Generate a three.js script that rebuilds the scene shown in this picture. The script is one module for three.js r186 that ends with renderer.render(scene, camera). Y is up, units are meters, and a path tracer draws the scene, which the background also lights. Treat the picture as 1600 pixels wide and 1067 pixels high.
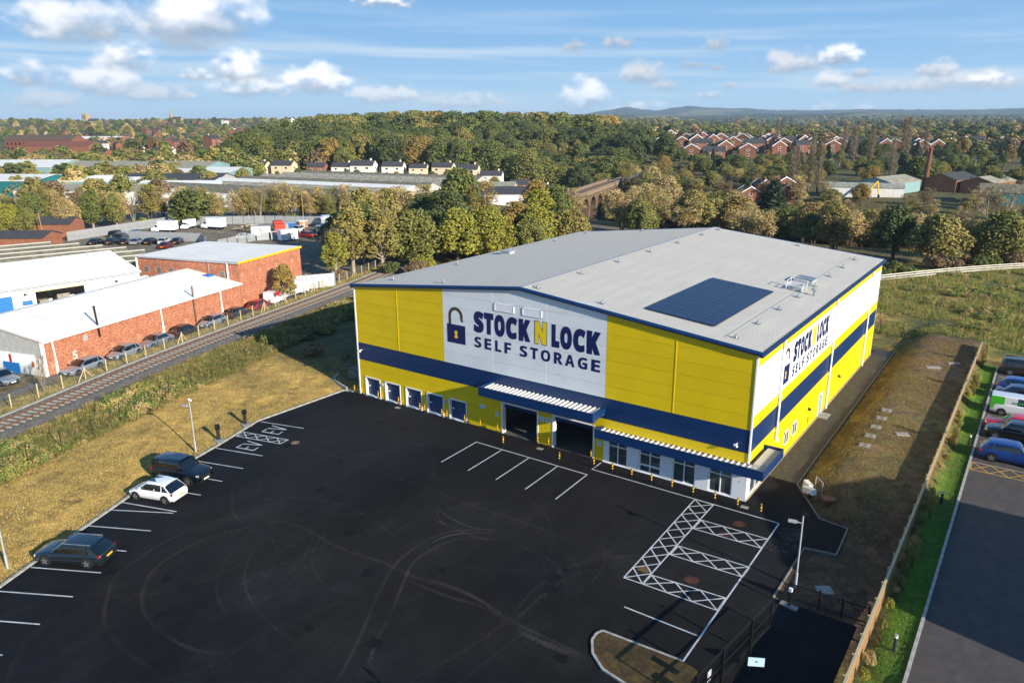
import * as THREE from 'three';
import { FontLoader } from 'three/addons/loaders/FontLoader.js';
import { TextGeometry } from 'three/addons/geometries/TextGeometry.js';

// ---------- camera, sky, sun, exposure ----------
const scene = new THREE.Scene();
const camera = new THREE.PerspectiveCamera(48.48, 1600 / 1067, 0.5, 40000);
{
  const yaw = -0.6198, pitch = 0.2854;
  camera.position.set(54.52, 26.64, 49.95);
  camera.lookAt(54.52 + Math.sin(yaw) * Math.cos(pitch), 26.64 - Math.sin(pitch), 49.95 - Math.cos(yaw) * Math.cos(pitch));
  camera.rotateZ(-0.0061);
}
const SUN = new THREE.Vector3(0.979 * 0.9397, 0.342, 0.205 * 0.9397).normalize();
const sun = new THREE.DirectionalLight(new THREE.Color(1, 0.915, 0.78), 4.8);
sun.position.copy(SUN).multiplyScalar(300); sun.castShadow = true; sun.shadow.radius = 1;
sun.shadow.mapSize.set(4096, 4096);
Object.assign(sun.shadow.camera, { left: -160, right: 160, top: 160, bottom: -160, near: 1, far: 900 });
scene.add(sun, sun.target);
const renderer = new THREE.WebGLRenderer({ antialias: true });
renderer.toneMapping = THREE.LinearToneMapping;
renderer.toneMappingExposure = 1.6;
renderer.shadowMap.enabled = true;
scene.fog = new THREE.FogExp2(new THREE.Color(0.55, 0.76, 1.0), 0.000085);

// ---------- random and noise ----------
function rng(seed) { let a = seed >>> 0; return () => { a = (a + 0x6D2B79F5) | 0; let t = Math.imul(a ^ (a >>> 15), 1 | a); t = (t + Math.imul(t ^ (t >>> 7), 61 | t)) ^ t; return ((t ^ (t >>> 14)) >>> 0) / 4294967296; }; }
const PERM = (() => { const r = rng(7), p = new Float32Array(65536); for (let i = 0; i < 65536; i++) p[i] = r(); return p; })();
const hash = (i, j) => PERM[(i * 73 + j * 10007 + (i * j & 15) * 31) & 65535];
function vnoise(x, y, per = 0) {           // value noise, optionally tiling with a period
  const xi = Math.floor(x), yi = Math.floor(y), fx = x - xi, fy = y - yi;
  let x0 = xi, x1 = xi + 1, y0 = yi, y1 = yi + 1; if (per) { x0 = ((x0 % per) + per) % per; x1 = ((x1 % per) + per) % per; y0 = ((y0 % per) + per) % per; y1 = ((y1 % per) + per) % per; }
  const u = fx * fx * (3 - 2 * fx), v = fy * fy * (3 - 2 * fy);
  const a = hash(x0, y0), b = hash(x1, y0), c = hash(x0, y1), d = hash(x1, y1);
  return a + (b - a) * u + (c - a) * v + (a - b - c + d) * u * v;
}
function fbm(x, y, o = 4, per = 0) { let s = 0, a = 0.5, f = 1, t = 0; for (let i = 0; i < o; i++) { s += a * vnoise(x * f + i * 17.3 * (per ? 0 : 1), y * f + i * 9.1 * (per ? 0 : 1), per * f); t += a; a *= 0.5; f *= 2; } return s / t; }
const sstep = (a, b, x) => { const t = Math.min(1, Math.max(0, (x - a) / (b - a))); return t * t * (3 - 2 * t); };
const lerp = (a, b, t) => a + (b - a) * t;

// ---------- sky: air and clouds ----------
{
  const W = 4096, H = 2048, data = new Float32Array(W * H * 4);
  // azimuth, elevation, half width, half height (degrees), whiteness
  const clouds = [[-153.1,5.7,3.4,1.35,.8],[-146.7,6.26,4.2,2.03,1],[-151.2,3.7,1.6,.97,.9],[-156.5,2.57,1.4,.97,.8],[-152.5,2.33,2.2,1.06,.8],[-144.3,3.16,2.1,1.06,.95],[-146.9,2.88,1,.39,.9],[-139.3,2.37,2.4,1.06,1],[-143.4,1.94,3,.63,.8],[-134.5,1.53,2.7,.68,.7],[-129.1,1.16,3.7,.58,.6],[-120.1,1.32,1.8,1.16,.95],[-116.3,.72,1.6,.48,.8],[-116.1,2.88,1.5,.82,.55],[-114.7,2.05,1,.39,.5],[-112.9,3.49,.9,.29,.4],[-111.1,3.33,.4,.19,.4],[-106.3,3.34,2.2,.82,.6],[-103.4,3.82,1.3,.68,.95],[-111.2,4.69,.8,.48,.45],[-118,5.01,1.2,.44,.45],[-120.9,4.76,.9,.44,.4],[-95.5,1.96,3,.77,.6],[-97.5,2.7,1.2,.58,.6],[-94.6,2.05,1.1,.48,1],[-103.6,2.23,1.3,.58,.7],[-101.9,2.71,.5,.34,.5],[-101.8,1.79,1.3,.39,.5],[-99.4,1.74,1.8,.44,.55],[-110.2,2.15,.4,.29,.5],[-111.4,1.45,.9,.29,.6],[-134.2,7.68,2.2,.44,.9],[-103.8,.53,.8,.44,.8],[-101.5,.42,.8,.44,.85],[-149.6,1.58,3.1,.68,.6],[-155.8,1.15,2.5,.68,.55]];
  const r = rng(41);                       // the same kind of sky goes on all round
  for (let i = 0; i < 190; i++) { let az = r() * 360 - 180, el = 0.5 + r() * r() * 26; const s = 0.5 + el * 0.16; if (az > -161 && az < -88 && el < 9.5) continue; clouds.push([az, el, (0.6 + r() * 2.6) * s, (0.35 + r() * 0.8) * s, 0.45 + r() * 0.55]); }
  const buckets = Array.from({ length: 360 }, () => []);
  for (const c of clouds) for (let a = Math.floor(c[0] - c[2] * 1.7); a <= c[0] + c[2] * 1.7; a++) buckets[((a + 180) % 360 + 360) % 360].push(c);
  for (let j = 0; j < H; j++) {
    const el = ((j + 0.5) / H - 0.5) * 180;
    for (let i = 0; i < W; i++) {
      const k = (j * W + i) * 4, az = ((i + 0.5) / W - 0.5) * 360;
      let R, Gc, B;
      if (el < -0.4) { R = 0.30; Gc = 0.34; B = 0.36; }
      else {
        const e = Math.max(0, el), t = 1 - Math.exp(-e / 4.6), t2 = 1 - Math.exp(-e / 28);
        R = lerp(lerp(0.50, 0.21, t), 0.05, t2); Gc = lerp(lerp(0.70, 0.475, t), 0.17, t2); B = lerp(lerp(0.84, 0.84, t), 0.43, t2);
        // thin high streaks
        const st = e > 9 ? 0 : sstep(0.4, 0.8, fbm(az * 0.07 + 3, e * 1.5 + az * 0.03, 5)) * sstep(9, 1, Math.abs(e - 3.4) * 1.6) * 0.62;
        R = lerp(R, 0.66, st); Gc = lerp(Gc, 0.77, st); B = lerp(B, 0.86, st);
        if (e < 40) for (const c of buckets[Math.floor(az + 180)]) {
          let dx = az - c[0]; if (dx > 180) dx -= 360; if (dx < -180) dx += 360; dx /= c[2] * 1.22;
          let dy = (el - c[1]) / (c[3] * 1.18); if (Math.abs(dx) > 1.7 || dy < -1.6 || dy > 2.2) continue;
          const yb = dy < 0 ? dy * 1.35 : dy * 0.85, sc = 1.7 / Math.max(0.45, c[3]);
          const w = c[4], n = fbm(az * sc * 0.62 + c[0] * 3, el * sc + c[1] * 5, 5), n2 = fbm(az * sc * 0.28 + 40, el * sc * 0.5, 3);
          const d = 0.95 - (dx * dx + yb * yb) * 1.05 + (n - 0.5) * 1.9 + (n2 - 0.5) * 0.5;
          const al = sstep(-0.12, 1.0, d) * (0.6 + 0.33 * w); if (al <= 0) continue;
          const top = sstep(-0.55, 0.6, dy + (n - 0.5) * 1.5);
          const lit = lerp(0.44, lerp(0.5, 1.12, w), top * sstep(0.1, 0.9, w + 0.1));
          const cr = lit * lerp(0.80, 1, top), cg = lit * lerp(0.93, 1.0, top), cb = lit * lerp(1.12, 1.02, top);
          const hz = al * (0.62 + 0.38 * sstep(0.3, 3.2, e));
          R = lerp(R, cr, hz); Gc = lerp(Gc, cg, hz); B = lerp(B, cb, hz);
        }
      }
      data[k] = R * 0.7; data[k + 1] = Gc * 0.7; data[k + 2] = B * 0.7; data[k + 3] = 1;
    }
  }
  const sky = new THREE.DataTexture(data, W, H, THREE.RGBAFormat, THREE.FloatType);
  sky.mapping = THREE.EquirectangularReflectionMapping; sky.magFilter = THREE.LinearFilter; sky.minFilter = THREE.LinearFilter; sky.needsUpdate = true;
  scene.background = sky; scene.environment = sky;
}

// ---------- building helpers ----------
const V = (x, y, z) => new THREE.Vector3(x, y, z);
class MB {                                  // collects faces for one mesh; uv in metres along the face's main plane
  constructor() { this.p = []; this.n = []; this.u = []; this.c = []; this.col = null; this.M = null; }
  at(x, y, z, ry = 0, rx = 0, rz = 0) { this.M = new THREE.Matrix4().makeRotationFromEuler(new THREE.Euler(rx, ry, rz, 'YXZ')).setPosition(x, y, z); return this; }
  home() { this.M = null; return this; }
  tri(a, b, c, na, nb, nc) {
    if (this.M) { const m = this.M; [a, b, c] = [a, b, c].map((q) => V(...q).applyMatrix4(m).toArray()); if (na) { const r3 = new THREE.Matrix3().setFromMatrix4(m); [na, nb, nc] = [na, nb, nc].map((q) => V(...q).applyMatrix3(r3).toArray()); } }
    const ux = b[0] - a[0], uy = b[1] - a[1], uz = b[2] - a[2], vx = c[0] - a[0], vy = c[1] - a[1], vz = c[2] - a[2];
    let nx = uy * vz - uz * vy, ny = uz * vx - ux * vz, nz = ux * vy - uy * vx; const l = Math.hypot(nx, ny, nz) || 1; nx /= l; ny /= l; nz /= l;
    const ax = Math.abs(nx), ay = Math.abs(ny), az = Math.abs(nz);
    for (const [q, nn] of [[a, na], [b, nb], [c, nc]]) {
      this.p.push(q[0], q[1], q[2]); if (nn) this.n.push(nn[0], nn[1], nn[2]); else this.n.push(nx, ny, nz);
      if (ay >= ax && ay >= az) this.u.push(q[0], q[2]); else if (ax >= az) this.u.push(q[2], q[1]); else this.u.push(q[0], q[1]);
      if (this.col) this.c.push(...this.col);
    }
    return this;
  }
  quad(a, b, c, d) { this.tri(a, b, c); return this.tri(a, c, d); }
  box(x0, y0, z0, x1, y1, z1) {
    const A = [x0, y0, z0], B = [x1, y0, z0], C = [x1, y1, z0], D = [x0, y1, z0], E = [x0, y0, z1], F = [x1, y0, z1], G = [x1, y1, z1], H = [x0, y1, z1];
    return this.quad(E, F, G, H).quad(B, A, D, C).quad(F, B, C, G).quad(A, E, H, D).quad(H, G, C, D).quad(A, B, F, E);
  }
  cbox(x, y, z, sx, sy, sz) { return this.box(x - sx / 2, y - sy / 2, z - sz / 2, x + sx / 2, y + sy / 2, z + sz / 2); }
  prism(pts, z0, z1) {                       // polygon (x,y), counter-clockwise, between z0 and z1
    const tr = THREE.ShapeUtils.triangulateShape(pts.map((q) => new THREE.Vector2(q[0], q[1])), []);
    for (const [a, b, c] of tr) { this.tri([...pts[a], z1], [...pts[b], z1], [...pts[c], z1]); this.tri([...pts[c], z0], [...pts[b], z0], [...pts[a], z0]); }
    for (let i = 0; i < pts.length; i++) { const q = pts[i], w = pts[(i + 1) % pts.length]; this.quad([...q, z0], [...w, z0], [...w, z1], [...q, z1]); }
    return this;
  }
  slab(pts, y0, y1) {                        // polygon in plan (x,z) between two heights
    const tr = THREE.ShapeUtils.triangulateShape(pts.map((q) => new THREE.Vector2(q[0], q[1])), []);
    let ar = 0; pts.forEach((q, i) => { const w = pts[(i + 1) % pts.length]; ar += q[0] * w[1] - w[0] * q[1]; });
    for (let [a, b, c] of tr) { const s = (pts[b][0] - pts[a][0]) * (pts[c][1] - pts[a][1]) - (pts[b][1] - pts[a][1]) * (pts[c][0] - pts[a][0]); if (s > 0) [b, c] = [c, b]; const f = (i, y) => [pts[i][0], y, pts[i][1]]; this.tri(f(a, y1), f(b, y1), f(c, y1)); if (y0 < y1) this.tri(f(a, y0), f(c, y0), f(b, y0)); }
    if (y0 < y1) for (let i = 0; i < pts.length; i++) { let q = pts[i], w = pts[(i + 1) % pts.length]; if (ar < 0) [q, w] = [w, q]; this.quad([w[0], y0, w[1]], [q[0], y0, q[1]], [q[0], y1, q[1]], [w[0], y1, w[1]]); }
    return this;
  }
  cyl(a, b, ra, rb = ra, n = 8, cap = true) {
    const A = V(...a), B = V(...b), d = B.clone().sub(A).normalize(), s = Math.abs(d.y) > 0.9 ? V(1, 0, 0) : V(0, 1, 0), e1 = s.cross(d).normalize(), e2 = d.clone().cross(e1);
    const ring = (P, r, t) => { const c = Math.cos(t), q = Math.sin(t); return [P.x + r * (e1.x * c + e2.x * q), P.y + r * (e1.y * c + e2.y * q), P.z + r * (e1.z * c + e2.z * q)]; };
    const nr = (t) => { const c = Math.cos(t), q = Math.sin(t); return [e1.x * c + e2.x * q, e1.y * c + e2.y * q, e1.z * c + e2.z * q]; };
    for (let i = 0; i < n; i++) {
      const t0 = i / n * 2 * Math.PI, t1 = (i + 1) / n * 2 * Math.PI, p0 = ring(A, ra, t0), p1 = ring(A, ra, t1), p2 = ring(B, rb, t1), p3 = ring(B, rb, t0);
      if (ra > 0) this.tri(p0, p1, p2, nr(t0), nr(t1), nr(t1)); if (rb > 0) this.tri(p0, p2, p3, nr(t0), nr(t1), nr(t0));
      if (cap) { if (rb > 0) this.tri(b, p3, p2); if (ra > 0) this.tri(a, p1, p0); }
    }
    return this;
  }
  geo(g) { const q = g.index ? g.toNonIndexed() : g, P = q.attributes.position, N = q.attributes.normal; for (let i = 0; i < P.count; i += 3) { const f = (k) => [P.getX(i + k), P.getY(i + k), P.getZ(i + k)], m = (k) => [N.getX(i + k), N.getY(i + k), N.getZ(i + k)]; this.tri(f(0), f(1), f(2), m(0), m(1), m(2)); } return this; }
  build() {
    const g = new THREE.BufferGeometry();
    g.setAttribute('position', new THREE.BufferAttribute(new Float32Array(this.p), 3)); g.setAttribute('normal', new THREE.BufferAttribute(new Float32Array(this.n), 3)); g.setAttribute('uv', new THREE.BufferAttribute(new Float32Array(this.u), 2));
    if (this.c.length) g.setAttribute('color', new THREE.BufferAttribute(new Float32Array(this.c), 3));
    return g;
  }
}
const mb = () => new MB();
const used = {};
function numbered(n) { const k = used[n] = (used[n] ?? -1) + 1; return k ? n + '_' + String(k).padStart(3, '0') : n; }
function part(name, m, mat, parent) { const o = new THREE.Mesh(m instanceof MB ? m.build() : m, mat); o.name = name; o.castShadow = o.receiveShadow = true; parent.add(o); return o; }
function tag(o, label, category, group) { o.userData.label = label; o.userData.category = category; if (group) o.userData.group = group; return o; }
function thing(name, label, category, [x, y, z] = [0, 0, 0], ry = 0, group) { const o = new THREE.Group(); o.name = numbered(name); o.position.set(x, y, z); o.rotation.y = ry; scene.add(o); return tag(o, label, category, group); }
function solo(name, m, mat, label, category, group) { const o = part(numbered(name), m, mat, scene); return tag(o, label, category, group); }
function struct(name, m, mat) { const o = part(numbered(name), m, mat, scene); o.userData.kind = 'structure'; return o; }
function stuff(o, label, category) { o.userData.kind = 'stuff'; if (label) tag(o, label, category); return o; }
function copy(src, [x, y, z], ry, label, group, s) { const c = src.clone(); c.name = numbered(src.name.replace(/_\d+$/, '')); c.position.set(x, y, z); c.rotation.y = ry; if (s) c.scale.set(...(Array.isArray(s) ? s : [s, s, s])); c.userData = { ...src.userData }; if (label) c.userData.label = label; if (group) c.userData.group = group; scene.add(c); return c; }

// ---------- textures and materials ----------
function tex(size, metres, fn, srgb = true) {      // fn(u, v in 0..1) -> [r,g,b] 0..255, tiling
  const d = new Uint8Array(size * size * 4);
  for (let j = 0; j < size; j++) for (let i = 0; i < size; i++) { const c = fn(i / size, j / size), k = (j * size + i) * 4; d[k] = Math.max(0, Math.min(255, c[0])); d[k + 1] = Math.max(0, Math.min(255, c[1])); d[k + 2] = Math.max(0, Math.min(255, c[2])); d[k + 3] = 255; }
  const t = new THREE.DataTexture(d, size, size); t.wrapS = t.wrapT = THREE.RepeatWrapping; t.magFilter = THREE.LinearFilter; t.minFilter = THREE.LinearMipmapLinearFilter; t.generateMipmaps = true;
  if (srgb) t.colorSpace = THREE.SRGBColorSpace; t.repeat.set(1 / metres, 1 / metres); t.needsUpdate = true; return t;
}
const grey = (v) => [v, v, v];
const T = {
  grain: tex(512, 3, (u, v) => grey(150 + 105 * (0.55 * fbm(u * 8, v * 8, 5, 8) + 0.45 * vnoise(u * 256, v * 256, 256)))),
  streak: tex(512, 9, (u, v) => grey(222 + 33 * (0.6 * fbm(u * 24, v * 4, 4, 4) + 0.4 * fbm(u * 6, v * 6, 3, 6)))),
  grass: tex(1024, 7, (u, v) => { const a = fbm(u * 10, v * 10, 5, 10), b = vnoise(u * 256, v * 256, 256), c = fbm(u * 40, v * 40, 3, 40); const g = 92 + 95 * a + 55 * (b - 0.5) + 60 * (c - 0.5); return [g * 1.06 + 22 * (b - 0.5), g, g * 0.86 - 20 * (c - 0.5)]; }),
  gravel: tex(512, 2.5, (u, v) => { const a = vnoise(u * 170, v * 170, 170), b = fbm(u * 12, v * 12, 4, 12); const g = 110 + 90 * (a - 0.4) + 60 * (b - 0.5); return [g * 1.03, g, g * 0.95]; }),
  brick: tex(512, 4, (u, v) => { const rows = 52, row = Math.floor(v * rows), cu = u * 18 + (row % 2) * 0.5, br = Math.floor(cu) % 18; const h = PERM[(br * 131 + row * 977) & 65535], h2 = PERM[(br * 31 + row * 77 + 999) & 65535]; const fv = v * rows - row, fu = cu - Math.floor(cu); const wear = fbm(u * 7, v * 7, 4, 7); const mortar = fv < 0.14 || fu < 0.05; const lm = h2 > 0.95 ? 1.25 : 1; return mortar ? [176 - 40 * wear, 150 - 40 * wear, 125 - 40 * wear] : [(172 + 60 * (h - 0.5) + 46 * (wear - 0.5)) * lm, (104 + 46 * (h - 0.5) + 52 * (wear - 0.5)) * lm, (76 + 34 * (h - 0.5) + 46 * (wear - 0.5)) * lm]; }),
  farbrick: tex(256, 6, (u, v) => { const a = fbm(u * 12, v * 12, 4, 12); return [228 + 60 * (a - 0.5), 225 + 60 * (a - 0.5), 220 + 60 * (a - 0.5)]; }),
  lichen: tex(512, 8, (u, v) => { const a = fbm(u * 14, v * 14, 5, 14), s = Math.abs(((u * 50) % 1) - 0.5); const g = 190 + 110 * (a - 0.5) - 30 * (s < 0.16 ? 1 : 0); return [g * 1.0, g * 0.98, g * 0.9]; }),
  sheet: tex(256, 2, (u, v) => { const s = ((u * 8) % 1); return grey(215 - (s < 0.15 ? 70 : 0) + 30 * (fbm(u * 6, v * 6, 3, 6) - 0.5)); }),
  panel: tex(512, 6, (u, v) => grey(248 + 12 * (fbm(u * 5, v * 5, 4, 5) - 0.5))), microrib: tex(64, 0.5, (u, v) => grey(127 + 127 * Math.sin(v * 2 * Math.PI * 6)), false),
  ripple: tex(256, 1.2, (u) => grey(127 + 127 * Math.sin(u * 2 * Math.PI * 8)), false),
};
const std = (hex, o = {}) => new THREE.MeshStandardMaterial({ color: hex, roughness: 0.7, ...o });
const M = {
  yellow: std(0xeccb04, { roughness: 0.42 }), navy: std(0x06305f, { roughness: 0.38 }), white: std(0xe9edf0, { roughness: 0.45 }), trim: std(0xf2f3f4, { roughness: 0.4 }),
  liner: std(0x9a9c9c, { roughness: 0.8 }), inner: std(0x55585a, { roughness: 0.9 }), roof: std(0xcac5ba, { roughness: 0.75, map: T.streak }), roofrib: std(0xc2bdb2, { roughness: 0.75 }),
  steel: std(0xb9bdc0, { roughness: 0.35, metalness: 0.7 }), galv: std(0xb7bbbd, { roughness: 0.55, metalness: 0.35 }), black: std(0x101214, { roughness: 0.5 }), rubber: std(0x17181a, { roughness: 0.9 }),
  glass: new THREE.MeshPhysicalMaterial({ color: 0xb4c3c8, roughness: 0.03, transmission: 0.9, thickness: 0, ior: 1.5 }),
  darkglass: new THREE.MeshPhysicalMaterial({ color: 0x0b1014, roughness: 0.05, clearcoat: 1, clearcoatRoughness: 0.03 }),
  solar: std(0x05264a, { roughness: 0.38 }), solarframe: std(0x08213c, { roughness: 0.4 }),
  kerb: std(0xcfcbc0, { roughness: 0.85, map: T.grain }), paint: std(0xeef0f0, { roughness: 0.7, map: T.grain }), paintyellow: std(0xf2c04a, { roughness: 0.75, map: T.grain }), concrete: std(0xb9b4a8, { roughness: 0.9, map: T.grain }),
  wood: std(0xb08a5c, { roughness: 0.85, map: T.streak }), palewood: std(0xcdb98d, { roughness: 0.85, map: T.streak }), whitewood: std(0xe3ded0, { roughness: 0.8 }), brick: std(0xffffff, { roughness: 0.9, map: T.brick }),
  brickred: std(0x8b5a45, { roughness: 0.9, map: T.farbrick }), brickbrown: std(0x82553d, { roughness: 0.9, map: T.farbrick }), brickorange: std(0xa06a50, { roughness: 0.9, map: T.farbrick }), render_: std(0xe6dfd0, { roughness: 0.85 }), cream: std(0xd9c8a6, { roughness: 0.9 }), stone: std(0xb9a682, { roughness: 0.9, map: T.farbrick }),
  slate: std(0x4a4a4e, { roughness: 0.8, map: T.farbrick }), tilebrown: std(0x6b5548, { roughness: 0.85, map: T.farbrick }), tilered: std(0x8a5544, { roughness: 0.85, map: T.farbrick }),
  whiteroof: std(0xfffaee, { roughness: 0.85, map: T.streak }), brightroof: std(0xecebe3, { roughness: 0.85, map: T.streak }), lichenroof: std(0xa09d8e, { roughness: 0.95, map: T.lichen }), greyroof: std(0xd6d3c8, { roughness: 0.9, map: T.lichen }), tealwall: std(0x9cc4c6, { roughness: 0.7, map: T.sheet }), teal: std(0x2d8a90, { roughness: 0.6, map: T.sheet }), paleroof: std(0xd6d9d4, { roughness: 0.75, map: T.lichen }), bluepaint: std(0x1d6fb4, { roughness: 0.55 }), whitewall: std(0xeceae4, { roughness: 0.8, map: T.streak }), whitesheet: std(0xdedcd6, { roughness: 0.6, map: T.sheet }),
  rust: std(0x7c553c, { roughness: 0.9, map: T.grain }), ballast: std(0xd2cec8, { roughness: 1, map: T.gravel, bumpMap: T.gravel, bumpScale: 0.03 }), sleeper: std(0xcfc6b4, { roughness: 0.95, map: T.grain }), tarmac: std(0x7a7a78, { roughness: 0.95, map: T.gravel }), red: std(0xb4161c, { roughness: 0.4 }), orange: std(0xd9641c, { roughness: 0.6 }), signyellow: std(0xf0b818, { roughness: 0.5 }), signwhite: std(0xf0f1f2, { roughness: 0.5 }), signblue: std(0x2a4f8a, { roughness: 0.5 }),
};
// ---------- terrain ----------
const RAILPTS = [[6, 118], [-5, 80], [-13.2, 50], [-20.1, 25.1], [-25.5, 10.3], [-28.4, 1], [-32, -12], [-38, -34], [-59, -100], [-78, -155], [-94, -201], [-104, -245], [-124, -320], [-150, -400]];
const railCurve = new THREE.CatmullRomCurve3(RAILPTS.map(([x, z]) => V(x, 0, z)));
const railLine = railCurve.getSpacedPoints(180);
function polyDist(x, z, pts) { let best = 1e9; for (let i = 0; i + 1 < pts.length; i++) { const ax = pts[i][0], az = pts[i][1], bx = pts[i + 1][0] - ax, bz = pts[i + 1][1] - az; const t = Math.max(0, Math.min(1, ((x - ax) * bx + (z - az) * bz) / (bx * bx + bz * bz))); best = Math.min(best, Math.hypot(x - ax - bx * t, z - az - bz * t)); } return best; }
const RAIL2 = railLine.map((q) => [q.x, q.z]);
const inside = (x, z, P) => { let c = false; for (let i = 0, j = P.length - 1; i < P.length; j = i++) if ((P[i][1] > z) !== (P[j][1] > z) && x < (P[j][0] - P[i][0]) * (z - P[i][1]) / (P[j][1] - P[i][1]) + P[i][0]) c = !c; return c; };
const ring = (P) => [...P, P[0]];
const CARPARK = [[-2.1, 0.2], [-2.4, 10.6], [-0.6, 16], [2.0, 25.1], [5.5, 33], [6.9, 36], [18, 62], [49.3, 62], [49.3, 10.4], [44.7, 10.4], [44.7, 3.9], [46.6, 3.6], [46.5, -0.2], [44.6, -0.5], [41.9, -4.8], [41.8, -5], [39.55, -5], [39.55, 0.02], [-2.1, 0.02]];
const PATH = [[41.8, -5], [41.6, -45.6], [39.55, -45.6], [39.55, -5]];
const FOOT = [[-2.1, 0.1], [39.7, 0.1], [39.7, -43.5], [-2.1, -43.5]];
const NROAD = [[52.2, 62], [52.2, -44.5], [120, -44.5], [120, 62]];
const VALLEY = [[140, -175], [80, -180], [0, -182], [-55, -192], [-100, -214], [-150, -285], [-215, -330]];
const railLineX = (z) => { for (let i = 0; i + 1 < RAILPTS.length; i++) if (z <= RAILPTS[i][1] && z >= RAILPTS[i + 1][1]) return lerp(RAILPTS[i][0], RAILPTS[i + 1][0], (RAILPTS[i][1] - z) / (RAILPTS[i][1] - RAILPTS[i + 1][1])); return -999; };
const bump = (x, z, cx, cz, s, h) => h * Math.exp(-((x - cx) ** 2 + (z - cz) ** 2) / (2 * s * s));
function terrain(x, z) {
  const d = Math.hypot(x, z);
  let y = 0;
  // the bank beside the building and the ground up to the boundary fence
  if (x > 40 && x < 52 && z < 14 && z > -75) {
    const fade = sstep(1.5, -7, z) * sstep(-72, -50, z);
    y += fade * (1.15 * sstep(41.9, 44.6, x) - 0.15 * sstep(45, 49, x));
    if (x > 50) y = lerp(y, 0.35, sstep(50, 51, x));
  } else if (x >= 52 && x < 125 && z > -60) y = 0.35;
  if (x > 52 && z <= -46) y = lerp(0.35, 0, sstep(-46, -62, z));
  // verge towards the railway, railway formation
  const rd = d < 420 ? polyDist(x, z, RAIL2) : 999;
  if (x < 12 && z > -48 && z < 70) { const k = sstep(0.6, 8, -(x + 2.2) + Math.max(0, (z - 11) * 0.365)); y += 0.42 * k * sstep(-48, -38, z) * (x > railLineX(z) ? 1 : 0); }
  if (rd < 7) y = lerp(y, 0.12, sstep(7, 3.6, rd));
  // valley crossed by the viaduct
  const vd = d < 700 ? polyDist(x, z, VALLEY) : 999;
  y -= 11.5 * Math.exp(-(vd * vd) / (2 * 24 * 24));
  // wooded hill, rising town, distant ridges
  y += bump(x, z, -350, -440, 112, 12) + bump(x, z, -150, -480, 70, 5) + bump(x, z, -520, -330, 110, 4);
  y += 15 * sstep(650, 1700, d) * sstep(-0.2, -0.75, x / d) + 6 * sstep(500, 1500, d);
  if (d > 300) y += (fbm(x * 0.004, z * 0.004, 3) - 0.5) * 9 * sstep(300, 900, d);
  if (d > 2200) {
    y = lerp(y, 14 + 16 * fbm(x * 0.0011 + 5, z * 0.0011, 3), sstep(2500, 4200, d));
    y -= 14 * sstep(7200, 9500, d);
  }
  return y;
}
function groundY(x, z) { return terrain(x, z); }
const FIELD = (x, z) => x > 33 && z < -47 && z > -150 && x < 220;
function soil(x, z, out) {                                // what grows or lies where, with some light and shade tinted in (linear colours)
  const d = Math.hypot(x, z), n = fbm(x * 0.21, z * 0.21, 4), m = fbm(x * 0.045 + 7, z * 0.045, 3), q = fbm(x * 0.9, z * 0.9, 3);
  let c;
  const mix = (a, b, t) => [lerp(a[0], b[0], t), lerp(a[1], b[1], t), lerp(a[2], b[2], t)];
  const straw = [0.60, 0.43, 0.14], olive = [0.24, 0.21, 0.06], green = [0.11, 0.15, 0.03], brown = [0.17, 0.11, 0.06], dark = [0.07, 0.075, 0.03], lawn = [0.12, 0.25, 0.02], oliveGold = [0.30, 0.22, 0.03];
  const rd = d < 420 ? polyDist(x, z, RAIL2) : 999;
  if (x > 50.2 && x < 52.4 && z > -45 && z < 62) c = mix(lawn, green, sstep(0.4, 0.8, n));
  else if (x > 41 && x < 50.6 && z > -52 && z < 14) {
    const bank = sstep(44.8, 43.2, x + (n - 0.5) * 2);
    c = mix(mix([0.20, 0.13, 0.08], [0.22, 0.16, 0.08], sstep(0.45, 0.72, n)), oliveGold, bank * 0.75 * sstep(-3, -7, z));  // ochre tint on the slope puts the wall's reflected yellow into the soil colour
    c = mix(c, green, 0.5 * sstep(0.56, 0.72, m) * sstep(0.4, 0.6, q));
    c = mix(c, [0.12, 0.075, 0.045], sstep(-8, 0, z));
  } else if (FIELD(x, z)) c = mix(mix(olive, green, sstep(0.4, 0.66, m)), straw, 0.55 * sstep(0.42, 0.66, n));
  else if (rd < 9 || (x < 12 && x > -24 && z > -48 && z < 70)) {
    c = mix(straw, olive, sstep(0.42, 0.72, n) * 0.8); c = mix(c, [0.58, 0.42, 0.14], 0.6 * sstep(0.5, 0.7, m)); c = mix(c, [0.26, 0.15, 0.07], 0.5 * sstep(0.55, 0.75, q) * sstep(0.5, 0.4, m));
    if (rd < 12) c = mix(c, [0.15, 0.15, 0.04], sstep(12, 8, rd) * 0.8); if (x < -2.5 && z < 0) c = mix(c, [0.13, 0.125, 0.045], sstep(0, -3, z + (n - 0.5) * 3));  // dark bramble ground, toned down to deepen the warehouse shade as well
  } else if (d < 260) { c = mix(dark, olive, 0.7 * n); if (x < -32 && x > -175 && z > -125) c = mix([0.27, 0.26, 0.245], [0.18, 0.17, 0.155], n); }
  else {
    c = mix([0.07, 0.08, 0.025], [0.15, 0.15, 0.05], n);
    if (d > 1200) { const f = vnoise(x * 0.0045 + vnoise(x * 0.002, z * 0.002) * 3, z * 0.0045); c = mix(c, [[0.10, 0.14, 0.035], [0.17, 0.16, 0.06], [0.035, 0.05, 0.018], [0.025, 0.04, 0.015]][Math.floor(f * 7.9) % 4], sstep(1200, 2400, d) * (f > 0.45 ? 0.85 : 0.3)); }
  }
  const j = 0.8 + 0.4 * q; out.push(c[0] * j, c[1] * j, c[2] * j);
}
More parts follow.
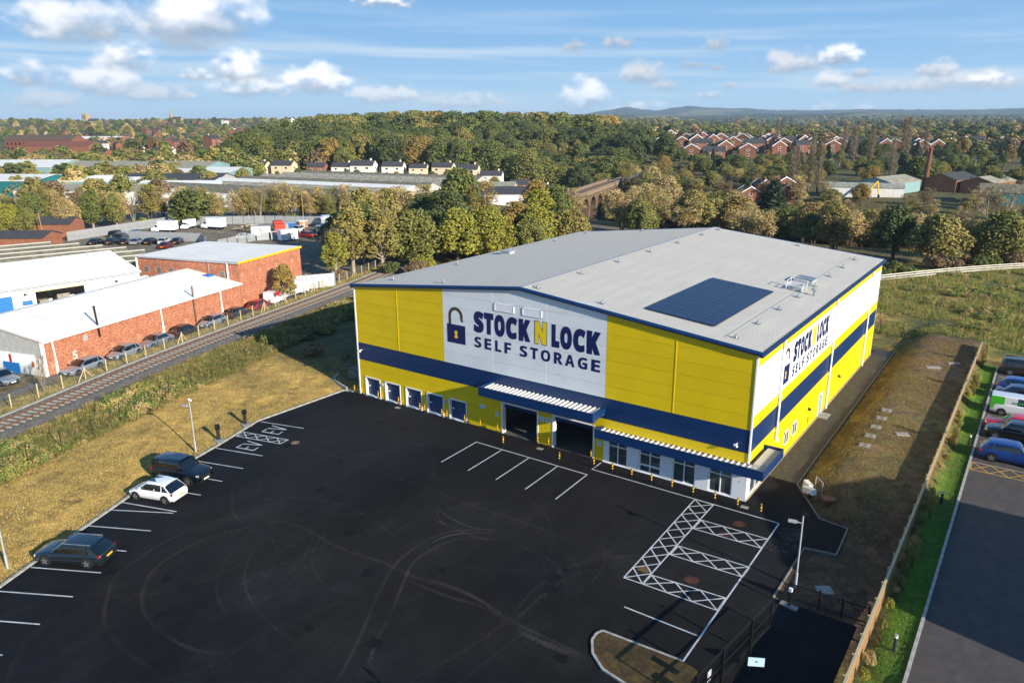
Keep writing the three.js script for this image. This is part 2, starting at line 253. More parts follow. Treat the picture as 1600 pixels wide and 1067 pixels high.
{
  const axis = (lo, hi, step, far, g) => { const a = []; let s = step, v = lo; while (v > -far) { s *= g; v -= s; a.unshift(Math.max(v, -far)); } for (v = lo; v < hi; v += step) a.push(v); s = step; v = hi; a.push(hi); while (v < far) { s *= g; v += s; a.push(Math.min(v, far)); } return a; };
  const xs = axis(-46, 60, 0.8, 11000, 1.042), zs = axis(-70, 50, 0.9, 11000, 1.038), nx = xs.length, nz = zs.length;
  const P = new Float32Array(nx * nz * 3), U = new Float32Array(nx * nz * 2), C = [], I = [];
  const low = [CARPARK, PATH, FOOT, NROAD];
  for (let j = 0; j < nz; j++) for (let i = 0; i < nx; i++) {
    const x = xs[i], z = zs[j]; let y = terrain(x, z);
    if (x > -8 && x < 122 && z > -50 && z < 66) for (const p of low) { const s = inside(x, z, p) ? 0 : polyDist(x, z, ring(p)); if (s < 1.6) y = lerp(p === NROAD ? 0.24 : -0.09, y, sstep(0.75, 1.6, s)); }
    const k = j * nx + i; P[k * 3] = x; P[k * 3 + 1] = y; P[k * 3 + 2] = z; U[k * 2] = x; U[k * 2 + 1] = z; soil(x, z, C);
    if (i + 1 < nx && j + 1 < nz) I.push(k, k + nx, k + 1, k + 1, k + nx, k + nx + 1);
  }
  const g = new THREE.BufferGeometry(); g.setAttribute('position', new THREE.BufferAttribute(P, 3)); g.setAttribute('uv', new THREE.BufferAttribute(U, 2)); g.setAttribute('color', new THREE.BufferAttribute(new Float32Array(C), 3)); g.setIndex(I); g.computeVertexNormals();
  const gm = new THREE.MeshStandardMaterial({ vertexColors: true, map: T.grass, roughness: 1, bumpMap: T.grass, bumpScale: 0.06 }); gm.color.setRGB(2.5, 2.5, 2.5);
  struct('ground', g, gm);
}

// layered hills on the skyline
{
  const R = [[-80, 38], [-60, 34], [-45, 36], [-40, 33], [-36.5, 46], [-33, 40], [-30.5, 62], [-28.6, 94], [-27.2, 122], [-26, 102], [-25, 92], [-23.6, 114], [-22.8, 128], [-21.4, 112], [-19.6, 104], [-17, 84], [-14, 78], [-12, 82], [-7, 74], [-4, 76], [-1, 90], [3, 82], [12, 70], [40, 60]];
  const prof = (a) => { let k = 0; while (k < R.length - 2 && a > R[k + 1][0]) k++; return lerp(R[k][1], R[k + 1][1], sstep(R[k][0], R[k + 1][0], a)); };
  const layer = (d0, d1, height, seed, rows, cols) => {
    const P = [], C = [], U = [], I = [];
    for (let j = 0; j <= rows; j++) for (let i = 0; i <= cols; i++) {
      const az = -78 + i / cols * 112, d = lerp(d0, d1, j / rows), x = 54 + Math.sin(az * Math.PI / 180) * d, z = 50 - Math.cos(az * Math.PI / 180) * d, t = j / rows, bell = sstep(0, 0.62, t) * sstep(1.25, 0.7, t);
      const nz = fbm(x * 0.004 + seed, z * 0.004, 4), wood = fbm(x * 0.0035 + seed * 3, z * 0.0035, 3), y = 6 + (height(az) - 6) * bell + (nz - 0.5) * 16 * bell + (wood > 0.5 ? 5 * vnoise(x * 0.03, z * 0.03) : 0);
      P.push(x, y, z); U.push(x, z); const f = vnoise(x * 0.006 + 9, z * 0.006 + seed), q = 0.8 + 0.4 * vnoise(x * 0.02, z * 0.02), c = wood > 0.46 ? [0.03, 0.042, 0.018] : f > 0.62 ? [0.15, 0.14, 0.06] : f > 0.3 ? [0.075, 0.11, 0.03] : [0.05, 0.07, 0.025]; C.push(c[0] * q, c[1] * q, c[2] * q);
      if (i < cols && j < rows) { const k = j * (cols + 1) + i; I.push(k, k + 1, k + cols + 1, k + 1, k + cols + 2, k + cols + 1); }
    }
    const g = new THREE.BufferGeometry(); g.setAttribute('position', new THREE.BufferAttribute(new Float32Array(P), 3)); g.setAttribute('uv', new THREE.BufferAttribute(new Float32Array(U), 2)); g.setAttribute('color', new THREE.BufferAttribute(new Float32Array(C), 3)); g.setIndex(I); g.computeVertexNormals();
    struct('hills', g, new THREE.MeshStandardMaterial({ vertexColors: true, roughness: 1, side: THREE.DoubleSide }));
  };
  layer(5200, 8600, prof, 3, 40, 620); layer(2900, 4600, (a) => 26 + 20 * fbm(a * 0.16 + 20, 4, 3) * sstep(-45, -25, a), 8, 30, 520);
}

// ---------- asphalt with tyre marks ----------
const asphaltTex = (() => {
  const S = 2048, cv = document.createElement('canvas'); cv.width = cv.height = S; const c = cv.getContext('2d');
  const img = c.createImageData(S, S), d = img.data, r = rng(5);
  for (let j = 0; j < S; j++) for (let i = 0; i < S; i++) {
    const x = i / 32 - 8, z = j / 32 - 8, a = fbm(x * 0.16, z * 0.16, 4), b = fbm(x * 1.7 + 9, z * 0.5, 3), n = r(), s = n > 0.9993 ? 60 : 0;
    let v = 25 + 17 * (a - 0.5) + 9 * (b - 0.5) + 9 * (n - 0.5) + s;
    const joint = Math.abs(((z + Math.sin(x * 0.21) * 0.05) / 4.3) % 1 - 0.5) * 4.3; if (joint < 0.03 && x < 36) v += 4 * fbm(x * 0.4, z, 2); const patch = sstep(0.62, 0.66, vnoise(x * 0.13 + 11, z * 0.11 + 4)); v -= 4 * patch; const grit = sstep(0.58, 0.75, fbm(x * 0.5 + 31, z * 0.5, 4)); v += grit * 8 * n;
    const seam = Math.abs(z - (11.7 + Math.sin(x * 0.3) * 0.06)); if (seam < 0.05) v += 7;
    const warm = sstep(0.45, 0.7, fbm(x * 0.09 + 3, z * 0.09, 3)) * 5;
    const k = (j * S + i) * 4; d[k] = v + warm * 0.9; d[k + 1] = v + 1 + warm * 0.4; d[k + 2] = v + 5 - warm * 0.5; d[k + 3] = 255;
  }
  c.putImageData(img, 0, 0);
  const track = (pts, w, alpha, tone = '160,150,140') => {
    const cr = new THREE.CatmullRomCurve3(pts.map(([x, z]) => V(x, 0, z))), L = cr.getLength(), n = Math.ceil(L / 0.09);
    let prev = null;
    for (let i = 0; i <= n; i++) { const q = cr.getPoint(i / n); if (prev) { const f = 0.85 * alpha * (0.1 + 1.3 * fbm(i * 0.035, w * 9 + pts[0][0], 3) ** 1.4) * Math.min(1, i / 12, (n - i) / 12); c.strokeStyle = `rgba(${tone},${f.toFixed(3)})`; c.lineWidth = w * 24 * (0.6 + 0.7 * r()); c.beginPath(); c.moveTo((prev.x + 8) * 32, (prev.z + 8) * 32); c.lineTo((q.x + 8) * 32, (q.z + 8) * 32); c.stroke(); } prev = q; }
    for (let i = 0; i < L * 3; i++) { const q = cr.getPoint(r()); c.fillStyle = `rgba(170,160,148,${0.25 * r()})`; c.fillRect((q.x + 8 + (r() - 0.5) * w * 1.6) * 32, (q.z + 8 + (r() - 0.5) * w * 1.6) * 32, 1 + r() * 2, 1 + r()); }
  };
  track([[11.8, 21.4], [10.5, 24], [10, 26.9], [10.5, 29.3], [11.2, 31.1], [13.3, 32.8], [15, 33.8], [17.1, 34.3], [19.3, 34.4], [21.6, 34.4]], 0.28, 0.19, '150,130,112');
  track([[13.2, 22.4], [12, 25], [11.9, 27.3], [12.5, 29.4], [13.9, 30.9], [15.6, 31.9], [17.5, 32.4], [19.7, 32.5], [21.6, 32.2], [22.7, 31.7]], 0.3, 0.2, '150,130,112');
  track([[20, 15.2], [16.5, 18.6], [13.2, 22.4]], 0.26, 0.12); track([[19, 14], [15, 17.8], [11.8, 21.4]], 0.24, 0.1);
  track([[15.2, 23.9], [17.2, 26.2], [18.9, 27.4], [21, 28.2], [23.3, 28.7], [25.7, 28.9]], 0.25, 0.14); track([[14.6, 25.2], [16.4, 27.6], [18.6, 29], [21, 29.8]], 0.25, 0.1);
  track([[27.1, 13.6], [25.7, 14.5], [24.6, 15.6], [24.1, 17.6], [24.2, 19.5], [24.6, 21], [25.8, 23.4], [27.4, 26.1], [28.7, 28.5], [29.2, 29.6]], 0.26, 0.24);
  track([[27.8, 14.6], [26.5, 15.2], [25.5, 16.3], [25.1, 18], [25.2, 19.7], [26, 21.3], [27.5, 24], [28.6, 26.2], [29.9, 28.3]], 0.26, 0.24);
  track([[27.4, 13.9], [25.9, 14.8], [24.9, 16], [24.5, 17.7]], 0.1, 0.4, '190,188,182'); track([[21.9, 13.6], [23.3, 14], [25.4, 14.2], [27.1, 13.6]], 0.1, 0.5, '200,198,190'); track([[22.6, 14.8], [24, 14.9], [26.3, 15], [27.8, 14.5]], 0.09, 0.42, '190,188,182'); track([[21.9, 13.6], [23, 14.6], [24.6, 15.3]], 0.08, 0.4, '190,188,182');
  track([[3.9, 11.8], [7.4, 11.7], [11.7, 11.8], [15.3, 11.7], [19.7, 11.6], [22.9, 11.8], [27.1, 11.6], [30.8, 11.7]], 0.12, 0.16);
  track([[12.6, 21.9], [15.2, 20.9], [20.3, 21.1], [24, 20.7], [25.8, 20.8], [28.6, 20.4], [33.3, 20.3]], 0.3, 0.16, '150,138,118'); track([[26.1, 21.2], [29.2, 21.1], [31.7, 20.7], [33.9, 21.2]], 0.28, 0.2, '160,150,130');
  track([[26.5, 20.5], [30, 20.2], [33.6, 20.8], [36.2, 20.9], [38.6, 21]], 0.3, 0.26, '165,160,148'); track([[33.6, 21.2], [36, 21.3], [38.4, 21.2]], 0.5, 0.2, '175,172,160');
  track([[33.2, 20.2], [33, 17.5], [33.4, 14.6], [34.9, 12.2], [37.1, 10.2]], 0.28, 0.12); track([[33.7, 21], [33.7, 18], [34.1, 15.2], [35.5, 12.9]], 0.28, 0.12);
  track([[32.2, 27.6], [32.7, 25.2], [33.2, 22.7], [33.4, 20.5]], 0.25, 0.12, '150,130,128'); track([[34.2, 27.2], [34.4, 24.5], [34.6, 22], [35, 20.5]], 0.25, 0.1, '150,130,128');
  track([[21.9, 34.9], [23.1, 32.5], [23.2, 29], [24.9, 24]], 0.25, 0.09); track([[8.9, 21], [13.9, 17.4], [17.6, 17.1], [22.3, 18.1]], 0.25, 0.1); track([[7, 20], [11, 22.5], [16, 23], [20, 21.8]], 0.22, 0.1);
  for (let i = 0; i < 22; i++) { const x = 6 + r() * 26, z = 12 + r() * 20, a = r() * 6.28, R = 3 + r() * 6, p = []; for (let k = 0; k < 6; k++) p.push([x + Math.cos(a + k * 0.28) * R, z + Math.sin(a + k * 0.28) * R]); track(p, 0.22, 0.05 + 0.06 * r()); }
  const blot = (x, z, R, col) => { for (let i = 0; i < 260; i++) { const a = r() * 6.28, q = R * Math.sqrt(r()) * (0.7 + 0.5 * fbm(Math.cos(a) * 2 + x, Math.sin(a) * 2, 2)); c.fillStyle = `rgba(${col},${0.10 + 0.12 * r()})`; c.fillRect((x + 8 + Math.cos(a) * q) * 32, (z + 8 + Math.sin(a) * q) * 32, 2 + r() * 4, 2 + r() * 4); } };
  blot(40.2, 3.3, 0.42, '100,58,42'); blot(39.9, 5.2, 0.4, '80,46,40'); blot(40.1, 11.4, 0.42, '100,60,44'); blot(37.3, 12, 0.35, '120,96,52'); for (let i = 0; i < 26; i++) blot(4 + r() * 34, 4 + r() * 28, 0.15 + r() * 0.4, '10,10,12'); blot(43.6, 2.6, 0.9, '90,88,82'); blot(43.4, 4.4, 1.2, '95,94,90'); blot(4.2, 11.7, 0.35, '150,130,110');
  const t = new THREE.CanvasTexture(cv); t.colorSpace = THREE.SRGBColorSpace; t.wrapS = t.wrapT = THREE.RepeatWrapping; t.repeat.set(1 / 64, -1 / 64); t.offset.set(8 / 64, 1 - 8 / 64); return t;
})();
const blackTop = new THREE.MeshPhysicalMaterial({ color: 0xffffff, roughness: 0.9, specularIntensity: 0.35, map: asphaltTex, bumpMap: T.gravel, bumpScale: 0.006 });
const plainTop = std(0x84827a, { roughness: 0.8, map: T.gravel }), browntop = std(0x5e5652, { roughness: 0.95, map: T.grain });
struct('car_park', mb().slab(CARPARK, 0, 0), blackTop);
struct('side_path', mb().slab(PATH, 0.004, 0.004), plainTop);
struct('neighbour_road', mb().slab(NROAD, 0.36, 0.36), browntop);

// kerbs
const offsetRun = (pts, w, y0, y1, m = mb()) => { for (let i = 0; i + 1 < pts.length; i++) { const [ax, az] = pts[i], [bx, bz] = pts[i + 1], l = Math.hypot(bx - ax, bz - az), n = Math.max(1, Math.round(l / 0.915)); for (let k = 0; k < n; k++) { const f0 = k / n, f1 = (k + 1) / n, cx = lerp(ax, bx, (f0 + f1) / 2), cz = lerp(az, bz, (f0 + f1) / 2); m.at(cx, 0, cz, Math.atan2(-(bz - az), bx - ax)).box(-l / n / 2 + 0.004, y0, -w / 2, l / n / 2 - 0.004, y1, w / 2); } } return m.home(); };
function kerbStones(name, pts, w, y0, y1, mat) {            // each stone a piece of the kerb
  const root = new THREE.Group(); root.name = numbered(name); root.userData.kind = 'structure'; scene.add(root);
  const shared = {};
  for (let i = 0; i + 1 < pts.length; i++) { const [ax, az] = pts[i], [bx, bz] = pts[i + 1], l = Math.hypot(bx - ax, bz - az), n = Math.max(1, Math.round(l / 0.915)), L = l / n, key = L.toFixed(2); shared[key] ??= mb().box(-L / 2 + 0.006, y0, -w / 2, L / 2 - 0.006, y1, w / 2).build(); for (let k = 0; k < n; k++) { const o = part('kerb_stone', shared[key], mat, root); o.position.set(lerp(ax, bx, (k + 0.5) / n), 0, lerp(az, bz, (k + 0.5) / n)); o.rotation.y = Math.atan2(-(bz - az), bx - ax); } }
  return root;
}
kerbStones('kerb', [[-0.9, 0.0], [-2.15, 0.35], [-2.5, 10.6], [-0.7, 16], [1.9, 25.1], [5.4, 33], [6.8, 36], [13, 50]], 0.2, -0.2, 0.1, M.kerb);
kerbStones('path_edging', [[41.68, -45.6], [41.88, -4.8], [44.6, -0.45], [46.5, -0.15], [46.65, 3.62], [44.75, 3.95], [44.75, 10.4]], 0.09, -0.2, 0.05, std(0x9a948a, { roughness: 0.9, map: T.grain }));
kerbStones('roadside_kerb', [[52.1, -44.6], [52.2, 30]], 0.16, 0.1, 0.46, M.kerb);
{ const isl = [[38.15, 18.75], [42.6, 18.55], [43.6, 18.6], [43.6, 22.2], [41.4, 21.7], [39.6, 21.35], [38.6, 20.6], [38.05, 19.7], [37.98, 19.1]];
  kerbStones('island_kerb', [[43.6, 22.2], [41.4, 21.7], [39.6, 21.35], [38.6, 20.6], [38.05, 19.7], [37.98, 19.1], [38.15, 18.72], [42.6, 18.5]], 0.13, -0.1, 0.1, M.kerb);
  struct('island_grass', mb().slab(isl, 0.075, 0.075), std(0x7d6a3a, { roughness: 1, map: T.grass })); }

// painted lines, each a strip 5 mm above the asphalt
const strip = (m, x0, z0, x1, z1, w = 0.1, y = 0.006) => { const l = Math.hypot(x1 - x0, z1 - z0), nx = -(z1 - z0) / l * w / 2, nz = (x1 - x0) / l * w / 2; return m.quad([x0 + nx, y, z0 + nz], [x1 + nx, y, z1 + nz], [x1 - nx, y, z1 - nz], [x0 - nx, y, z0 - nz]); };
const line = (...a) => struct('bay_line', strip(mb(), ...a), M.paint);
for (const a of [[-2.15, 10.5, 2.35, 9.3], [-0.4, 16.4, 4.2, 15.1], [0.35, 18.85, 4.9, 17.5], [1.05, 21.1, 5.5, 19.8], [1.75, 23.5, 6.15, 22.05], [3.75, 29.1, 7.95, 27], [4.85, 31.4, 9.05, 29.3], [5.95, 33.7, 10.15, 31.5], [7.0, 36, 11.25, 33.7], [8.1, 38.3, 12.35, 36], [9.2, 40.6, 13.45, 38.3], [2.4, 26, 6.95, 24.5], [2.85, 27.05, 6.95, 24.75]]) line(...a);
for (const x of [17.05, 19.8, 22.55, 25.3, 28.0]) line(x, 2.85, x + 0.1, 7.55);
line(17.0, 2.8, 28.05, 2.8); line(38.1, 16.1, 42.5, 16.1);
line(27.8, 1.75, 42.45, 1.75); line(27.85, 0.3, 27.85, 1.7); line(42.5, 1.8, 42.65, 18.5);
const hatch = (corners, n, mat, w = 0.09) => { const m = mb(), [A, B, C, D] = corners; for (const [p, q] of [[A, B], [B, C], [C, D], [D, A]]) strip(m, ...p, ...q, w); for (let i = 0; i < n; i++) { const f = i / n, g = (i + 1) / n, at = (P, Q, t) => [lerp(P[0], Q[0], t), lerp(P[1], Q[1], t)]; strip(m, ...at(A, B, f), ...at(D, C, g), w, 0.0075); strip(m, ...at(D, C, f), ...at(A, B, g), w, 0.009); } return struct('hatched_marking', m, mat); };
hatch([[-1.4, 12.9], [3.3, 11.75], [3.4, 12.7], [-1.15, 13.85]], 4, M.paint);
hatch([[36.45, 1.8], [36.75, 13.55], [37.95, 13.5], [37.85, 1.8]], 9, M.paint); hatch([[37.95, 4.35], [42.5, 4.2], [42.5, 5.55], [37.95, 5.75]], 3, M.paint); hatch([[38.0, 8.35], [42.6, 8.1], [42.6, 9.4], [38.0, 9.6]], 3, M.paint); hatch([[38.0, 12.35], [42.55, 12.0], [42.55, 13.4], [38.0, 13.5]], 3, M.paint);
for (const [ox, oz] of [[-0.1, 11.9], [0.95, 15.3]]) {     // EV, read from the bay
  const m = mb(), d = [0.969, -0.247], k = [-0.247, -0.969], P = (a, b) => [ox + d[0] * a + k[0] * b, oz + d[1] * a + k[1] * b], st = (a, b, c, e, y) => strip(m, ...P(a, b), ...P(c, e), 0.12, y);
  st(-0.06, 0, 1.8, 0, 0.006); st(0, 0, 0, 0.62, 0.0075); st(0.87, 0, 0.87, 0.5, 0.0075); st(1.74, 0, 1.74, 0.62, 0.0075); st(-0.05, 0.8, 1.75, 1.12, 0.006); st(-0.05, 1.44, 1.75, 1.12, 0.0075); struct('painted_letters', m, M.paint);
}
{ const h = hatch([[52.3, -15.9], [57.4, -15.9], [57.4, -14.3], [52.3, -14.3]], 4, M.paintyellow); h.position.y = 0.36; }
for (const z of [-15.95, -18.4, -20.8, -23.2, -25.6, -28, -30.4, -33, -35.8, -38.6, -41.2]) { const o = line(52.4, z, 57.2, z); o.position.y = 0.36; }
// small covers let into the asphalt
for (const [x, z] of [[39.8, 0.9], [22.3, 0.85], [5.8, 0.75]]) struct('drain_cover', mb().box(x - 0.28, -0.05, z - 0.2, x + 0.28, 0.012, z + 0.2), M.concrete);

// railway
{
  const bal = mb(), up = (q, t, o, y) => [q.x - t.z * o, y, q.z + t.x * o]; const R1 = mb(), R2 = mb();
  const run = (m, o0, y0, o1, y1) => { for (let i = 0; i < 180; i++) { const a = railLine[i], b = railLine[i + 1], ta = railCurve.getTangentAt(i / 180), tb = railCurve.getTangentAt((i + 1) / 180); m.quad(up(a, ta, o0, y0), up(b, tb, o0, y0), up(b, tb, o1, y1), up(a, ta, o1, y1)); } };
  run(bal, 3.3, 0.02, 1.75, 0.3); run(bal, 1.75, 0.3, -1.75, 0.3); run(bal, -1.75, 0.3, -3.1, 0.02); struct('ballast', bal, M.ballast);
  const rails = thing('railway_track', 'rusty single railway track on grey ballast beside the verge', 'railway track');
  for (const o of [0.76, -0.76]) { const m = mb(); run(m, o + 0.06, 0.34, o + 0.035, 0.5); run(m, o + 0.035, 0.5, o - 0.035, 0.5); run(m, o - 0.035, 0.5, o - 0.06, 0.34); part('rail', m, M.rust, rails); }
  const sg = mb().box(-1.25, 0.29, -0.12, 1.25, 0.375, 0.12).build(), L = railCurve.getLength(); let n = 0;
  for (let s = 0; s < L && n < 300; s += 0.72) { const q = railCurve.getPointAt(s / L); if (q.z > 44 || q.z < -60) continue; const t = railCurve.getTangentAt(s / L), o = part('sleeper', sg, M.sleeper, rails); o.position.set(q.x, 0, q.z); o.rotation.y = Math.atan2(t.x, t.z); n++; }
  const tr = mb(); run(tr, -1.95, 0.1, -1.95, 0.4); run(tr, -1.95, 0.4, -2.25, 0.4); run(tr, -2.25, 0.4, -2.25, 0.1); solo('cable_trough', tr, M.concrete, 'pale concrete cable trough running along the railway', 'cable trough');
}
// ---------- the storage warehouse ----------
const font = await new FontLoader().loadAsync('fonts/droid/droid_sans_bold.typeface.json');
const WX = 39.53, WD = 43.2, EAVE = 11.22, RIDGE = 13.3, MID = WX / 2;
const roofY = (x) => lerp(EAVE, RIDGE, 1 - Math.abs(x - MID) / MID);
const shed = thing('storage_warehouse', 'large yellow, navy and white self storage warehouse with grey pitched roof', 'warehouse');
{
  const pr = rng(29), tones = {}, tone = (k) => { tones[k] ??= [0.965, 0.985, 1, 1.012].map((f) => { const m = M[k].clone(); m.color.multiplyScalar(f); m.map = T.panel; m.bumpMap = T.microrib; m.bumpScale = 0.004; return m; }); return tones[k][Math.floor(pr() * 4)]; };
  const bays = [0, 5.65, 11.3, 16.8, 22.3, 27.85, 33.6, WX], g = 0.008, TH = 0.16;
  const holes = [[0.82, 2.84, 1.98], [3.5, 5.58, 1.98], [6.25, 8.33, 1.98], [8.97, 11.05, 1.98], [11.75, 13.75, 1.98], [17.72, 21.56, 2.93], [22.98, 27.0, 2.93], [27.85, WX, 2.93]];
  const rows = [0.06, 0.99, 1.98, 2.93, 3.72, 4.6, 5.48]; while (rows.at(-1) < RIDGE) rows.push(rows.at(-1) + 1.05);
  const clip = (x0, x1, y0, y1) => { const top = (x) => Math.min(y1, roofY(x) - 0.1), p = [[x0, y0], [x1, y0]]; const xs = [x1]; for (const x of [MID, x0 + (x1 - x0) / 3, x0 + (x1 - x0) * 2 / 3]) if (x > x0 && x < x1) xs.push(x); /* where the slope meets the panel's top */ for (const s of [-1, 1]) { const xc = MID + s * MID * (1 - (y1 + 0.1 - EAVE) / (RIDGE - EAVE)); if (xc > x0 && xc < x1) xs.push(xc); } xs.push(x0); for (const x of [...new Set(xs)].sort((a, b) => b - a)) { const t = top(x); if (t > y0 + 0.01) p.push([x, t]); } return p; };
  for (let b = 0; b < 7; b++) for (let r = 0; r + 1 < rows.length; r++) {
    const y0 = rows[r] + (r ? g : 0), y1 = rows[r + 1] - g; if (y0 > Math.max(roofY(bays[b]), roofY(bays[b + 1]), (bays[b] < MID && bays[b + 1] > MID) ? RIDGE : 0) - 0.15) continue;
    const mat = tone(r >= 4 && r < 6 ? 'navy' : r >= 6 && b >= 2 && b <= 4 ? 'white' : 'yellow');
    let segs = [[bays[b] + g * 0.8, bays[b + 1] - g * 0.8]];
    for (const [hx0, hx1, ht] of holes) if (ht > rows[r] + 0.1) segs = segs.flatMap(([a, c]) => hx1 <= a || hx0 >= c ? [[a, c]] : [[a, Math.min(hx0, c)], [Math.max(hx1, a), c]].filter(([q, w]) => w - q > 0.03));
    for (const [a, c] of segs) { const pts = clip(a, c, y0, y1); if (pts.length > 2) part('wall_panel', mb().prism(pts, -TH, 0), mat, shed); }
  }
  // side wall towards the path
  const zb = [0, -6, -11.4, -16.8, -22.2, -27.6, -33, -38, -WD], sh = [[0, -4.05, 2.93]], sr = [0.12, 0.99, 1.98, 2.93, 3.72, 4.6, 5.48, 6.45, 7.35, 8.27, 9.2, 10.1, EAVE - 0.08];
  for (let b = 0; b < 8; b++) for (let r = 0; r + 1 < sr.length; r++) { const mat = tone(r >= 4 && r < 6 ? 'navy' : r >= 7 && r < 11 ? 'white' : 'yellow'); let z0 = zb[b] - g, z1 = zb[b + 1] + g; if (b === 0 && sr[r] < 2.9) z0 = sh[0][1]; part('wall_panel', mb().box(WX - TH, sr[r] + g, z1, WX, sr[r + 1] - g, z0), mat, shed); }
  part('rear_wall', mb().prism([[0, 0], [WX, 0], [WX, EAVE], [MID, RIDGE - 0.08], [0, EAVE]], -WD - 0.1, -WD), M.white, shed);
  part('flank_wall', mb().box(0, 0, -WD, TH, EAVE, -0.2), M.white, shed);
  // liner behind the joints, floor, office partitions
  const li = mb(); li.box(0.1, 3.0, -0.3, WX - 0.1, EAVE - 0.3, -TH - 0.02); for (const [a, b] of [[0.1, 0.82], [2.84, 3.5], [5.58, 6.25], [8.33, 8.97], [11.05, 11.75], [13.75, 17.72], [21.56, 22.98], [27, 27.85]]) li.box(a, 0.06, -0.3, b, 3.0, -TH - 0.02); for (const [a, b] of [[0.82, 2.84], [3.5, 5.58], [6.25, 8.33], [8.97, 11.05], [11.75, 13.75]]) li.box(a, 2.0, -0.3, b, 3.0, -TH - 0.02); li.prism([[0.2, EAVE - 0.3], [WX - 0.2, EAVE - 0.3], [MID, RIDGE - 0.3]], -0.3, -TH - 0.02); li.box(WX - 0.3, 3.0, -WD + 0.1, WX - TH - 0.02, EAVE - 0.2, -0.3); li.box(WX - 0.3, 0.06, -WD + 0.1, WX - TH - 0.02, 3.0, -4.1); li.box(27.6, 0, -7, 27.82, 3.2, -0.3); li.box(27.85, 0.02, -7.1, WX - 0.3, 3.2, -6.9); li.box(27.85, 3.0, -6.9, WX - 0.3, 3.1, -0.3);
  li.box(13.9, 0.02, -16.2, 27.6, 4, -16); li.box(16.4, 0.02, -16, 16.6, 4, -0.3);
  part('inner_wall', li, M.inner, shed);
  part('floor_slab', mb().box(0.02, -0.05, -WD, WX - 0.02, 0.03, -0.02), std(0x77736c, { roughness: 0.55, map: T.grain }), shed);
  part('office_floor', mb().box(27.9, 0.03, -6.85, WX - 0.35, 0.05, -0.5), std(0xa98a63, { roughness: 0.5, map: T.streak }), shed);
  part('plinth', mb().box(WX - 0.05, 0, -WD, WX + 0.09, 0.11, 0.0), std(0xc9b68c, { roughness: 0.9, map: T.grain }), shed);
  // roof slopes with raised ribs
  for (const s of [-1, 1]) {
    const xe = s < 0 ? -0.2 : WX + 0.2, ye = EAVE - 0.02, up = [MID, RIDGE], z0 = 0.2, z1 = -WD - 0.25, m = mb();
    const P = (t, y, z) => [lerp(up[0], xe, t), lerp(up[1], ye, t) + y, z];
    m.quad(P(0, 0, z0), P(1, 0, z0), P(1, 0, z1), P(0, 0, z1)).quad(P(0, -0.14, z0), P(0, -0.14, z1), P(1, -0.14, z1), P(1, -0.14, z0)).quad(P(1, -0.14, z0), P(1, -0.14, z1), P(1, 0, z1), P(1, 0, z0)).quad(P(0, -0.14, z0), P(1, -0.14, z0), P(1, 0, z0), P(0, 0, z0)).quad(P(0, -0.14, z1), P(0, 0, z1), P(1, 0, z1), P(1, -0.14, z1));
    const sl = part('roof_slope', m, M.roof, shed), rb = mb();
    for (let z = z0 - 0.3; z > z1 + 0.1; z -= 0.5) rb.quad(P(0.005, 0, z + 0.045), P(1, 0, z + 0.045), P(1, 0.035, z + 0.02), P(0.005, 0.035, z + 0.02)).quad(P(0.005, 0.035, z + 0.02), P(1, 0.035, z + 0.02), P(1, 0.035, z - 0.02), P(0.005, 0.035, z - 0.02)).quad(P(0.005, 0.035, z - 0.02), P(1, 0.035, z - 0.02), P(1, 0, z - 0.045), P(0.005, 0, z - 0.045));
    part('roof_rib', rb, M.roofrib, sl).userData.kind = 'stuff';
    if (s > 0) { const gt = mb(); for (let z = 0; z > -WD; z -= 0.5) gt.box(WX + 0.2, EAVE - 0.1, z - 0.36, WX + 0.235, EAVE + 0.045, z - 0.1); part('gutter_bracket', gt, M.black, sl); }
    part('gutter', mb().box(Math.min(xe, xe - s * 0.02), EAVE - 0.26, z1, Math.max(xe + s * 0.2, xe), EAVE - 0.03, z0), M.navy, shed);
    const vt = mb(); vt.cyl([xe + s * 0.1, ye + 0.0, 0.14], [MID, RIDGE + 0.02, 0.14], 0.17, 0.17, 10); part('verge_trim', vt, M.navy, shed);
    const vb = mb(); vb.cyl([xe, ye - 0.03, z1 + 0.1], [MID, RIDGE - 0.02, z1 + 0.1], 0.1, 0.1, 8); part('verge_trim', vb, M.navy, shed);
  }
  part('ridge_cap', mb().quad([MID - 0.45, RIDGE + 0.02, 0.1], [MID, RIDGE + 0.09, 0.1], [MID, RIDGE + 0.09, -WD], [MID - 0.45, RIDGE + 0.02, -WD]).quad([MID, RIDGE + 0.09, 0.1], [MID + 0.45, RIDGE + 0.02, 0.1], [MID + 0.45, RIDGE + 0.02, -WD], [MID, RIDGE + 0.09, -WD]), M.roofrib, shed);
  // corner trims, vertical joint covers, downpipes
  part('corner_trim', mb().box(-0.1, 0.04, -0.2, 0.05, EAVE - 0.1, 0.05), M.trim, shed);
  part('corner_trim', mb().box(WX - 0.05, 2.95, -0.1, WX + 0.06, EAVE - 0.1, 0.06), M.trim, shed);
  for (const x of [16.8, 22.3]) part('joint_cover', mb().box(x - 0.035, 5.5, 0.0, x + 0.035, roofY(x) - 0.15, 0.004), M.trim, shed);
  for (const x of [5.65, 33.6]) part('joint_cover', mb().box(x - 0.035, 5.5, 0.0, x + 0.035, roofY(x) - 0.15, 0.025), M.yellow, shed);
  for (const z of [-6.05, -22.3, -38.05]) { const m = mb(); m.cyl([WX + 0.13, z < -10 ? 0.02 : 2.7, z], [WX + 0.13, EAVE - 0.2, z], 0.09, 0.09, 10); for (const y of [3.4, 6.2, 9]) m.box(WX, y, z - 0.14, WX + 0.24, y + 0.06, z + 0.14); part('downpipe', m, M.trim, shed); }
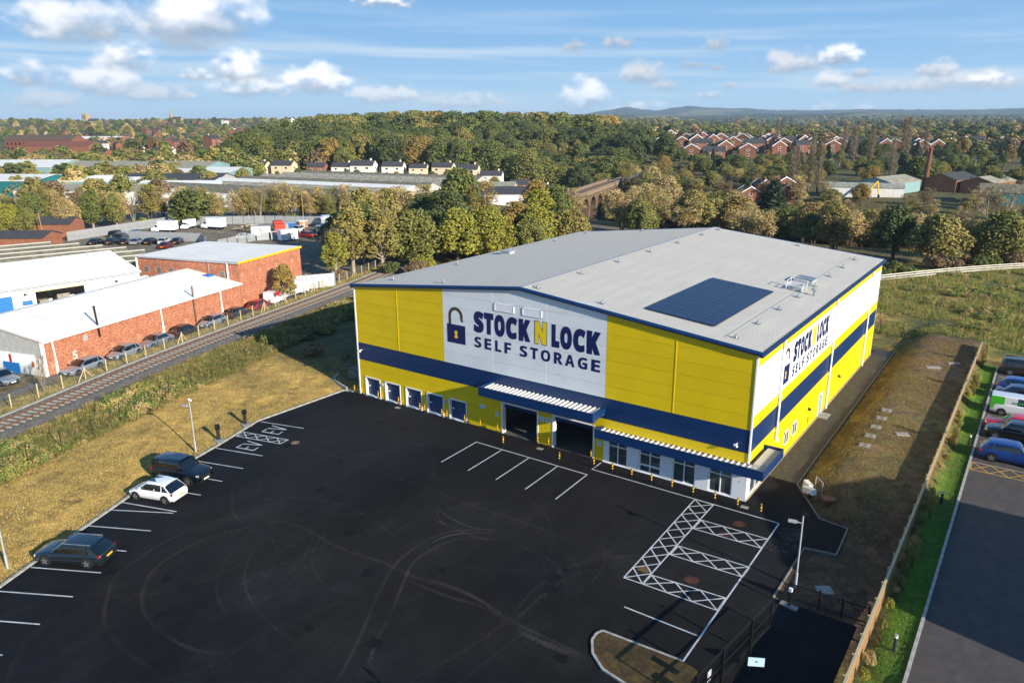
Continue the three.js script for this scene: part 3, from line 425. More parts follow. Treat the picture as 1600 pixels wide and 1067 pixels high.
  // five roller doors
  const slat = mb(); for (let y = 0.1; y < 1.9; y += 0.1) slat.quad([-0.98, y, 0.0], [0.98, y, 0.0], [0.98, y + 0.05, 0.03], [-0.98, y + 0.05, 0.03]).quad([-0.98, y + 0.05, 0.03], [0.98, y + 0.05, 0.03], [0.98, y + 0.1, 0], [-0.98, y + 0.1, 0]); const slatG = slat.build();
  const frameG = mb().box(-1.06, 0.0, -0.32, -0.94, 2.06, 0.04).box(0.95, 0.0, -0.32, 1.03, 2.06, 0.04).box(-1.06, 1.96, -0.32, 1.03, 2.07, 0.04).box(-0.94, 0.0, -0.32, 0.95, 0.1, 0.02).build(), handG = mb().box(-0.85, 0.98, 0, -0.6, 1.08, 0.07).build();
  for (const x of [1.83, 4.54, 7.29, 10.01, 12.75]) { const d = new THREE.Group(); d.name = 'roller_door'; d.position.set(x, 0, 0); shed.add(d); part('door_frame', frameG, M.trim, d); const c = part('shutter', slatG, M.navy, d); c.position.z = -0.27; const h = part('handle', handG, M.trim, d); h.position.z = -0.25; }
  // two open loading bays
  for (const [a, b] of [[17.72, 21.56], [22.98, 27.0]]) { const m = mb().box(a - 0.02, 0.02, -0.45, a + 0.12, 2.98, 0.03).box(b - 0.12, 0.02, -0.45, b + 0.02, 2.98, 0.03).box(a, 2.86, -0.45, b, 2.98, 0.03); const fr = part('bay_frame', m, M.trim, shed); part('raised_shutter', mb().box(a + 0.12, 2.45, -0.42, b - 0.12, 2.86, -0.3).box(a + 0.12, 2.42, -0.44, b - 0.12, 2.47, -0.28), M.navy, fr); }
  part('loading_pallets', mb().box(18.2, 0.03, -9.6, 19.6, 1.1, -8.6).box(19.9, 0.03, -9.9, 21.1, 0.9, -8.8), std(0xb07a3c, { roughness: 0.9 }), shed);
  part('lintel_panel', mb().box(17.7, 2.95, -0.12, 27.8, 3.7, -0.1), M.navy, shed);
  // loading canopy
  const canopy = (x0, x1, z1, yb, yt, ywall, step, side) => {
    const c = new THREE.Group(); c.name = 'canopy'; shed.add(c);
    part('fascia', mb().box(x0, yb, z1 - 0.08, x1, yt, z1), M.navy, c); part('fascia_cap', mb().box(x0 - 0.01, yt, z1 - 0.14, x1 + 0.01, yt + 0.03, z1 + 0.02), M.navy, c);
    for (const x of side ? [x0] : [x0, x1 - 0.08]) { const m = mb(); m.prism([[-z1 + 0.08, yb], [0, yb + 0.3], [0, ywall], [-z1 + 0.08, yt]].map(([a, y]) => [a, y]), 0, 0.08); const g2 = m.build(); g2.rotateY(Math.PI / 2); part('end_panel', g2, M.navy, c).position.set(x, 0, 0); }
    part('soffit', mb().box(x0 + 0.08, yb + 0.12, 0.01, x1 - 0.08, yb + 0.18, z1 - 0.08), M.inner, c);
    const ys = ywall - 0.22, ye = yt - 0.26, m = mb(); m.quad([x0 + 0.08, ye, z1 - 0.08], [x1 - 0.08, ye, z1 - 0.08], [x1 - 0.08, ys, 0.01], [x0 + 0.08, ys, 0.01]);
    for (let x = x0 + 0.2; x < x1 - 0.15; x += step) { const w = step * 0.3, h = 0.09; m.quad([x - w / 2, ye, z1 - 0.09], [x - w / 4, ye + h, z1 - 0.09], [x - w / 4, ys + h, 0.01], [x - w / 2, ys, 0.01]).quad([x - w / 4, ye + h, z1 - 0.09], [x + w / 4, ye + h, z1 - 0.09], [x + w / 4, ys + h, 0.01], [x - w / 4, ys + h, 0.01]).quad([x + w / 4, ye + h, z1 - 0.09], [x + w / 2, ye, z1 - 0.09], [x + w / 2, ys, 0.01], [x + w / 4, ys + h, 0.01]); }
    part('canopy_sheet', m, std(0xe4e2da, { roughness: 0.6, map: T.streak }), c); return c;
  };
  canopy(16.72, 27.93, 2.0, 3.95, 4.72, 4.68, 0.42);
  const c2 = canopy(27.75, 41.0, 1.35, 2.53, 3.22, 3.1, 0.42, true);
  part('side_fascia', mb().box(40.92, 2.53, -3.35, 41.0, 3.22, 1.33), M.navy, c2); part('side_end_panel', mb().box(WX + 0.02, 2.53, -3.43, 41.0, 3.22, -3.35), M.navy, c2); part('side_soffit', mb().box(WX + 0.02, 2.65, -3.35, 40.92, 2.7, 1.2), M.inner, c2);
  { const m = mb(); m.quad([WX + 0.35, 3.02, -3.35], [WX + 0.35, 3.02, 0.02], [40.92, 2.96, 0.02], [40.92, 2.96, -3.35]); for (let z = -3.2; z < 1; z += 0.28) m.box(WX + 0.35, 2.97, z, 40.92, 3.05, z + 0.09); part('side_canopy_sheet', m, std(0xd8d3c4, { roughness: 0.7, map: T.streak }), c2); part('side_gutter', mb().box(WX + 0.02, 2.8, -3.35, WX + 0.33, 2.84, 0.02), M.inner, c2); }
  // glazed office front
  const of = new THREE.Group(); of.name = 'office_front'; shed.add(of);
  part('infill_panel', mb().box(27.83, 0.02, -0.2, 28.28, 2.6, -0.02), M.white, of);
  for (const [a, b] of [[30.02, 31.03], [32.87, 33.83], [35.67, 36.68], [38.47, WX]]) part('infill_panel', mb().box(a, 0.1, -0.18, b, 2.6, 0.02), M.white, of);
  const unit = (a, b, door) => {
    const w = new THREE.Group(); w.name = door ? 'glazed_door' : 'office_window'; of.add(w); const m = mb(), f = 0.07, mid = (a + b) / 2, z0 = -0.16, z1 = -0.02;
    m.box(a, 0.05, z0, a + f, 2.6, z1).box(b - f, 0.05, z0, b, 2.6, z1).box(mid - f / 2, 0.05, z0, mid + f / 2, 2.6, z1).box(a, 0.05, z0, b, door ? 0.16 : 0.13, z1 + 0.01).box(a, 1.55, z0 + 0.02, b, 1.62, z1 + 0.005);
    if (door) m.box(a, 0.62, z0 + 0.02, b, 0.74, z1 + 0.005);
    part('frame', m, M.trim, w); for (const [p, q] of [[a + f, mid - f / 2], [mid + f / 2, b - f]]) for (const [y0, y1] of door ? [[0.16, 0.62], [0.74, 1.55], [1.62, 2.6]] : [[0.13, 1.55], [1.62, 2.6]]) part('pane', mb().box(p, y0, -0.1, q, y1, -0.09), M.glass, w);
  };
  unit(28.3, 30.0); unit(31.05, 32.85, true); unit(33.85, 35.65); unit(36.7, 38.45);
  part('infill_panel', mb().box(WX - 0.18, 0.1, -0.75, WX + 0.01, 2.6, -0.18), M.white, of); part('infill_panel', mb().box(WX - 0.18, 0.1, -4.05, WX + 0.01, 2.6, -3.4), M.white, of);
  { const w = new THREE.Group(); w.name = 'office_window'; of.add(w); const m = mb(); for (const z of [-0.75, -2.05, -3.33]) m.box(WX - 0.14, 0.1, z - 0.07, WX, 2.6, z); m.box(WX - 0.14, 0.1, -3.4, WX, 0.2, -0.75).box(WX - 0.13, 1.55, -3.4, WX + 0.01, 1.62, -0.75); part('frame', m, M.trim, w); for (const [a, b] of [[-0.82, -2.05], [-2.12, -3.33]]) part('pane', mb().box(WX - 0.08, 0.2, b, WX - 0.07, 2.6, a), M.glass, w); }
  part('sill', mb().box(27.83, 0.0, -0.2, WX + 0.03, 0.05, 0.06), M.trim, of);
  // windows, door and fittings on the side wall
  for (const [z0, z1] of [[-8.75, -10.0], [-11.0, -12.35]]) { const w = new THREE.Group(); w.name = 'side_window'; shed.add(w); const zc = (z0 + z1) / 2; part('frame', mb().box(WX, 1.08, z1, WX + 0.06, 1.16, z0).box(WX, 2.14, z1, WX + 0.06, 2.24, z0).box(WX, 1.08, z1, WX + 0.06, 2.24, z1 + 0.1).box(WX, 1.08, z0 - 0.1, WX + 0.06, 2.24, z0).box(WX, 1.1, zc - 0.05, WX + 0.055, 2.2, zc + 0.05), M.trim, w); part('pane', mb().box(WX + 0.005, 1.16, z1 + 0.1, WX + 0.02, 2.14, z0 - 0.1), M.darkglass, w); }
  { const d = new THREE.Group(); d.name = 'side_door'; shed.add(d); part('frame', mb().box(WX, 0.1, -20.75, WX + 0.06, 2.2, -20.62).box(WX, 0.1, -19.62, WX + 0.06, 2.2, -19.48).box(WX, 2.1, -20.75, WX + 0.06, 2.24, -19.48), M.trim, d); part('door_leaf', mb().box(WX + 0.002, 0.1, -20.62, WX + 0.03, 2.1, -19.62), std(0x8fa0ad, { roughness: 0.5 }), d); part('step', mb().box(WX + 0.09, 0.005, -20.9, WX + 0.9, 0.1, -19.4), M.concrete, d); }
  for (const z of [-15.9, -26.7]) part('wall_light', mb().box(WX, 1.95, z - 0.12, WX + 0.14, 2.12, z + 0.12).box(WX + 0.1, 1.9, z - 0.1, WX + 0.26, 2.02, z + 0.1), M.black, shed);
  part('fire_point_sign', mb().box(WX + 0.001, 0.6, -16.32, WX + 0.02, 1.15, -16.08), M.red, shed);
  part('alarm_box', mb().box(WX, 2.2, -6.9, WX + 0.1, 2.5, -6.6), M.trim, shed);
  for (const [x, y] of [[0.55, 4.75], [38.6, 4.3]]) { const m = mb().cyl([x, y, 0], [x, y, 0.28], 0.05, 0.05, 8).cyl([x - 0.12, y - 0.02, 0.3], [x + 0.16, y - 0.05, 0.42], 0.09, 0.09, 10); part('security_camera', m, M.trim, shed); }
  for (const x of [3.18, 11.4]) part('wall_lamp', mb().cyl([x, 1.62, 0], [x, 1.62, 0.16], 0.15, 0.13, 12).box(x - 0.16, 1.55, 0, x + 0.16, 1.7, 0.1), M.galv, shed);
  // door signs: white boards with small dark print
  for (const [x, y, w, h] of [[15.6, 2.05, 0.62, 0.34], [17.2, 1.7, 0.3, 0.44], [21.95, 2.35, 0.42, 0.46], [22.55, 2.35, 0.42, 0.46], [27.45, 1.5, 0.34, 0.4], [38.98, 1.4, 0.16, 0.2]]) { const s = part('door_sign', mb().cbox(x, y, 0.012, w, h, 0.02), std(0xcfe2ee, { roughness: 0.4 }), shed); const t = mb(); for (let i = 0; i < 3; i++) t.cbox(x, y + h * (0.24 - i * 0.22), 0.0245, w * [0.6, 0.72, 0.45][i], h * 0.07, 0.003); part('print', t, M.signblue, s); }
  // louvred vents in the gable
  for (const [a, b] of [[17.1, 19.1], [19.98, 21.86]]) { const v = new THREE.Group(); v.name = 'louvre_vent'; shed.add(v); part('frame', mb().box(a, 11.08, 0, b, 11.12, 0.06).box(a, 11.68, 0, b, 11.74, 0.06).box(a, 11.08, 0, a + 0.06, 11.74, 0.06).box(b - 0.06, 11.08, 0, b, 11.74, 0.06), M.trim, v); part('backing', mb().box(a + 0.06, 11.12, 0.002, b - 0.06, 11.68, 0.008), std(0x8a8790), v); const blade = mb().quad([a + 0.06, 0, 0.055], [b - 0.06, 0, 0.055], [b - 0.06, 0.05, 0.01], [a + 0.06, 0.05, 0.01]).build(); for (let k = 0; k < 7; k++) { const o = part('blade', blade, M.trim, v); o.position.y = 11.135 + k * 0.078; } }
  // lettering and padlock, on the gable and again on the side
  const signM = { ink: std(0x0d1c56, { roughness: 0.4 }), gold: std(0xf0cf10, { roughness: 0.4 }), steel: std(0x6b6558, { roughness: 0.35, metalness: 0.8 }) };
  const letter = (ch, x0, x1, y0, y1, bold, mat, parent, zoff = 0.007, depth = 0.004, grow = 0) => {
    const tg = new TextGeometry(ch, { font, size: 1, depth: 0.2, curveSegments: 6, bevelEnabled: bold > 0, bevelSize: bold, bevelThickness: 0.001, bevelSegments: 1 }); tg.computeBoundingBox(); const b = tg.boundingBox;
    x0 -= grow; x1 += grow; y0 -= grow; y1 += grow; tg.translate(-b.min.x, -b.min.y, -b.min.z); tg.scale((x1 - x0) / (b.max.x - b.min.x), (y1 - y0) / (b.max.y - b.min.y), depth / (b.max.z - b.min.z)); tg.translate(x0, y0, zoff);
    return part('letter', tg, mat, parent);
  };
  const sign = () => {
    const s = new THREE.Group(); s.name = 'company_sign'; shed.add(s);     // origin at the foot of the padlock, x along the wall
    const X = 11.74, Y = 7.46;
    [['S', 14.8, 15.92], ['T', 15.94, 16.94], ['O', 17.04, 18.15], ['C', 18.27, 19.44], ['K', 19.57, 20.75], ['L', 22.83, 23.58], ['O', 23.66, 24.75], ['C', 24.87, 26.0], ['K', 26.1, 27.34]].forEach(([c, a, b]) => letter(c, a - X, b - X, 8.84 - Y, 10.76 - Y, 0.085, signM.ink, s));
    letter('N', 21.2 - X, 22.34 - X, 8.86 - Y, 10.78 - Y, 0.085, signM.ink, s, 0.007, 0.004, 0.045); letter('N', 21.2 - X, 22.34 - X, 8.86 - Y, 10.78 - Y, 0.055, signM.gold, s, 0.013, 0.003, -0.01);
    [['S', 14.85, 15.6], ['E', 15.96, 16.68], ['L', 17.1, 17.75], ['F', 18.09, 18.79], ['S', 19.68, 20.45], ['T', 20.74, 21.52], ['O', 21.81, 22.73], ['R', 23.08, 23.92], ['A', 24.15, 25.03], ['G', 25.35, 26.21], ['E', 26.57, 27.36]].forEach(([c, a, b]) => letter(c, a - X, b - X, 7.48 - Y, 8.46 - Y, 0.02, signM.ink, s));
    const lock = new THREE.Group(); lock.name = 'padlock_emblem'; s.add(lock);
    part('lock_body', mb().box(0, 0, 0.003, 2.09, 1.72, 0.008), signM.ink, lock);
    const kh = new THREE.Shape(); kh.absarc(1.03, 1.0, 0.17, -0.95, Math.PI + 0.95, false); kh.lineTo(0.83, 0.48); kh.lineTo(1.23, 0.48); part('keyhole', new THREE.ExtrudeGeometry(kh, { depth: 0.003, bevelEnabled: false }).translate(0, 0, 0.009), signM.gold, lock);
    const sk = new THREE.Shape(); sk.moveTo(0.2, 1.72); sk.lineTo(0.2, 2.55); sk.absarc(1.02, 2.5, 0.82, Math.PI, -0.25, true); sk.lineTo(1.88, 2.08); sk.lineTo(1.66, 2.0); sk.lineTo(1.58, 2.3); sk.absarc(1.02, 2.5, 0.52, -0.25, Math.PI, false); sk.lineTo(0.5, 1.72); part('shackle', new THREE.ExtrudeGeometry(sk, { depth: 0.004, bevelEnabled: false }).translate(0, 0, 0.004), signM.steel, lock);
    return s;
  };
  sign().position.set(11.74, 7.46, 0);
  { const s = sign(); s.scale.set(0.873, 0.873, 0.9); s.rotation.y = Math.PI / 2; s.position.set(WX, 6.83, -6.55); }
  // fall-arrest posts and their cable
  const anchors = []; const post = mb().cbox(0, 0.03, 0, 0.5, 0.04, 0.34).cyl([0, 0.03, 0], [0, 0.34, 0], 0.09, 0.06, 8).build();
  const put = (x, z) => { const o = part('fall_arrest_post', post, M.steel, shed); o.position.set(x, roofY(x) + 0.05, z); o.rotation.z = x > MID ? -0.104 : 0.104; anchors.push([x, z]); };
  for (const z of [-1.2, -8.3, -15.4, -22.5, -29.6, -36.7, -42]) put(MID + 0.9, z);
  for (const z of [-1.8, -6.6, -12, -17.5, -23, -28.5, -34, -39.5]) put(37.3, z);
  for (const z of [-3, -13, -23, -33, -41]) put(2.4, z); for (const [x, z] of [[26.5, -1.6], [30.6, -41.5], [10.5, -41.5], [10, -1.8]]) put(x, z);
  const cable = mb(); for (const xs of [37.3, MID + 0.9, 2.4]) cable.cyl([xs, roofY(xs) + 0.36, -1.2], [xs, roofY(xs) + 0.36, -41], 0.012, 0.012, 5); part('fall_arrest_cable', cable, M.steel, shed);
  part('extract_vent', mb().box(2.7, roofY(3.3), -21.6, 3.9, roofY(3.3) + 0.35, -20.6).box(2.6, roofY(3.3) + 0.35, -21.7, 4.0, roofY(3.3) + 0.42, -20.5), M.galv, shed);
}
// roof-top things
const tilt = (o, x, z, lift = 0.055) => { o.position.set(x, roofY(x) + lift, z); o.rotation.z = -Math.atan2(RIDGE - EAVE, MID); return o; };
{
  const a = thing('solar_array', 'blue solar panel array lying on the pale grey roof', 'solar panels'); tilt(a, 32.4, -10.1, 0.1);
  const cols = 5, rows = 14, w = 5.75, l = 14.2, pw = w / cols, pl = l / rows, pg = mb().box(-pw / 2 + 0.006, 0, -pl / 2 + 0.006, pw / 2 - 0.006, 0.05, pl / 2 - 0.006).build(), gg = mb().box(-pw / 2 + 0.03, 0.05, -pl / 2 + 0.03, pw / 2 - 0.03, 0.054, pl / 2 - 0.03).build();
  for (let i = 0; i < cols; i++) for (let j = 0; j < rows; j++) { const p = part('solar_panel', pg, M.solarframe, a); p.position.set(-w / 2 + (i + 0.5) * pw, 0, -l / 2 + (j + 0.5) * pl); part('cells', gg, M.solar, p); }
  part('mounting_rail', mb().box(-w / 2, -0.06, -l / 2 + 0.3, w / 2, -0.01, -l / 2 + 0.36).box(-w / 2, -0.06, l / 2 - 0.36, w / 2, -0.01, l / 2 - 0.3), M.steel, a);
  const h = thing('roof_access_hatch', 'steel roof access hatch enclosed by a white guard rail', 'roof hatch'); tilt(h, 36.4, -20.0); h.scale.setScalar(0.78);
  part('hatch_box', mb().box(-0.7, 0, -0.55, 0.7, 0.45, 0.55), M.galv, h); part('lid', mb().at(0.2, 0.5, 0, 0, 0, 0.5).box(-0.8, -0.03, -0.6, 0.8, 0.03, 0.6), M.steel, h);
  const r = mb(); for (const [x, z] of [[-0.95, -0.85], [0.95, -0.85], [-0.95, 0.85], [0.95, 0.85]]) r.cyl([x, 0, z], [x, 1.1, z], 0.035, 0.035, 6); for (const y of [0.6, 1.08]) r.cyl([-0.95, y, -0.85], [0.95, y, -0.85], 0.03, 0.03, 6).cyl([-0.95, y, 0.85], [0.95, y, 0.85], 0.03, 0.03, 6).cyl([-0.95, y, -0.85], [-0.95, y, 0.85], 0.03, 0.03, 6); part('guard_rail', r, M.trim, h);
  const k = thing('smoke_vent', 'grey glazed roof smoke vent beside the access hatch', 'roof vent'); tilt(k, 36.2, -23.6);
  part('upstand', mb().box(-0.85, 0, -0.9, 0.85, 0.4, 0.9), M.galv, k); part('glazing', mb().box(-0.78, 0.4, -0.83, 0.78, 0.46, 0.83), M.darkglass, k);
  const e = thing('roof_cowl', 'small bent steel vent cowl near the roof edge', 'roof vent'); tilt(e, 38.2, -19.3); part('pipe', mb().cyl([0, 0, 0], [0, 0.5, 0], 0.13, 0.13, 8).cyl([0, 0.45, 0], [-0.3, 0.62, 0], 0.14, 0.16, 8), M.steel, e);
}
// ---------- vehicles ----------
const paint = (hex, metal = 0.3) => new THREE.MeshPhysicalMaterial({ color: hex, roughness: 0.32, metalness: metal, clearcoat: 1, clearcoatRoughness: 0.05 });
const carM = { lamp: std(0xdfe6ea, { roughness: 0.15 }), tail: std(0x9c0d14, { roughness: 0.25 }), rim: std(0xb9bcc0, { roughness: 0.3, metalness: 0.7 }), plate: std(0xe8b81c), plateW: std(0xeeeeea), arch: std(0x0a0b0c, { roughness: 0.9 }), trim: std(0x1a1c1f, { roughness: 0.6 }) };
function loftX(st, closed = true) {                          // stations: [x, [[z,y],...] half ring from sill to centre]; mirrored
  const n = st[0][1].length, full = 2 * n - 1, P = [], I = [];
  for (const [x, r] of st) { for (let i = 0; i < n; i++) P.push(x, r[i][1], r[i][0]); for (let i = n - 2; i >= 0; i--) P.push(x, r[i][1], -r[i][0]); }
  for (let s = 0; s + 1 < st.length; s++) for (let i = 0; i + 1 < full; i++) { const a = s * full + i, b = a + full; I.push(a, a + 1, b, b, a + 1, b + 1); }
  const g = new THREE.BufferGeometry(); g.setAttribute('position', new THREE.BufferAttribute(new Float32Array(P), 3)); g.setIndex(I);
  if (closed) for (const s of [0, st.length - 1]) for (let i = 1; i + 1 < full; i++) I.push(s * full, s * full + (s ? i : i + 1), s * full + (s ? i + 1 : i));
  g.setIndex(I); g.computeVertexNormals(); g.setAttribute('uv', new THREE.BufferAttribute(new Float32Array(P.length / 3 * 2), 2)); return g;
}
const CAR = {
  hatch: { L: 4.05, w: 0.86, belt: 0.93, roof: 1.48, nose: 0.62, hood: 0.88, tail: 0.92, a0: 0.215, a1: 0.42, c1: 0.8, c0: 0.975, wb: 2.55, r: 0.31 },
  estate: { L: 4.72, w: 0.91, belt: 0.9, roof: 1.44, nose: 0.62, hood: 0.86, tail: 0.9, a0: 0.265, a1: 0.45, c1: 0.84, c0: 0.985, wb: 2.81, r: 0.33 },
  saloon: { L: 4.6, w: 0.89, belt: 0.92, roof: 1.43, nose: 0.66, hood: 0.86, tail: 0.9, a0: 0.3, a1: 0.44, c1: 0.74, c0: 0.87, wb: 2.75, r: 0.32 },
  suv: { L: 4.62, w: 0.95, belt: 1.12, roof: 1.74, nose: 0.86, hood: 1.08, tail: 1.06, a0: 0.29, a1: 0.4, c1: 0.92, c0: 0.99, wb: 2.68, r: 0.37 },
  crossover: { L: 4.4, w: 0.91, belt: 1.02, roof: 1.58, nose: 0.76, hood: 0.98, tail: 0.98, a0: 0.27, a1: 0.41, c1: 0.85, c0: 0.985, wb: 2.63, r: 0.35 },
  van: { L: 4.6, w: 0.93, belt: 1.14, roof: 1.84, nose: 0.8, hood: 1.06, tail: 1.1, a0: 0.2, a1: 0.34, c1: 0.98, c0: 0.995, wb: 2.8, r: 0.32 },
};
const wheelG = {}; const carCache = {};
function wheel(r, parent, x, z, side) {
  wheelG[r] ??= [mb().cyl([0, r, -0.11], [0, r, 0.11], r, r, 18).build(), mb().cyl([0, r, 0.1], [0, r, 0.122], r * 0.68, r * 0.62, 10).build(), (() => { const m = mb(); for (let k = 0; k < 5; k++) { const t = k / 5 * 6.283; m.at(0, r, 0.126, 0, 0, t).box(-0.03, 0.05, -0.01, 0.03, r * 0.62, 0.004); } return m.build(); })()];
  const w = new THREE.Group(); w.name = 'wheel'; w.position.set(x, 0, z); w.rotation.y = side > 0 ? 0 : Math.PI; parent.add(w); part('tyre', wheelG[r][0], M.rubber, w); part('rim', wheelG[r][1], carM.trim, w); part('spokes', wheelG[r][2], carM.rim, w);
}
function car(kind, mat, label, [x, y, z], ry, { plate = carM.plate, name = 'parked_car', category = 'car', group = 'parked cars', panel, rails } = {}) {
  const c = CAR[kind], t = thing(name, label, category, [x, y, z], ry, group), X = (f) => c.L / 2 - f * c.L, gc = 0.2, w = c.w;
  const sec = (xx, top, ww, low = gc) => [xx, [[ww * 0.86, low], [ww * 0.97, low + 0.14], [ww, low + 0.32], [ww * 0.985, top - 0.16], [ww * 0.93, top - 0.03], [ww * 0.7, top + 0.015], [0, top + 0.03]]];
  part('body', loftX([sec(X(0) - 0.0, c.nose - 0.16, w * 0.7, gc + 0.14), sec(X(0.012), c.nose, w * 0.84, gc + 0.05), sec(X(0.06), c.nose + 0.08, w * 0.95), sec(X(0.14), lerp(c.nose, c.hood, 0.75), w * 0.99), sec(X(c.a0 - 0.03), c.hood, w), sec(X(c.a1), c.belt, w), sec(X(0.7), c.belt + 0.01, w), sec(X(0.9), lerp(c.belt, c.tail, 0.6), w * 0.98), sec(X(0.975), c.tail, w * 0.93, gc + 0.05), sec(X(1), c.tail - 0.12, w * 0.84, gc + 0.12)]), mat, t);
  // glasshouse
  const g = (xx, yy, wb, wt) => [xx, [[wb, c.belt - 0.06], [lerp(wb, wt, 0.5), lerp(c.belt - 0.06, yy, 0.5)], [wt, yy - 0.06], [wt * 0.86, yy], [0, yy + 0.02]]];
  const wt = w * 0.78, hb = c.belt - 0.05;
  part('glasshouse', loftX([g(X(c.a0), hb + 0.02, w * 0.88, w * 0.86), g(lerp(X(c.a0), X(c.a1), 0.5), lerp(hb, c.roof - 0.03, 0.52), w * 0.9, w * 0.85), g(X(c.a1), c.roof - 0.03, w * 0.915, wt), g(X((c.a1 + c.c1) / 2), c.roof, w * 0.925, wt * 1.01), g(X(c.c1), c.roof - 0.075, w * 0.9, wt * 0.94), g(X(c.c0), hb + 0.04, w * 0.86, w * 0.82)]), M.darkglass, t);
  const rf = (xx, yy, k) => [xx, [[wt * k + 0.012, yy - 0.075], [wt * k + 0.002, yy - 0.02], [wt * 0.86 * k, yy + 0.012], [0, yy + 0.034]]];
  part('roof', loftX([rf(X(c.a1) + 0.06, c.roof - 0.055, 0.99), rf(X(c.a1) - 0.14, c.roof - 0.015, 1.005), rf(X((c.a1 + c.c1) / 2), c.roof + 0.004, 1.01), rf(X(c.c1) + 0.16, c.roof - 0.05, 0.965), rf(X(c.c1) - 0.1, c.roof - 0.105, 0.945)], false), mat, t);
  for (const s of [-1, 1]) {
    const post = (x0, x1, wd) => { const pl = mb(); const zb = s * (w * 0.925 + 0.006), zt = s * (wt + 0.012); pl.quad([x0 - wd, c.belt - 0.06, zb], [x0 + wd, c.belt - 0.06, zb], [x1 + wd * 0.8, c.roof - 0.09, zt], [x1 - wd * 0.8, c.roof - 0.09, zt]); part('pillar', pl, mat, t); };
    post(X(c.a0) - 0.02, X(c.a1) + 0.03, 0.05); post(X((c.a1 + c.c1) / 2) + 0.08, X((c.a1 + c.c1) / 2) + 0.03, 0.045); post(X(c.c0) + 0.16, X(c.c1) + 0.05, 0.09); if (kind !== 'saloon') post(X(lerp((c.a1 + c.c1) / 2, c.c1, 0.72)), X(lerp((c.a1 + c.c1) / 2, c.c1, 0.7)), 0.05);
     part('mirror', mb().box(X(c.a0 + 0.07) - 0.09, c.belt, s * (w + 0.02) - 0.09, X(c.a0 + 0.07) + 0.06, c.belt + 0.13, s * (w + 0.02) + 0.09), mat, t);
    for (const f of [-1, 1]) { const wx = f * c.wb / 2 + (f > 0 ? 0.02 : 0.02); part('wheel_arch', mb().cyl([wx, c.r + 0.02, s * (w - 0.3)], [wx, c.r + 0.02, s * (w + 0.004)], c.r + 0.06, c.r + 0.06, 20), carM.arch, t); wheel(c.r, t, wx, s * (w - 0.09), s); }
    part('headlight', mb().at(X(0.035), c.nose - 0.03, s * w * 0.72, s * -0.35).box(-0.18, -0.05, -0.17, 0.04, 0.05, 0.15), carM.lamp, t); part('tail_light', mb().at(X(0.968), c.tail - 0.13, s * w * 0.8, s * 0.3).box(-0.07, -0.1, -0.14, 0.09, 0.1, 0.13), carM.tail, t);
  }
  part('grille', mb().box(X(0.03), gc + 0.16, -w * 0.5, X(0) + 0.015, c.nose - 0.14, w * 0.5), carM.trim, t); part('number_plate', mb().box(X(1) - 0.02, 0.5, -0.26, X(1) + 0.03, 0.62, 0.26), plate, t); part('number_plate', mb().box(X(0) - 0.03, 0.36, -0.26, X(0) + 0.028, 0.47, 0.26), carM.plateW, t); part('underbody', mb().box(X(0.97), 0.16, -w * 0.84, X(0.03), 0.3, w * 0.84), carM.trim, t);
  if (panel) part('side_panel', mb().box(X(c.c0) + 0.02, c.belt - 0.1, -w * 0.93, X(lerp(c.a1, c.c1, 0.34)), c.roof - 0.07, -w * 0.8).box(X(c.c0) + 0.02, c.belt - 0.1, w * 0.8, X(lerp(c.a1, c.c1, 0.34)), c.roof - 0.07, w * 0.93).box(X(c.c0) - 0.0, c.belt - 0.1, -w * 0.85, X(c.c1) + 0.1, c.roof - 0.1, w * 0.85), panel, t);
  if (rails) for (const s of [-1, 1]) part('roof_rail', mb().box(X(c.c1), c.roof - 0.02, s * wt * 0.9 - 0.012, X(c.a1) - 0.1, c.roof + 0.03, s * wt * 0.9 + 0.012), rails, t);
  return t;
}
const CP = { group: 'cars parked along the verge kerb' };
car('estate', paint(0x25343f, 0.5), 'dark blue-grey estate car parked nose to the kerb', [7.3, 0, 31.6], -2.646, { ...CP, rails: M.steel });
{ const c = car('hatch', paint(0xe9ebec, 0), 'white hatchback with a sunroof beside the black four-by-four', [3.86, 0, 24.0], -2.82, CP); part('sunroof', mb().box(-0.35, 1.49, -0.42, 0.3, 1.5, 0.42), M.darkglass, c); }
{ const c = car('suv', paint(0x0c1622, 0.35), 'black four-by-four parked facing away from the kerb', [2.45, 0, 21.2], 0.27, { ...CP, plate: carM.plateW }); part('sunroof', mb().box(-0.7, 1.775, -0.5, 0.45, 1.785, 0.5), M.darkglass, c); }
const NB = { group: 'cars in the neighbouring car park' };
car('suv', paint(0x33302e, 0.4), 'dark brown-grey SUV at the far end of the neighbouring row', [54.6, 0.36, -43.1], Math.PI * 0 + 0.03, { ...NB, rails: M.black });
car('hatch', paint(0x0f3f96, 0.4), 'bright blue hatchback behind the navy saloon', [54.5, 0.36, -36.6], 0.02, NB);
car('saloon', paint(0x14305f, 0.4), 'navy saloon beside the white and green van', [54.8, 0.36, -34.2], 0.02, NB);
{ const v = car('van', paint(0xdfe1e2, 0.1), 'small white van with a green rear panel', [54.75, 0.36, -29.5], 0.02, { name: 'parked_van', category: 'van', panel: paint(0xdcdfe0, 0.05), group: 'cars in the neighbouring car park' }); part('green_wrap', mb().box(-2.31, 0.62, 0.865, -1.25, 1.78, 0.878).box(-2.325, 0.6, -0.78, -2.3, 1.72, 0.78), std(0x3fae26, { roughness: 0.4 }), v); const lg = mb(); for (let i = 0; i < 4; i++) lg.cbox(-0.55 + i * 0.22, 1.35, 0.884, 0.14, 0.16, 0.01); part('lettering', lg, std(0x49a06a), v); }
car('saloon', paint(0xd01420, 0.1), 'red car reversed in next to the black crossover', [54.6, 0.36, -25.1], Math.PI, NB);
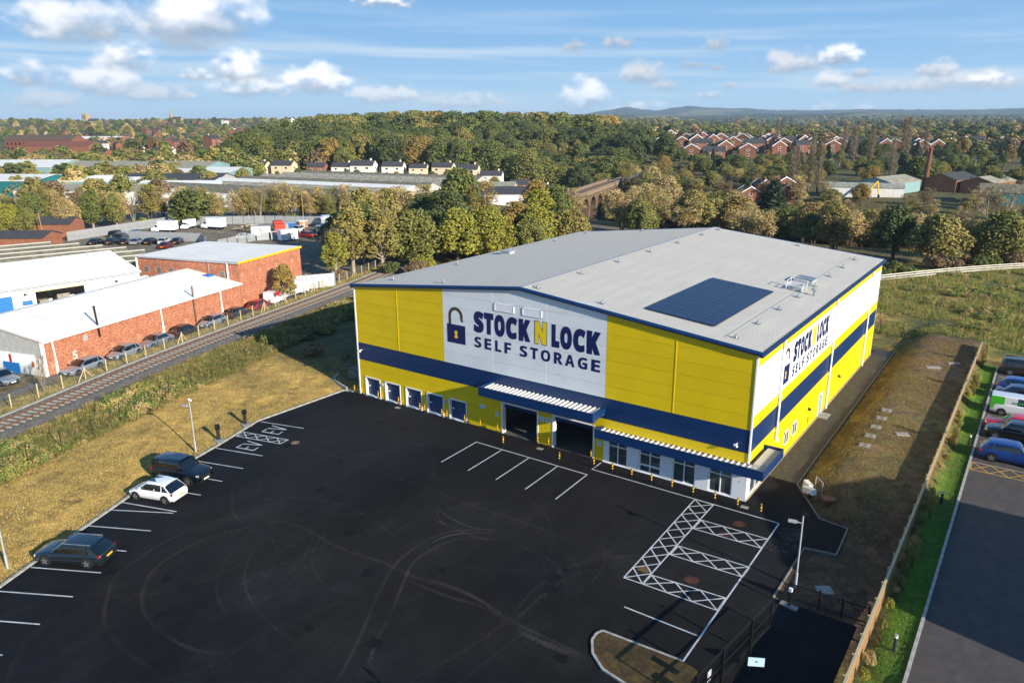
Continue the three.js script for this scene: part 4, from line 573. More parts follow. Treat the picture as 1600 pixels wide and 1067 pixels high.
car('crossover', paint(0x0b1013, 0.35), 'black crossover facing the lawn strip', [54.7, 0.36, -22.9], Math.PI - 0.02, NB);
car('crossover', paint(0x0d3d8c, 0.4), 'blue crossover beside the yellow hatched bay', [54.75, 0.36, -17.7], 0.02, NB);
const LN = { group: 'cars along the brick wall' }, silver = paint(0xa9b2b8, 0.6);
car('estate', silver, 'silver estate car by the brick wall, closest to the corner pipe', [-30.9, 0, 12.4], -1.3, LN);
car('hatch', silver, 'silver hatchback second along the brick wall', [-32.3, 0, 6.9], -1.3, LN);
car('saloon', paint(0x8f9aa2, 0.6), 'grey-silver saloon third along the brick wall', [-33.7, 0, 2.2], -1.3, LN);
car('saloon', paint(0x14161a, 0.3), 'black saloon between two silver cars at the wall', [-35.2, 0, -2.6], 1.84, LN);
car('hatch', silver, 'silver hatchback past the black saloon at the wall', [-36.3, 0, -7.4], -1.3, LN);
car('saloon', paint(0x101114, 0.3), 'black car near the tall brick block', [-37.6, 0, -12.3], 1.84, LN);
car('hatch', paint(0xa01318, 0.3), 'red hatchback below the shadowed brick wall', [-38.9, 0, -16.9], 1.84, LN);
car('saloon', paint(0x9aa4ab, 0.6), 'silver saloon parked in front of the white gable', [-34.3, 0, 19.4], 0.15, LN);

// ---------- street furniture on the site ----------
{ // striped bollards
  const post = mb().cyl([0, 0, 0], [0, 0.92, 0], 0.055, 0.055, 10).build(), band = mb().cyl([0, 0.6, 0], [0, 0.76, 0], 0.06, 0.06, 10).cyl([0, 0.84, 0], [0, 0.94, 0], 0.06, 0.045, 10).build();
  let src; const put = (x, z, label, group) => { if (!src) { src = thing('bollard', label, 'bollard', [x, 0, z], 0, group); part('post', post, M.black, src); part('yellow_band', band, M.signyellow, src); part('yellow_band', mb().cyl([0, 0.4, 0], [0, 0.5, 0], 0.06, 0.06, 10), M.signyellow, src); } else copy(src, [x, 0, z], 0, label, group); };
  const DB = 'bollards beside the roller doors', OB = 'bollards in front of the glazed office';
  const ORD = ['first', 'second', 'third', 'fourth', 'fifth', 'sixth', 'seventh', 'eighth', 'ninth', 'tenth', 'eleventh']; [-0.5, 0.6, 2.85, 3.4, 5.6, 6.15, 8.35, 8.95, 11.1, 11.7, 13.8].forEach((x, i) => put(x, 0.38, `${ORD[i]} black and yellow bollard along the roller doors, counted from the outer corner`, DB));
  put(15.6, 0.38, 'black and yellow bollard alone before the plain yellow wall', DB); [17.5, 21.75, 22.85, 26.95].forEach((x, i) => put(x, 0.38, ['black and yellow bollard between plain yellow wall and first loading bay', 'black and yellow bollard on the first bay side of the pier', 'black and yellow bollard on the second bay side of the pier', 'black and yellow bollard between second loading bay and office'][i], 'bollards at the loading bay jambs'));
  put(19.5, 2.25, 'black and yellow bollard standing free before the first loading bay', 'free-standing bollards'); put(25.1, 2.25, 'black and yellow bollard standing free before the second loading bay', 'free-standing bollards');
  for (let i = 0; i < 9; i++) put(27.85 + i * 1.66, 1.5, `${ORD[i]} black and yellow bollard along the office front, counted from the loading bay`, OB);
}
{ // lamp columns
  const mk = (label, x, z, ry, h, two) => { const t = thing('lamp_column', label, 'lamp post', [x, 0, z], ry, 'galvanised lamp columns'); part('column', mb().cyl([0, 0, 0], [0, 0.95, 0], 0.085, 0.085, 10).cyl([0, 0.95, 0], [0, h, 0], 0.055, 0.045, 10), M.galv, t); const hd = part('lantern', mb().cyl([0, h - 0.55, 0], [-0.3, h - 0.5, 0], 0.03, 0.03, 6).box(-0.78, h - 0.56, -0.12, -0.28, h - 0.46, 0.12), M.galv, t); part('lens', mb().box(-0.74, h - 0.575, -0.1, -0.32, h - 0.562, 0.1), M.trim, hd); part('security_camera', mb().cyl([0.0, h, 0], [0.0, h + 0.12, 0], 0.09, 0.09, 8).cyl([-0.05, h + 0.12, -0.03], [0.3, h + 0.06, 0.1], 0.07, 0.06, 8), two ? M.black : M.trim, t); return t; };
  mk('galvanised lamp column on the dry verge behind the four-by-four', -1.1, 17.8, 0.3, 4.6); mk('galvanised lamp column on the verge near the estate car', 4.9, 34.6, 0.5, 4.6);
  mk('galvanised lamp column with dark camera on the bare earth corner', 45.5, 8.6, 0.2, 4.75, true); mk('galvanised lamp column at the car park entrance', 42.4, 30.8, 0.4, 4.6);
}
for (const [x, z, l] of [[-2.75, 11.75, 'black charging post on a concrete pad next to the first EV bay'], [-1.65, 15.25, 'black charging post on a concrete pad next to the second EV bay']]) { const t = thing('charging_post', l, 'charging post', [x, 0.02, z], -0.3, 'electric car charging posts'); part('pad', mb().box(-0.3, -0.1, -0.35, 0.75, 0.07, 0.35), M.concrete, t); part('column', mb().box(-0.1, 0.07, -0.13, 0.1, 1.05, 0.13), M.black, t); part('head', mb().at(0, 1.2, 0, 0, 0, -0.12).box(-0.15, -0.2, -0.19, 0.15, 0.2, 0.19), M.black, t); part('screen', mb().at(0, 1.2, 0, 0, 0, -0.12).box(0.15, -0.08, -0.08, 0.155, 0.1, 0.08), M.darkglass, t); }
// post and mesh fences: every bay's wires, every post
function meshFence(name, label, pts, h, postMat, wireMat, { step = 2.6, pitch = 0.16, rows = 7, wr = 0.004, pr = 0.035, props = [] , y = null} = {}) {
  const t = thing(name, label, 'fence'); let k = 0;
  const gy = (x, z) => y ?? groundY(x, z);
  const P = []; for (let i = 0; i + 1 < pts.length; i++) { const [ax, az] = pts[i], [bx, bz] = pts[i + 1], n = Math.max(1, Math.round(Math.hypot(bx - ax, bz - az) / step)); for (let j = 0; j < n; j++) P.push([lerp(ax, bx, j / n), lerp(az, bz, j / n)]); } P.push(pts.at(-1));
  P.forEach(([x, z], i) => {
    const y0 = gy(x, z), m = mb().cyl([x, y0 - 0.2, z], [x, y0 + h, z], pr, pr, 6); if (props.includes(i)) { const [nx, nz] = P[Math.min(i + 1, P.length - 1)], [qx, qz] = P[Math.max(i - 1, 0)], l = Math.hypot(nx - qx, nz - qz), dx = (nx - qx) / l, dz = (nz - qz) / l; for (const s of [-1, 1]) m.cyl([x + dx * s * 1.0, y0, z + dz * s * 1.0], [x, y0 + h * 0.85, z], pr * 0.8, pr * 0.8, 6); } part('post', m, postMat, t);
    if (i + 1 < P.length) { const [bx, bz] = P[i + 1], y1 = gy(bx, bz), w = mb(), L = Math.hypot(bx - x, bz - z); for (let r = 0; r <= rows; r++) { const f = h * (0.04 + 0.94 * r / rows); w.cyl([x, y0 + f, z], [bx, y1 + f, bz], wr, wr, 3, false); } for (let s = pitch; s < L; s += pitch) { const f = s / L; w.cyl([lerp(x, bx, f), lerp(y0, y1, f) + 0.05, lerp(z, bz, f)], [lerp(x, bx, f), lerp(y0, y1, f) + h * 0.98, lerp(z, bz, f)], wr * 0.8, wr * 0.8, 3, false); } part('mesh_panel', w, wireMat, t); }
  });
  return t;
}
meshFence('railway_fence', 'black steel mesh fence between the dry verge and the brambles', [[-3, 43], [-6.3, 33.5], [-8.4, 27.6], [-12.2, 15.7], [-15.8, 4.1], [-18.6, -6], [-22, -18], [-27, -40]], 2.0, M.black, M.black, { step: 2.95 });
meshFence('lane_fence', 'pale timber post and chain-link fence along the lane', [[-21.5, 31], [-25.4, 19.5], [-29.4, 6], [-33, -5.5], [-37.2, -18.5], [-41.2, -31], [-46, -46], [-52, -64]], 1.55, M.palewood, M.galv, { step: 2.7, pr: 0.07, props: [6, 11, 17, 22, 27], wr: 0.0035, pitch: 0.13, rows: 9 });
meshFence('boundary_fence', 'black mesh fence closing the bank behind the warehouse', [[36, -53], [49.4, -52.8], [50.1, -49.5]], 2.0, M.black, M.black, { step: 2.9 });
{ // white post and rail fence across the field
  const t = thing('post_and_rail_fence', 'white three-rail fence along the top of the rough field', 'fence'), path = [[25, -80.5], [32.7, -88.2], [41, -101], [51.4, -115.5], [60, -126]]; const P = []; for (let i = 0; i + 1 < path.length; i++) for (let j = 0; j < 6; j++) P.push([lerp(path[i][0], path[i + 1][0], j / 6), lerp(path[i][1], path[i + 1][1], j / 6)]);
  P.forEach(([x, z], i) => { const y = groundY(x, z); part('post', mb().cbox(x, y + 0.62, z, 0.13, 1.3, 0.13), M.whitewood, t); if (P[i + 1]) { const [bx, bz] = P[i + 1], l = Math.hypot(bx - x, bz - z), yb = groundY(bx, bz); for (const h of [0.4, 0.78, 1.15]) part('rail', mb().at((x + bx) / 2, (y + yb) / 2 + h, (z + bz) / 2, Math.atan2(-(bz - z), bx - x), 0, Math.atan2(yb - y, l)).box(-l / 2, -0.065, -0.025, l / 2, 0.065, 0.025), M.whitewood, t); } });
}
{ // boarded boundary fence
  const t = thing('boarded_fence', 'long pale timber boarded fence beside the lawn strip', 'fence'), pg = mb(); for (let i = 0; i < 12; i++) pg.box(0.0 + (i % 2) * 0.012, 0, i * 0.15 + 0.004, 0.03 + (i % 2) * 0.012, 1.45, i * 0.15 + 0.146); pg.box(-0.03, 0.3, 0, 0.0, 0.4, 1.8).box(-0.03, 1.1, 0, 0.0, 1.2, 1.8); const panelG = pg.build(), capG = mb().box(-0.05, 1.45, 0, 0.09, 1.49, 1.8).build(), postG = mb().box(-0.07, 0, -0.05, 0.07, 1.6, 0.05).build();
  for (let z = -49.5; z < 26; z += 1.8) { const y = 0.28; const p = part('fence_panel', panelG, M.wood, t); p.position.set(50.05, y, z); const c = part('capping_rail', capG, M.palewood, t); c.position.set(50.05, y, z); const q = part('fence_post', postG, M.palewood, t); q.position.set(49.97, y - 0.1, z); }
}
{ // gate, its fence, barrier and boards near the entrance
  const t = thing('sliding_gate', 'black vertical-bar sliding gate at the car park entrance', 'gate', [45.45, 0, 13.3], Math.atan2(-(21.2 - 13.3), 44.4 - 45.45)); const L = 8; part('frame', mb().box(0, 0.12, -0.04, L, 0.24, 0.04).box(0, 1.75, -0.04, L, 1.83, 0.04).box(0, 0.9, -0.03, L, 0.96, 0.03).box(0, 0.1, -0.05, 0.08, 1.85, 0.05).box(L - 0.08, 0.1, -0.05, L, 1.85, 0.05), M.black, t); const bar = mb().box(-0.009, 0.2, -0.009, 0.009, 1.8, 0.009).build(); for (let x = 0.15; x < L - 0.1; x += 0.13) { const o = part('bar', bar, M.black, t); o.position.x = x; } part('guide_post', mb().box(2.6, 0, -0.2, 2.7, 2.1, -0.1).box(5.6, 0, -0.2, 5.7, 2.1, -0.1), M.black, t); part('motor_box', mb().box(7.3, 0, -0.5, 7.8, 1.1, -0.12), M.black, t); part('warning_sign', mb().box(6.4, 0.7, 0.05, 6.75, 1.3, 0.06), M.signwhite, t);
  const b = thing('concrete_pad', 'white concrete pad with a short black reader post', 'reader post', [45.75, 0, 10.75], -0.15); part('pad', mb().box(-0.5, -0.05, -0.16, 0.5, 0.12, 0.16), M.concrete, b); part('post', mb().box(-0.04, 0.12, -0.04, 0.04, 1.0, 0.04), M.black, b); part('reader', mb().box(-0.09, 1.0, -0.07, 0.09, 1.22, 0.07), M.trim, b);
  const f = thing('entrance_fence', 'black bar fence between the reader post and the boarded fence', 'fence', [45.6, 0, 10.2], 0.03); part('rail', mb().box(0, 0.2, -0.02, 4.2, 0.26, 0.02).box(0, 1.1, -0.02, 4.2, 1.16, 0.02), M.black, f); const bg = mb().box(-0.012, 0.1, -0.012, 0.012, 1.2, 0.012).build(); for (let x = 0.1; x < 4.1; x += 0.14) { const o = part('bar', bg, M.black, f); o.position.x = x; } for (const x of [0, 1.6, 2.8, 4.15]) { const o = part('post', mb().box(-0.05, 0, -0.05, 0.05, 1.3, 0.05), M.black, f); o.position.x = x; }
  const s = thing('notice_board', 'pale blue notice board standing beside the sliding gate', 'sign', [45.95, 0, 17.2], 0.5); part('board', mb().box(-0.4, 0.45, 0, 0.4, 0.95, 0.025), std(0xb9d6ea, { roughness: 0.4 }), s); part('leg', mb().box(-0.3, 0, -0.03, -0.26, 0.6, 0), M.black, s); part('leg', mb().box(0.26, 0, -0.03, 0.3, 0.6, 0), M.black, s); part('print', mb().box(-0.06, 0.68, 0.026, 0.06, 0.76, 0.029), M.signblue, s);
}
for (const [x, z, l] of [[51.75, -19.3, 'dark bollard light with a white cap by the blue crossover'], [51.2, -6.9, 'dark bollard light standing on the shaded lawn'], [51.35, 11.9, 'dark bollard light on the sunny lawn near the entrance']]) { const t = thing('bollard_light', l, 'bollard light', [x, 0.35, z], 0, 'bollard lights on the lawn'); part('column', mb().cyl([0, 0, 0], [0, 0.8, 0], 0.09, 0.09, 12), std(0x30363b, { roughness: 0.5 }), t); part('lens', mb().cyl([0, 0.8, 0], [0, 0.92, 0], 0.085, 0.085, 12), M.trim, t); part('cap', mb().cyl([0, 0.92, 0], [0, 0.98, 0], 0.1, 0.08, 12), M.galv, t); }
// things left on the bank
[-12.4, -14.7, -17, -19.4, -21.7].forEach((z, i) => { const t = thing('drain_kerb_block', `${['first', 'second', 'third', 'fourth', 'fifth'][i]} white H-shaped concrete block on the bank, counted from the barriers`, 'concrete block', [44.95, groundY(44.95, z) - 0.02, z], 0.1, 'concrete frames in a row on the bank'); part('bar', mb().box(-0.42, 0, -0.3, 0.42, 0.14, -0.14), M.concrete, t); part('bar', mb().box(-0.42, 0, 0.14, 0.42, 0.14, 0.3), M.concrete, t); part('bar', mb().box(-0.3, 0.0, -0.14, -0.12, 0.13, 0.14), M.concrete, t); part('bar', mb().box(0.16, 0.0, -0.14, 0.34, 0.13, 0.14), M.concrete, t); });
{ const t = thing('barrier_stack', 'white plastic barriers and hoop rail dumped at the path corner', 'barrier', [43.1, groundY(43.1, -3.6), -3.6], -0.9); part('barrier', mb().box(-0.9, 0, -0.2, 0.1, 0.5, 0.15), M.whitewood, t); part('barrier', mb().at(0.5, 0.1, 0.25, 0.2, 0, 0.2).box(-0.6, 0, -0.2, 0.5, 0.42, 0.2), M.whitewood, t); part('hoop_rail', mb().cyl([-0.5, 0, -0.6], [-0.5, 0.95, -0.6], 0.03, 0.03, 6).cyl([0.6, 0, -0.6], [0.6, 0.95, -0.6], 0.03, 0.03, 6).cyl([-0.5, 0.95, -0.6], [0.6, 0.95, -0.6], 0.03, 0.03, 6), M.galv, t); part('foot', mb().cyl([0.7, 0.12, 0.35], [1.0, 0.1, 0.45], 0.12, 0.12, 8), M.rubber, t); }
for (const [x, z, w] of [[47.0, -16.8, 0.5], [46.6, -38, 0.7], [48.2, -41, 0.6]]) { const o = solo('stone_slab', mb().at(x, groundY(x, z), z, 0.5).box(-w, -0.05, -0.3, w, 0.1, 0.3), M.concrete, x === 47.0 ? 'pale stone slab on the bank beside the concrete frames' : x < 47 ? 'pale stone slab high on the far bank' : 'pale stone slab near the fence shadow', 'stone', 'stone slabs on the bank'); }
for (const [x, z, l] of [[44.6, -2.7, 'reddish inspection cover in the bare earth'], [47.0, 8.0, 'grey inspection cover in the shaded earth by the entrance']]) solo('inspection_cover', mb().at(x, groundY(x, z) + 0.03, z, 0.6).box(-0.45, -0.1, -0.4, 0.45, 0.04, 0.4), x < 46 ? M.brickred : M.concrete, l, 'manhole cover');
// bin store in the shade beside the warehouse
{ kerbStones('store_kerb', [[-6.3, -2.6], [-5.4, -1.2], [-3.6, -0.5], [-2.2, -0.1]], 0.2, -0.2, 0.22, M.kerb);
  for (const [x, z, m, l] of [[-3.9, -3.0, std(0x6d7270), 'grey wheeled bin in the shade beside the warehouse'], [-2.6, -2.9, std(0x565c5c), 'dark grey wheeled bin between two others'], [-1.2, -3.4, std(0x5f7d16), 'green wheeled bin against the warehouse wall']]) { const t = thing('wheeled_bin', l, 'bin', [x, 0, z], 0.1, 'wheeled bins beside the warehouse'); part('body', mb().prism([[-0.5, 0.15], [0.5, 0.15], [0.58, 1.15], [-0.58, 1.15]], -0.5, 0.5), m, t); part('lid', mb().box(-0.6, 1.15, -0.54, 0.6, 1.22, 0.54), M.black, t); for (const s of [-0.42, 0.42]) part('wheel', mb().cyl([s, 0.08, 0.38], [s + 0.05, 0.08, 0.38], 0.08, 0.08, 8), M.rubber, t); }
}
// ---------- buildings ----------
// gabled shell in local axes: x along the ridge, z across; returns geometries for walls and roof
function gableWalls(m, L, Wd, h, rh, x0 = -L / 2, z0 = -Wd / 2) { m.box(x0, -0.4, z0, x0 + L, h, z0 + Wd); for (const x of [x0, x0 + L]) { const a = [x, h, z0], b = [x, h, z0 + Wd], c = [x, h + rh, z0 + Wd / 2]; m.tri(a, b, c); } return m; }
function gableRoof(m, L, Wd, h, rh, o = 0.25, t = 0.12, x0 = -L / 2, z0 = -Wd / 2) {
  for (const s of [-1, 1]) { const zc = z0 + Wd / 2, ze = zc + s * (Wd / 2 + o), ye = h - o * rh / (Wd / 2), P = (x, k, y) => [x, lerp(h + rh, ye, k) + y, lerp(zc, ze, k)], a = x0 - o, b = x0 + L + o; m.quad(P(a, 0, t), P(b, 0, t), P(b, 1, t), P(a, 1, t)).quad(P(a, 0, 0), P(a, 1, 0), P(b, 1, 0), P(b, 0, 0)).quad(P(a, 1, 0), P(a, 1, t), P(b, 1, t), P(b, 1, 0)).quad(P(a, 0, 0), P(a, 0, t), P(a, 1, t), P(a, 1, 0)).quad(P(b, 0, 0), P(b, 1, 0), P(b, 1, t), P(b, 0, t)); }
  return m;
}
const houseKit = {};
function house(kind, label, x, z, ry, group, s = 1) {
  const K = { estate: [7.5, 8.2, 5, 2.7, M.brickred, M.tilebrown, true], estate2: [7, 9, 5, 2.4, M.brickbrown, M.tilebrown, true], estate3: [11, 7.6, 5, 2.4, M.brickorange, M.slate, true], terrace: [11.5, 7.5, 5.2, 2.3, M.render_, M.slate, false], terrace2: [10.5, 7.5, 5.2, 2.2, M.cream, M.slate, false], redterrace: [11, 7.5, 5.3, 2.4, M.brickorange, M.slate, false], town: [9, 8, 6, 2.8, M.brickbrown, M.tilebrown, false], town2: [10, 8, 6, 2.6, M.brickred, M.slate, false], townwhite: [10, 8, 5.6, 2.6, M.render_, M.slate, false], garage: [9, 6, 2.6, 0.4, M.brickorange, M.greyroof, false] }[kind];
  const y = groundY(x, z);
  if (!houseKit[kind]) {
    const [L, W, h, rh, wm, rm, barge] = K, t = thing('house', label, 'house', [x, y, z], ry, group); houseKit[kind] = t;
    part('wall', gableWalls(mb(), L, W, h, rh), wm, t); const r = part('roof', gableRoof(mb(), L, W, h, rh), rm, t);
    if (kind !== 'garage') part('chimney', mb().box(L * 0.3, h + rh * 0.5, -0.4, L * 0.3 + 0.7, h + rh + 0.9, 0.4), wm, r);
    if (barge) { for (const sx of [-1, 1]) for (const sz of [-1, 1]) { const x0 = sx * (L / 2 + 0.27), m = mb(); m.quad([x0, h + rh - 0.12, 0], [x0, h - 0.36, sz * (W / 2 + 0.25)], [x0, h + 0.02, sz * (W / 2 + 0.25)], [x0, h + rh + 0.24, 0]); part('barge_board', m, M.trim, t); } }
    const win = (m, x0, y0, w2, h2, side) => side === 'x' ? m.box(L / 2 + 0.002, y0, x0 - w2 / 2, L / 2 + 0.05, y0 + h2, x0 + w2 / 2) : m.box(x0 - w2 / 2, y0, W / 2 + 0.002, x0 + w2 / 2, y0 + h2, W / 2 + 0.05);
    for (const [x0, y0, w2, h2, sd] of kind === 'garage' ? [[-2.5, 0, 2.4, 2, 'z'], [2.5, 0, 2.4, 2, 'z']] : [[-L * 0.25, 1, 1.6, 1.2, 'z'], [L * 0.25, 3.4, 1.5, 1.1, 'z'], [-L * 0.25, 3.4, 1.5, 1.1, 'z'], [0, 1, 1.7, 1.2, 'x'], [0, 3.4, 1.4, 1.1, 'x']]) { const w = part(kind === 'garage' ? 'garage_door' : 'window', win(mb(), x0, y0, w2, h2, sd), M.trim, t); if (kind !== 'garage') part('pane', (sd === 'x' ? mb().box(L / 2 + 0.05, y0 + 0.12, x0 - w2 / 2 + 0.12, L / 2 + 0.06, y0 + h2 - 0.1, x0 + w2 / 2 - 0.12) : mb().box(x0 - w2 / 2 + 0.12, y0 + 0.12, W / 2 + 0.05, x0 + w2 / 2 - 0.12, y0 + h2 - 0.1, W / 2 + 0.06)), M.darkglass, w); }
    if (kind !== 'garage') part('door', mb().box(L * 0.12, 0, W / 2 + 0.002, L * 0.12 + 0.95, 2.1, W / 2 + 0.05), kind.startsWith('t') ? M.signblue : M.trim, t);
    t.scale.setScalar(s); return t;
  }
  return copy(houseKit[kind], [x, y, z], ry, label, group, s);
}
const EST = 'brick houses of the estate across the valley';
[[-246, -610, 0], [-167, -464, 1], [-145, -437, 0], [-183, -550, 2], [-193, -619, 0], [-206, -613, 1], [-161, -562, 0], [-129, -484, 1], [-109, -485, 0], [-134, -550, 0], [-91, -572, 0], [-79, -544, 1], [-68, -549, 2], [-69, -636, 1], [-52, -557, 0], [-52, -593, 1], [-39, -599, 0], [-31, -569, 1], [-22, -574, 0], [-19, -635, 2], [-15, -664, 0], [-8, -681, 2], [0, -715, 2], [11, -663, 1], [17, -708, 2], [-283, -667, 1], [-217, -533, 2], [-133, -576, 1], [-155, -449, 1], [-172, -560, 0], [-118, -500, 1], [-100, -520, 0], [-60, -572, 2], [30, -690, 2], [42, -640, 1], [-225, -560, 0], [-238, -585, 1], [-206, -505, 0], [-186, -490, 1], [-60, -660, 2], [-95, -640, 2]].forEach(([x, z, k], i) => house(['estate', 'estate2', 'estate3'][k], ['red brick house with white gable boards on the estate', 'brown brick house with white gable boards on the estate', 'long orange brick house with dark roof on the estate'][k], x, z, [-0.95, -1.25, 0.35][k] + ((i * 37) % 7 - 3) * 0.06, EST, 1.25));
for (let j = 0; j < 5; j++) for (let i = 0; i < 6; i++) { const k = (i + j * 2) % 3, x = -196 + i * 17 + j * 9, z = -418 - j * 30 + i * 7; house(['estate', 'estate2', 'estate3'][k], ['red brick house in the close rows of the estate', 'brown brick house in the close rows of the estate', 'long orange brick house in the close rows of the estate'][k], x, z, [-0.95, -1.1, 0.45][k], 'close rows of estate houses', 1.1); }
[[-118, -386], [-104, -366], [-94, -349]].forEach(([x, z], i) => house('garage', ['brick garage block highest on the estate slope', 'middle brick garage block below the estate', 'brick garage block lowest, above the brown scrub'][i], x, z, 0.5, 'estate garage blocks'));
[[-36, -238, 0], [-31, -246, 1], [-26, -230, 0], [-38, -228, 1]].forEach(([x, z, k]) => house(['estate', 'estate2'][k], k ? 'brown brick house beneath the bare poplars' : 'red brick house beneath the bare poplars', x, z, -0.8, 'houses beneath the poplars', 0.8));
[[-228, -206, 0], [-217, -212, 0], [-206, -218, 0], [-195, -224, 1], [-184, -229, 1], [-172, -234, 1], [-161, -238, 0], [-150, -242, 2], [-139, -246, 0], [-128, -250, 1], [-117, -254, 2], [-240, -199, 2], [-252, -193, 1], [-264, -186, 1], [-277, -180, 1]].forEach(([x, z, k]) => house(['terrace', 'terrace2', 'redterrace'][k], ['white rendered house in the row below the wood', 'cream rendered house in the row below the wood', 'red brick house in the row below the wood'][k], x + ((x * 7) % 5) * 0.5, z + ((x * 13) % 7) * 0.5, 0.5 + ((x * 11) % 5) * 0.03, 'row of houses below the wood', 0.8 + Math.abs((x * 17) % 5) * 0.045));
{ // the town rising in the distance
  const r = rng(77); let n = 0; for (let i = 0; i < 700 && n < 170; i++) { const u = r(), d = 520 + r() * r() * 1500, a = -1.17 + u * 0.42, x = 54 + Math.sin(a) * d, z = 50 - Math.cos(a) * d, k = Math.floor(r() * 3); if (fbm(x * 0.01, z * 0.01, 2) < 0.45) continue; n++; house(['town', 'town2', 'townwhite'][k], ['brown brick house among the trees of the far town', 'red brick slate-roofed house in the far town', 'white rendered house in the far town'][k], x, z, r() * 3, 'houses of the far town', 0.62 + r() * 0.45); }
  house('townwhite', 'white gabled house at the edge of the trees', -372, -190, -0.6, 'houses of the far town'); house('town2', 'red brick house next to the white gabled house', -380, -196, -0.4, 'houses of the far town');
}
const block = (name, label, cat, x, z, ry, L, W, h, rh, wm, rm, group, extra) => { const t = thing(name, label, cat, [x, groundY(x, z), z], ry, group); part('wall', gableWalls(mb(), L, W, h, rh), wm, t); part('roof', gableRoof(mb(), L, W, h, rh, 0.3, 0.15), rm, t); extra?.(t); return t; };
block('mill_building', 'long red brick mill at the foot of the town', 'mill', -660, -265, 0.35, 70, 16, 10, 4, M.brickred, M.tilebrown, null, (t) => { for (let i = 0; i < 16; i++) for (const y of [2, 6]) part('window', mb().box(-33 + i * 4.3, y, 8.01, -31.4 + i * 4.3, y + 2, 8.1), M.darkglass, t); });
block('mill_building', 'lower orange brick hall in front of the long mill', 'mill', -560, -232, 0.35, 62, 14, 6, 3, M.brickorange, M.tilered);
block('retail_shed', 'wide white roofed shed left of the mill trees', 'shed', -770, -365, 0.4, 60, 30, 7, 2, M.brickorange, M.whiteroof);
{ const t = thing('church_tower', 'pale stone church tower on the skyline above the town', 'church', [-1730, groundY(-1730, -830), -830], 0.3); part('tower', mb().box(-6, 0, -6, 6, 24, 6), M.stone, t); for (const [x, z] of [[-5.3, -5.3], [5.3, -5.3], [-5.3, 5.3], [5.3, 5.3]]) part('pinnacle', mb().cyl([x, 23.5, z], [x, 30, z], 1.1, 0.15, 6), M.stone, t); for (const s of [-2.6, 2.6]) part('belfry_window', mb().box(s - 1, 14, 6.01, s + 1, 20, 6.1), M.darkglass, t); part('nave', gableWalls(mb(), 30, 12, 9, 5, 8, -6), M.stone, t); part('nave_roof', gableRoof(mb(), 30, 12, 9, 5, 0.3, 0.2, 8, -6), M.slate, t); }
{ const t = thing('church_spire', 'slim stone church spire above the far red roofs', 'church', [-1560, groundY(-1560, -930), -930], 0.3); part('tower', mb().box(-3.4, 0, -3.4, 3.4, 14, 3.4), M.stone, t); part('spire', mb().cyl([0, 14, 0], [0, 32, 0], 3.8, 0.1, 8), M.stone, t); part('nave', gableWalls(mb(), 24, 11, 8, 5, 4, -5.5), M.stone, t); part('nave_roof', gableRoof(mb(), 24, 11, 8, 5, 0.3, 0.2, 4, -5.5), M.slate, t); }
// teal and white sheds at the edge of the yard trees
const SH = 'industrial sheds beyond the yard';
block('industrial_shed', 'pale green metal shed with ribbed grey roof', 'shed', -345, -110, 0.55, 60, 34, 7, 2.4, M.tealwall, M.brightroof, SH); block('industrial_shed', 'long pale blue shed behind the white roofs', 'shed', -300, -140, 0.5, 90, 26, 6.5, 2, M.tealwall, M.greyroof, SH); block('industrial_shed', 'teal fronted shed low at the frame edge', 'shed', -272, -78, 0.5, 40, 24, 6, 1.6, M.teal, M.brightroof, SH); block('industrial_shed', 'white roofed shed between the teal sheds', 'shed', -250, -100, 0.5, 46, 20, 5, 1.6, M.tealwall, M.whiteroof, SH); block('industrial_shed', 'low grey shed with long white eaves band', 'shed', -214, -84, 0.5, 52, 18, 4.5, 1.4, M.whitewall, M.greyroof, SH); block('industrial_shed', 'pale blue shed end beside the bare trees', 'shed', -262, -150, 0.5, 44, 22, 5, 1.5, M.tealwall, M.brightroof, SH); block('industrial_shed', 'dark roofed shed with solar roof strip', 'shed', -222, -118, 0.52, 38, 20, 5, 2.2, M.whitesheet, M.slate, SH); block('industrial_shed', 'white ribbed shed behind the bare trees', 'shed', -196, -104, 0.52, 30, 16, 4.5, 2, M.whitesheet, M.brightroof, SH);
{ // multi-span works
  const t = thing('factory_works', 'wide grey multi-span factory roof behind the birch trees', 'factory', [-158, 0, -142], 0.14); for (let i = 1; i < 8; i++) { const z0 = -44 + i * 11; part('wall', gableWalls(mb(), 86, 11, 4.6, 1.9, -43, z0), M.whitesheet, t); part('roof', gableRoof(mb(), 86, 11, 4.6, 1.9, 0.1, 0.12, -43, z0), i % 3 === 1 ? M.lichenroof : i === 5 ? M.brightroof : M.greyroof, t); } part('rooflight', mb().at(0, 5.3, 38.5, 0, 0, 0).box(-20, 0, -0.5, 10, 0.3, 0.5), M.whiteroof, t);
  block('factory_shed', 'white and orange trimmed yard sheds before the works', 'shed', -175, -98, 0.5, 30, 14, 4, 1, M.whitewall, M.brightroof); block('factory_shed', 'grey shed at the end of the works near the viaduct', 'shed', -118, -172, 0.5, 26, 15, 5, 1.6, M.whitesheet, M.greyroof); block('factory_shed', 'white gabled shed with a flue beside the viaduct', 'shed', -101, -168, 0.6, 18, 12, 4.6, 2, M.whitewall, M.slate);
}
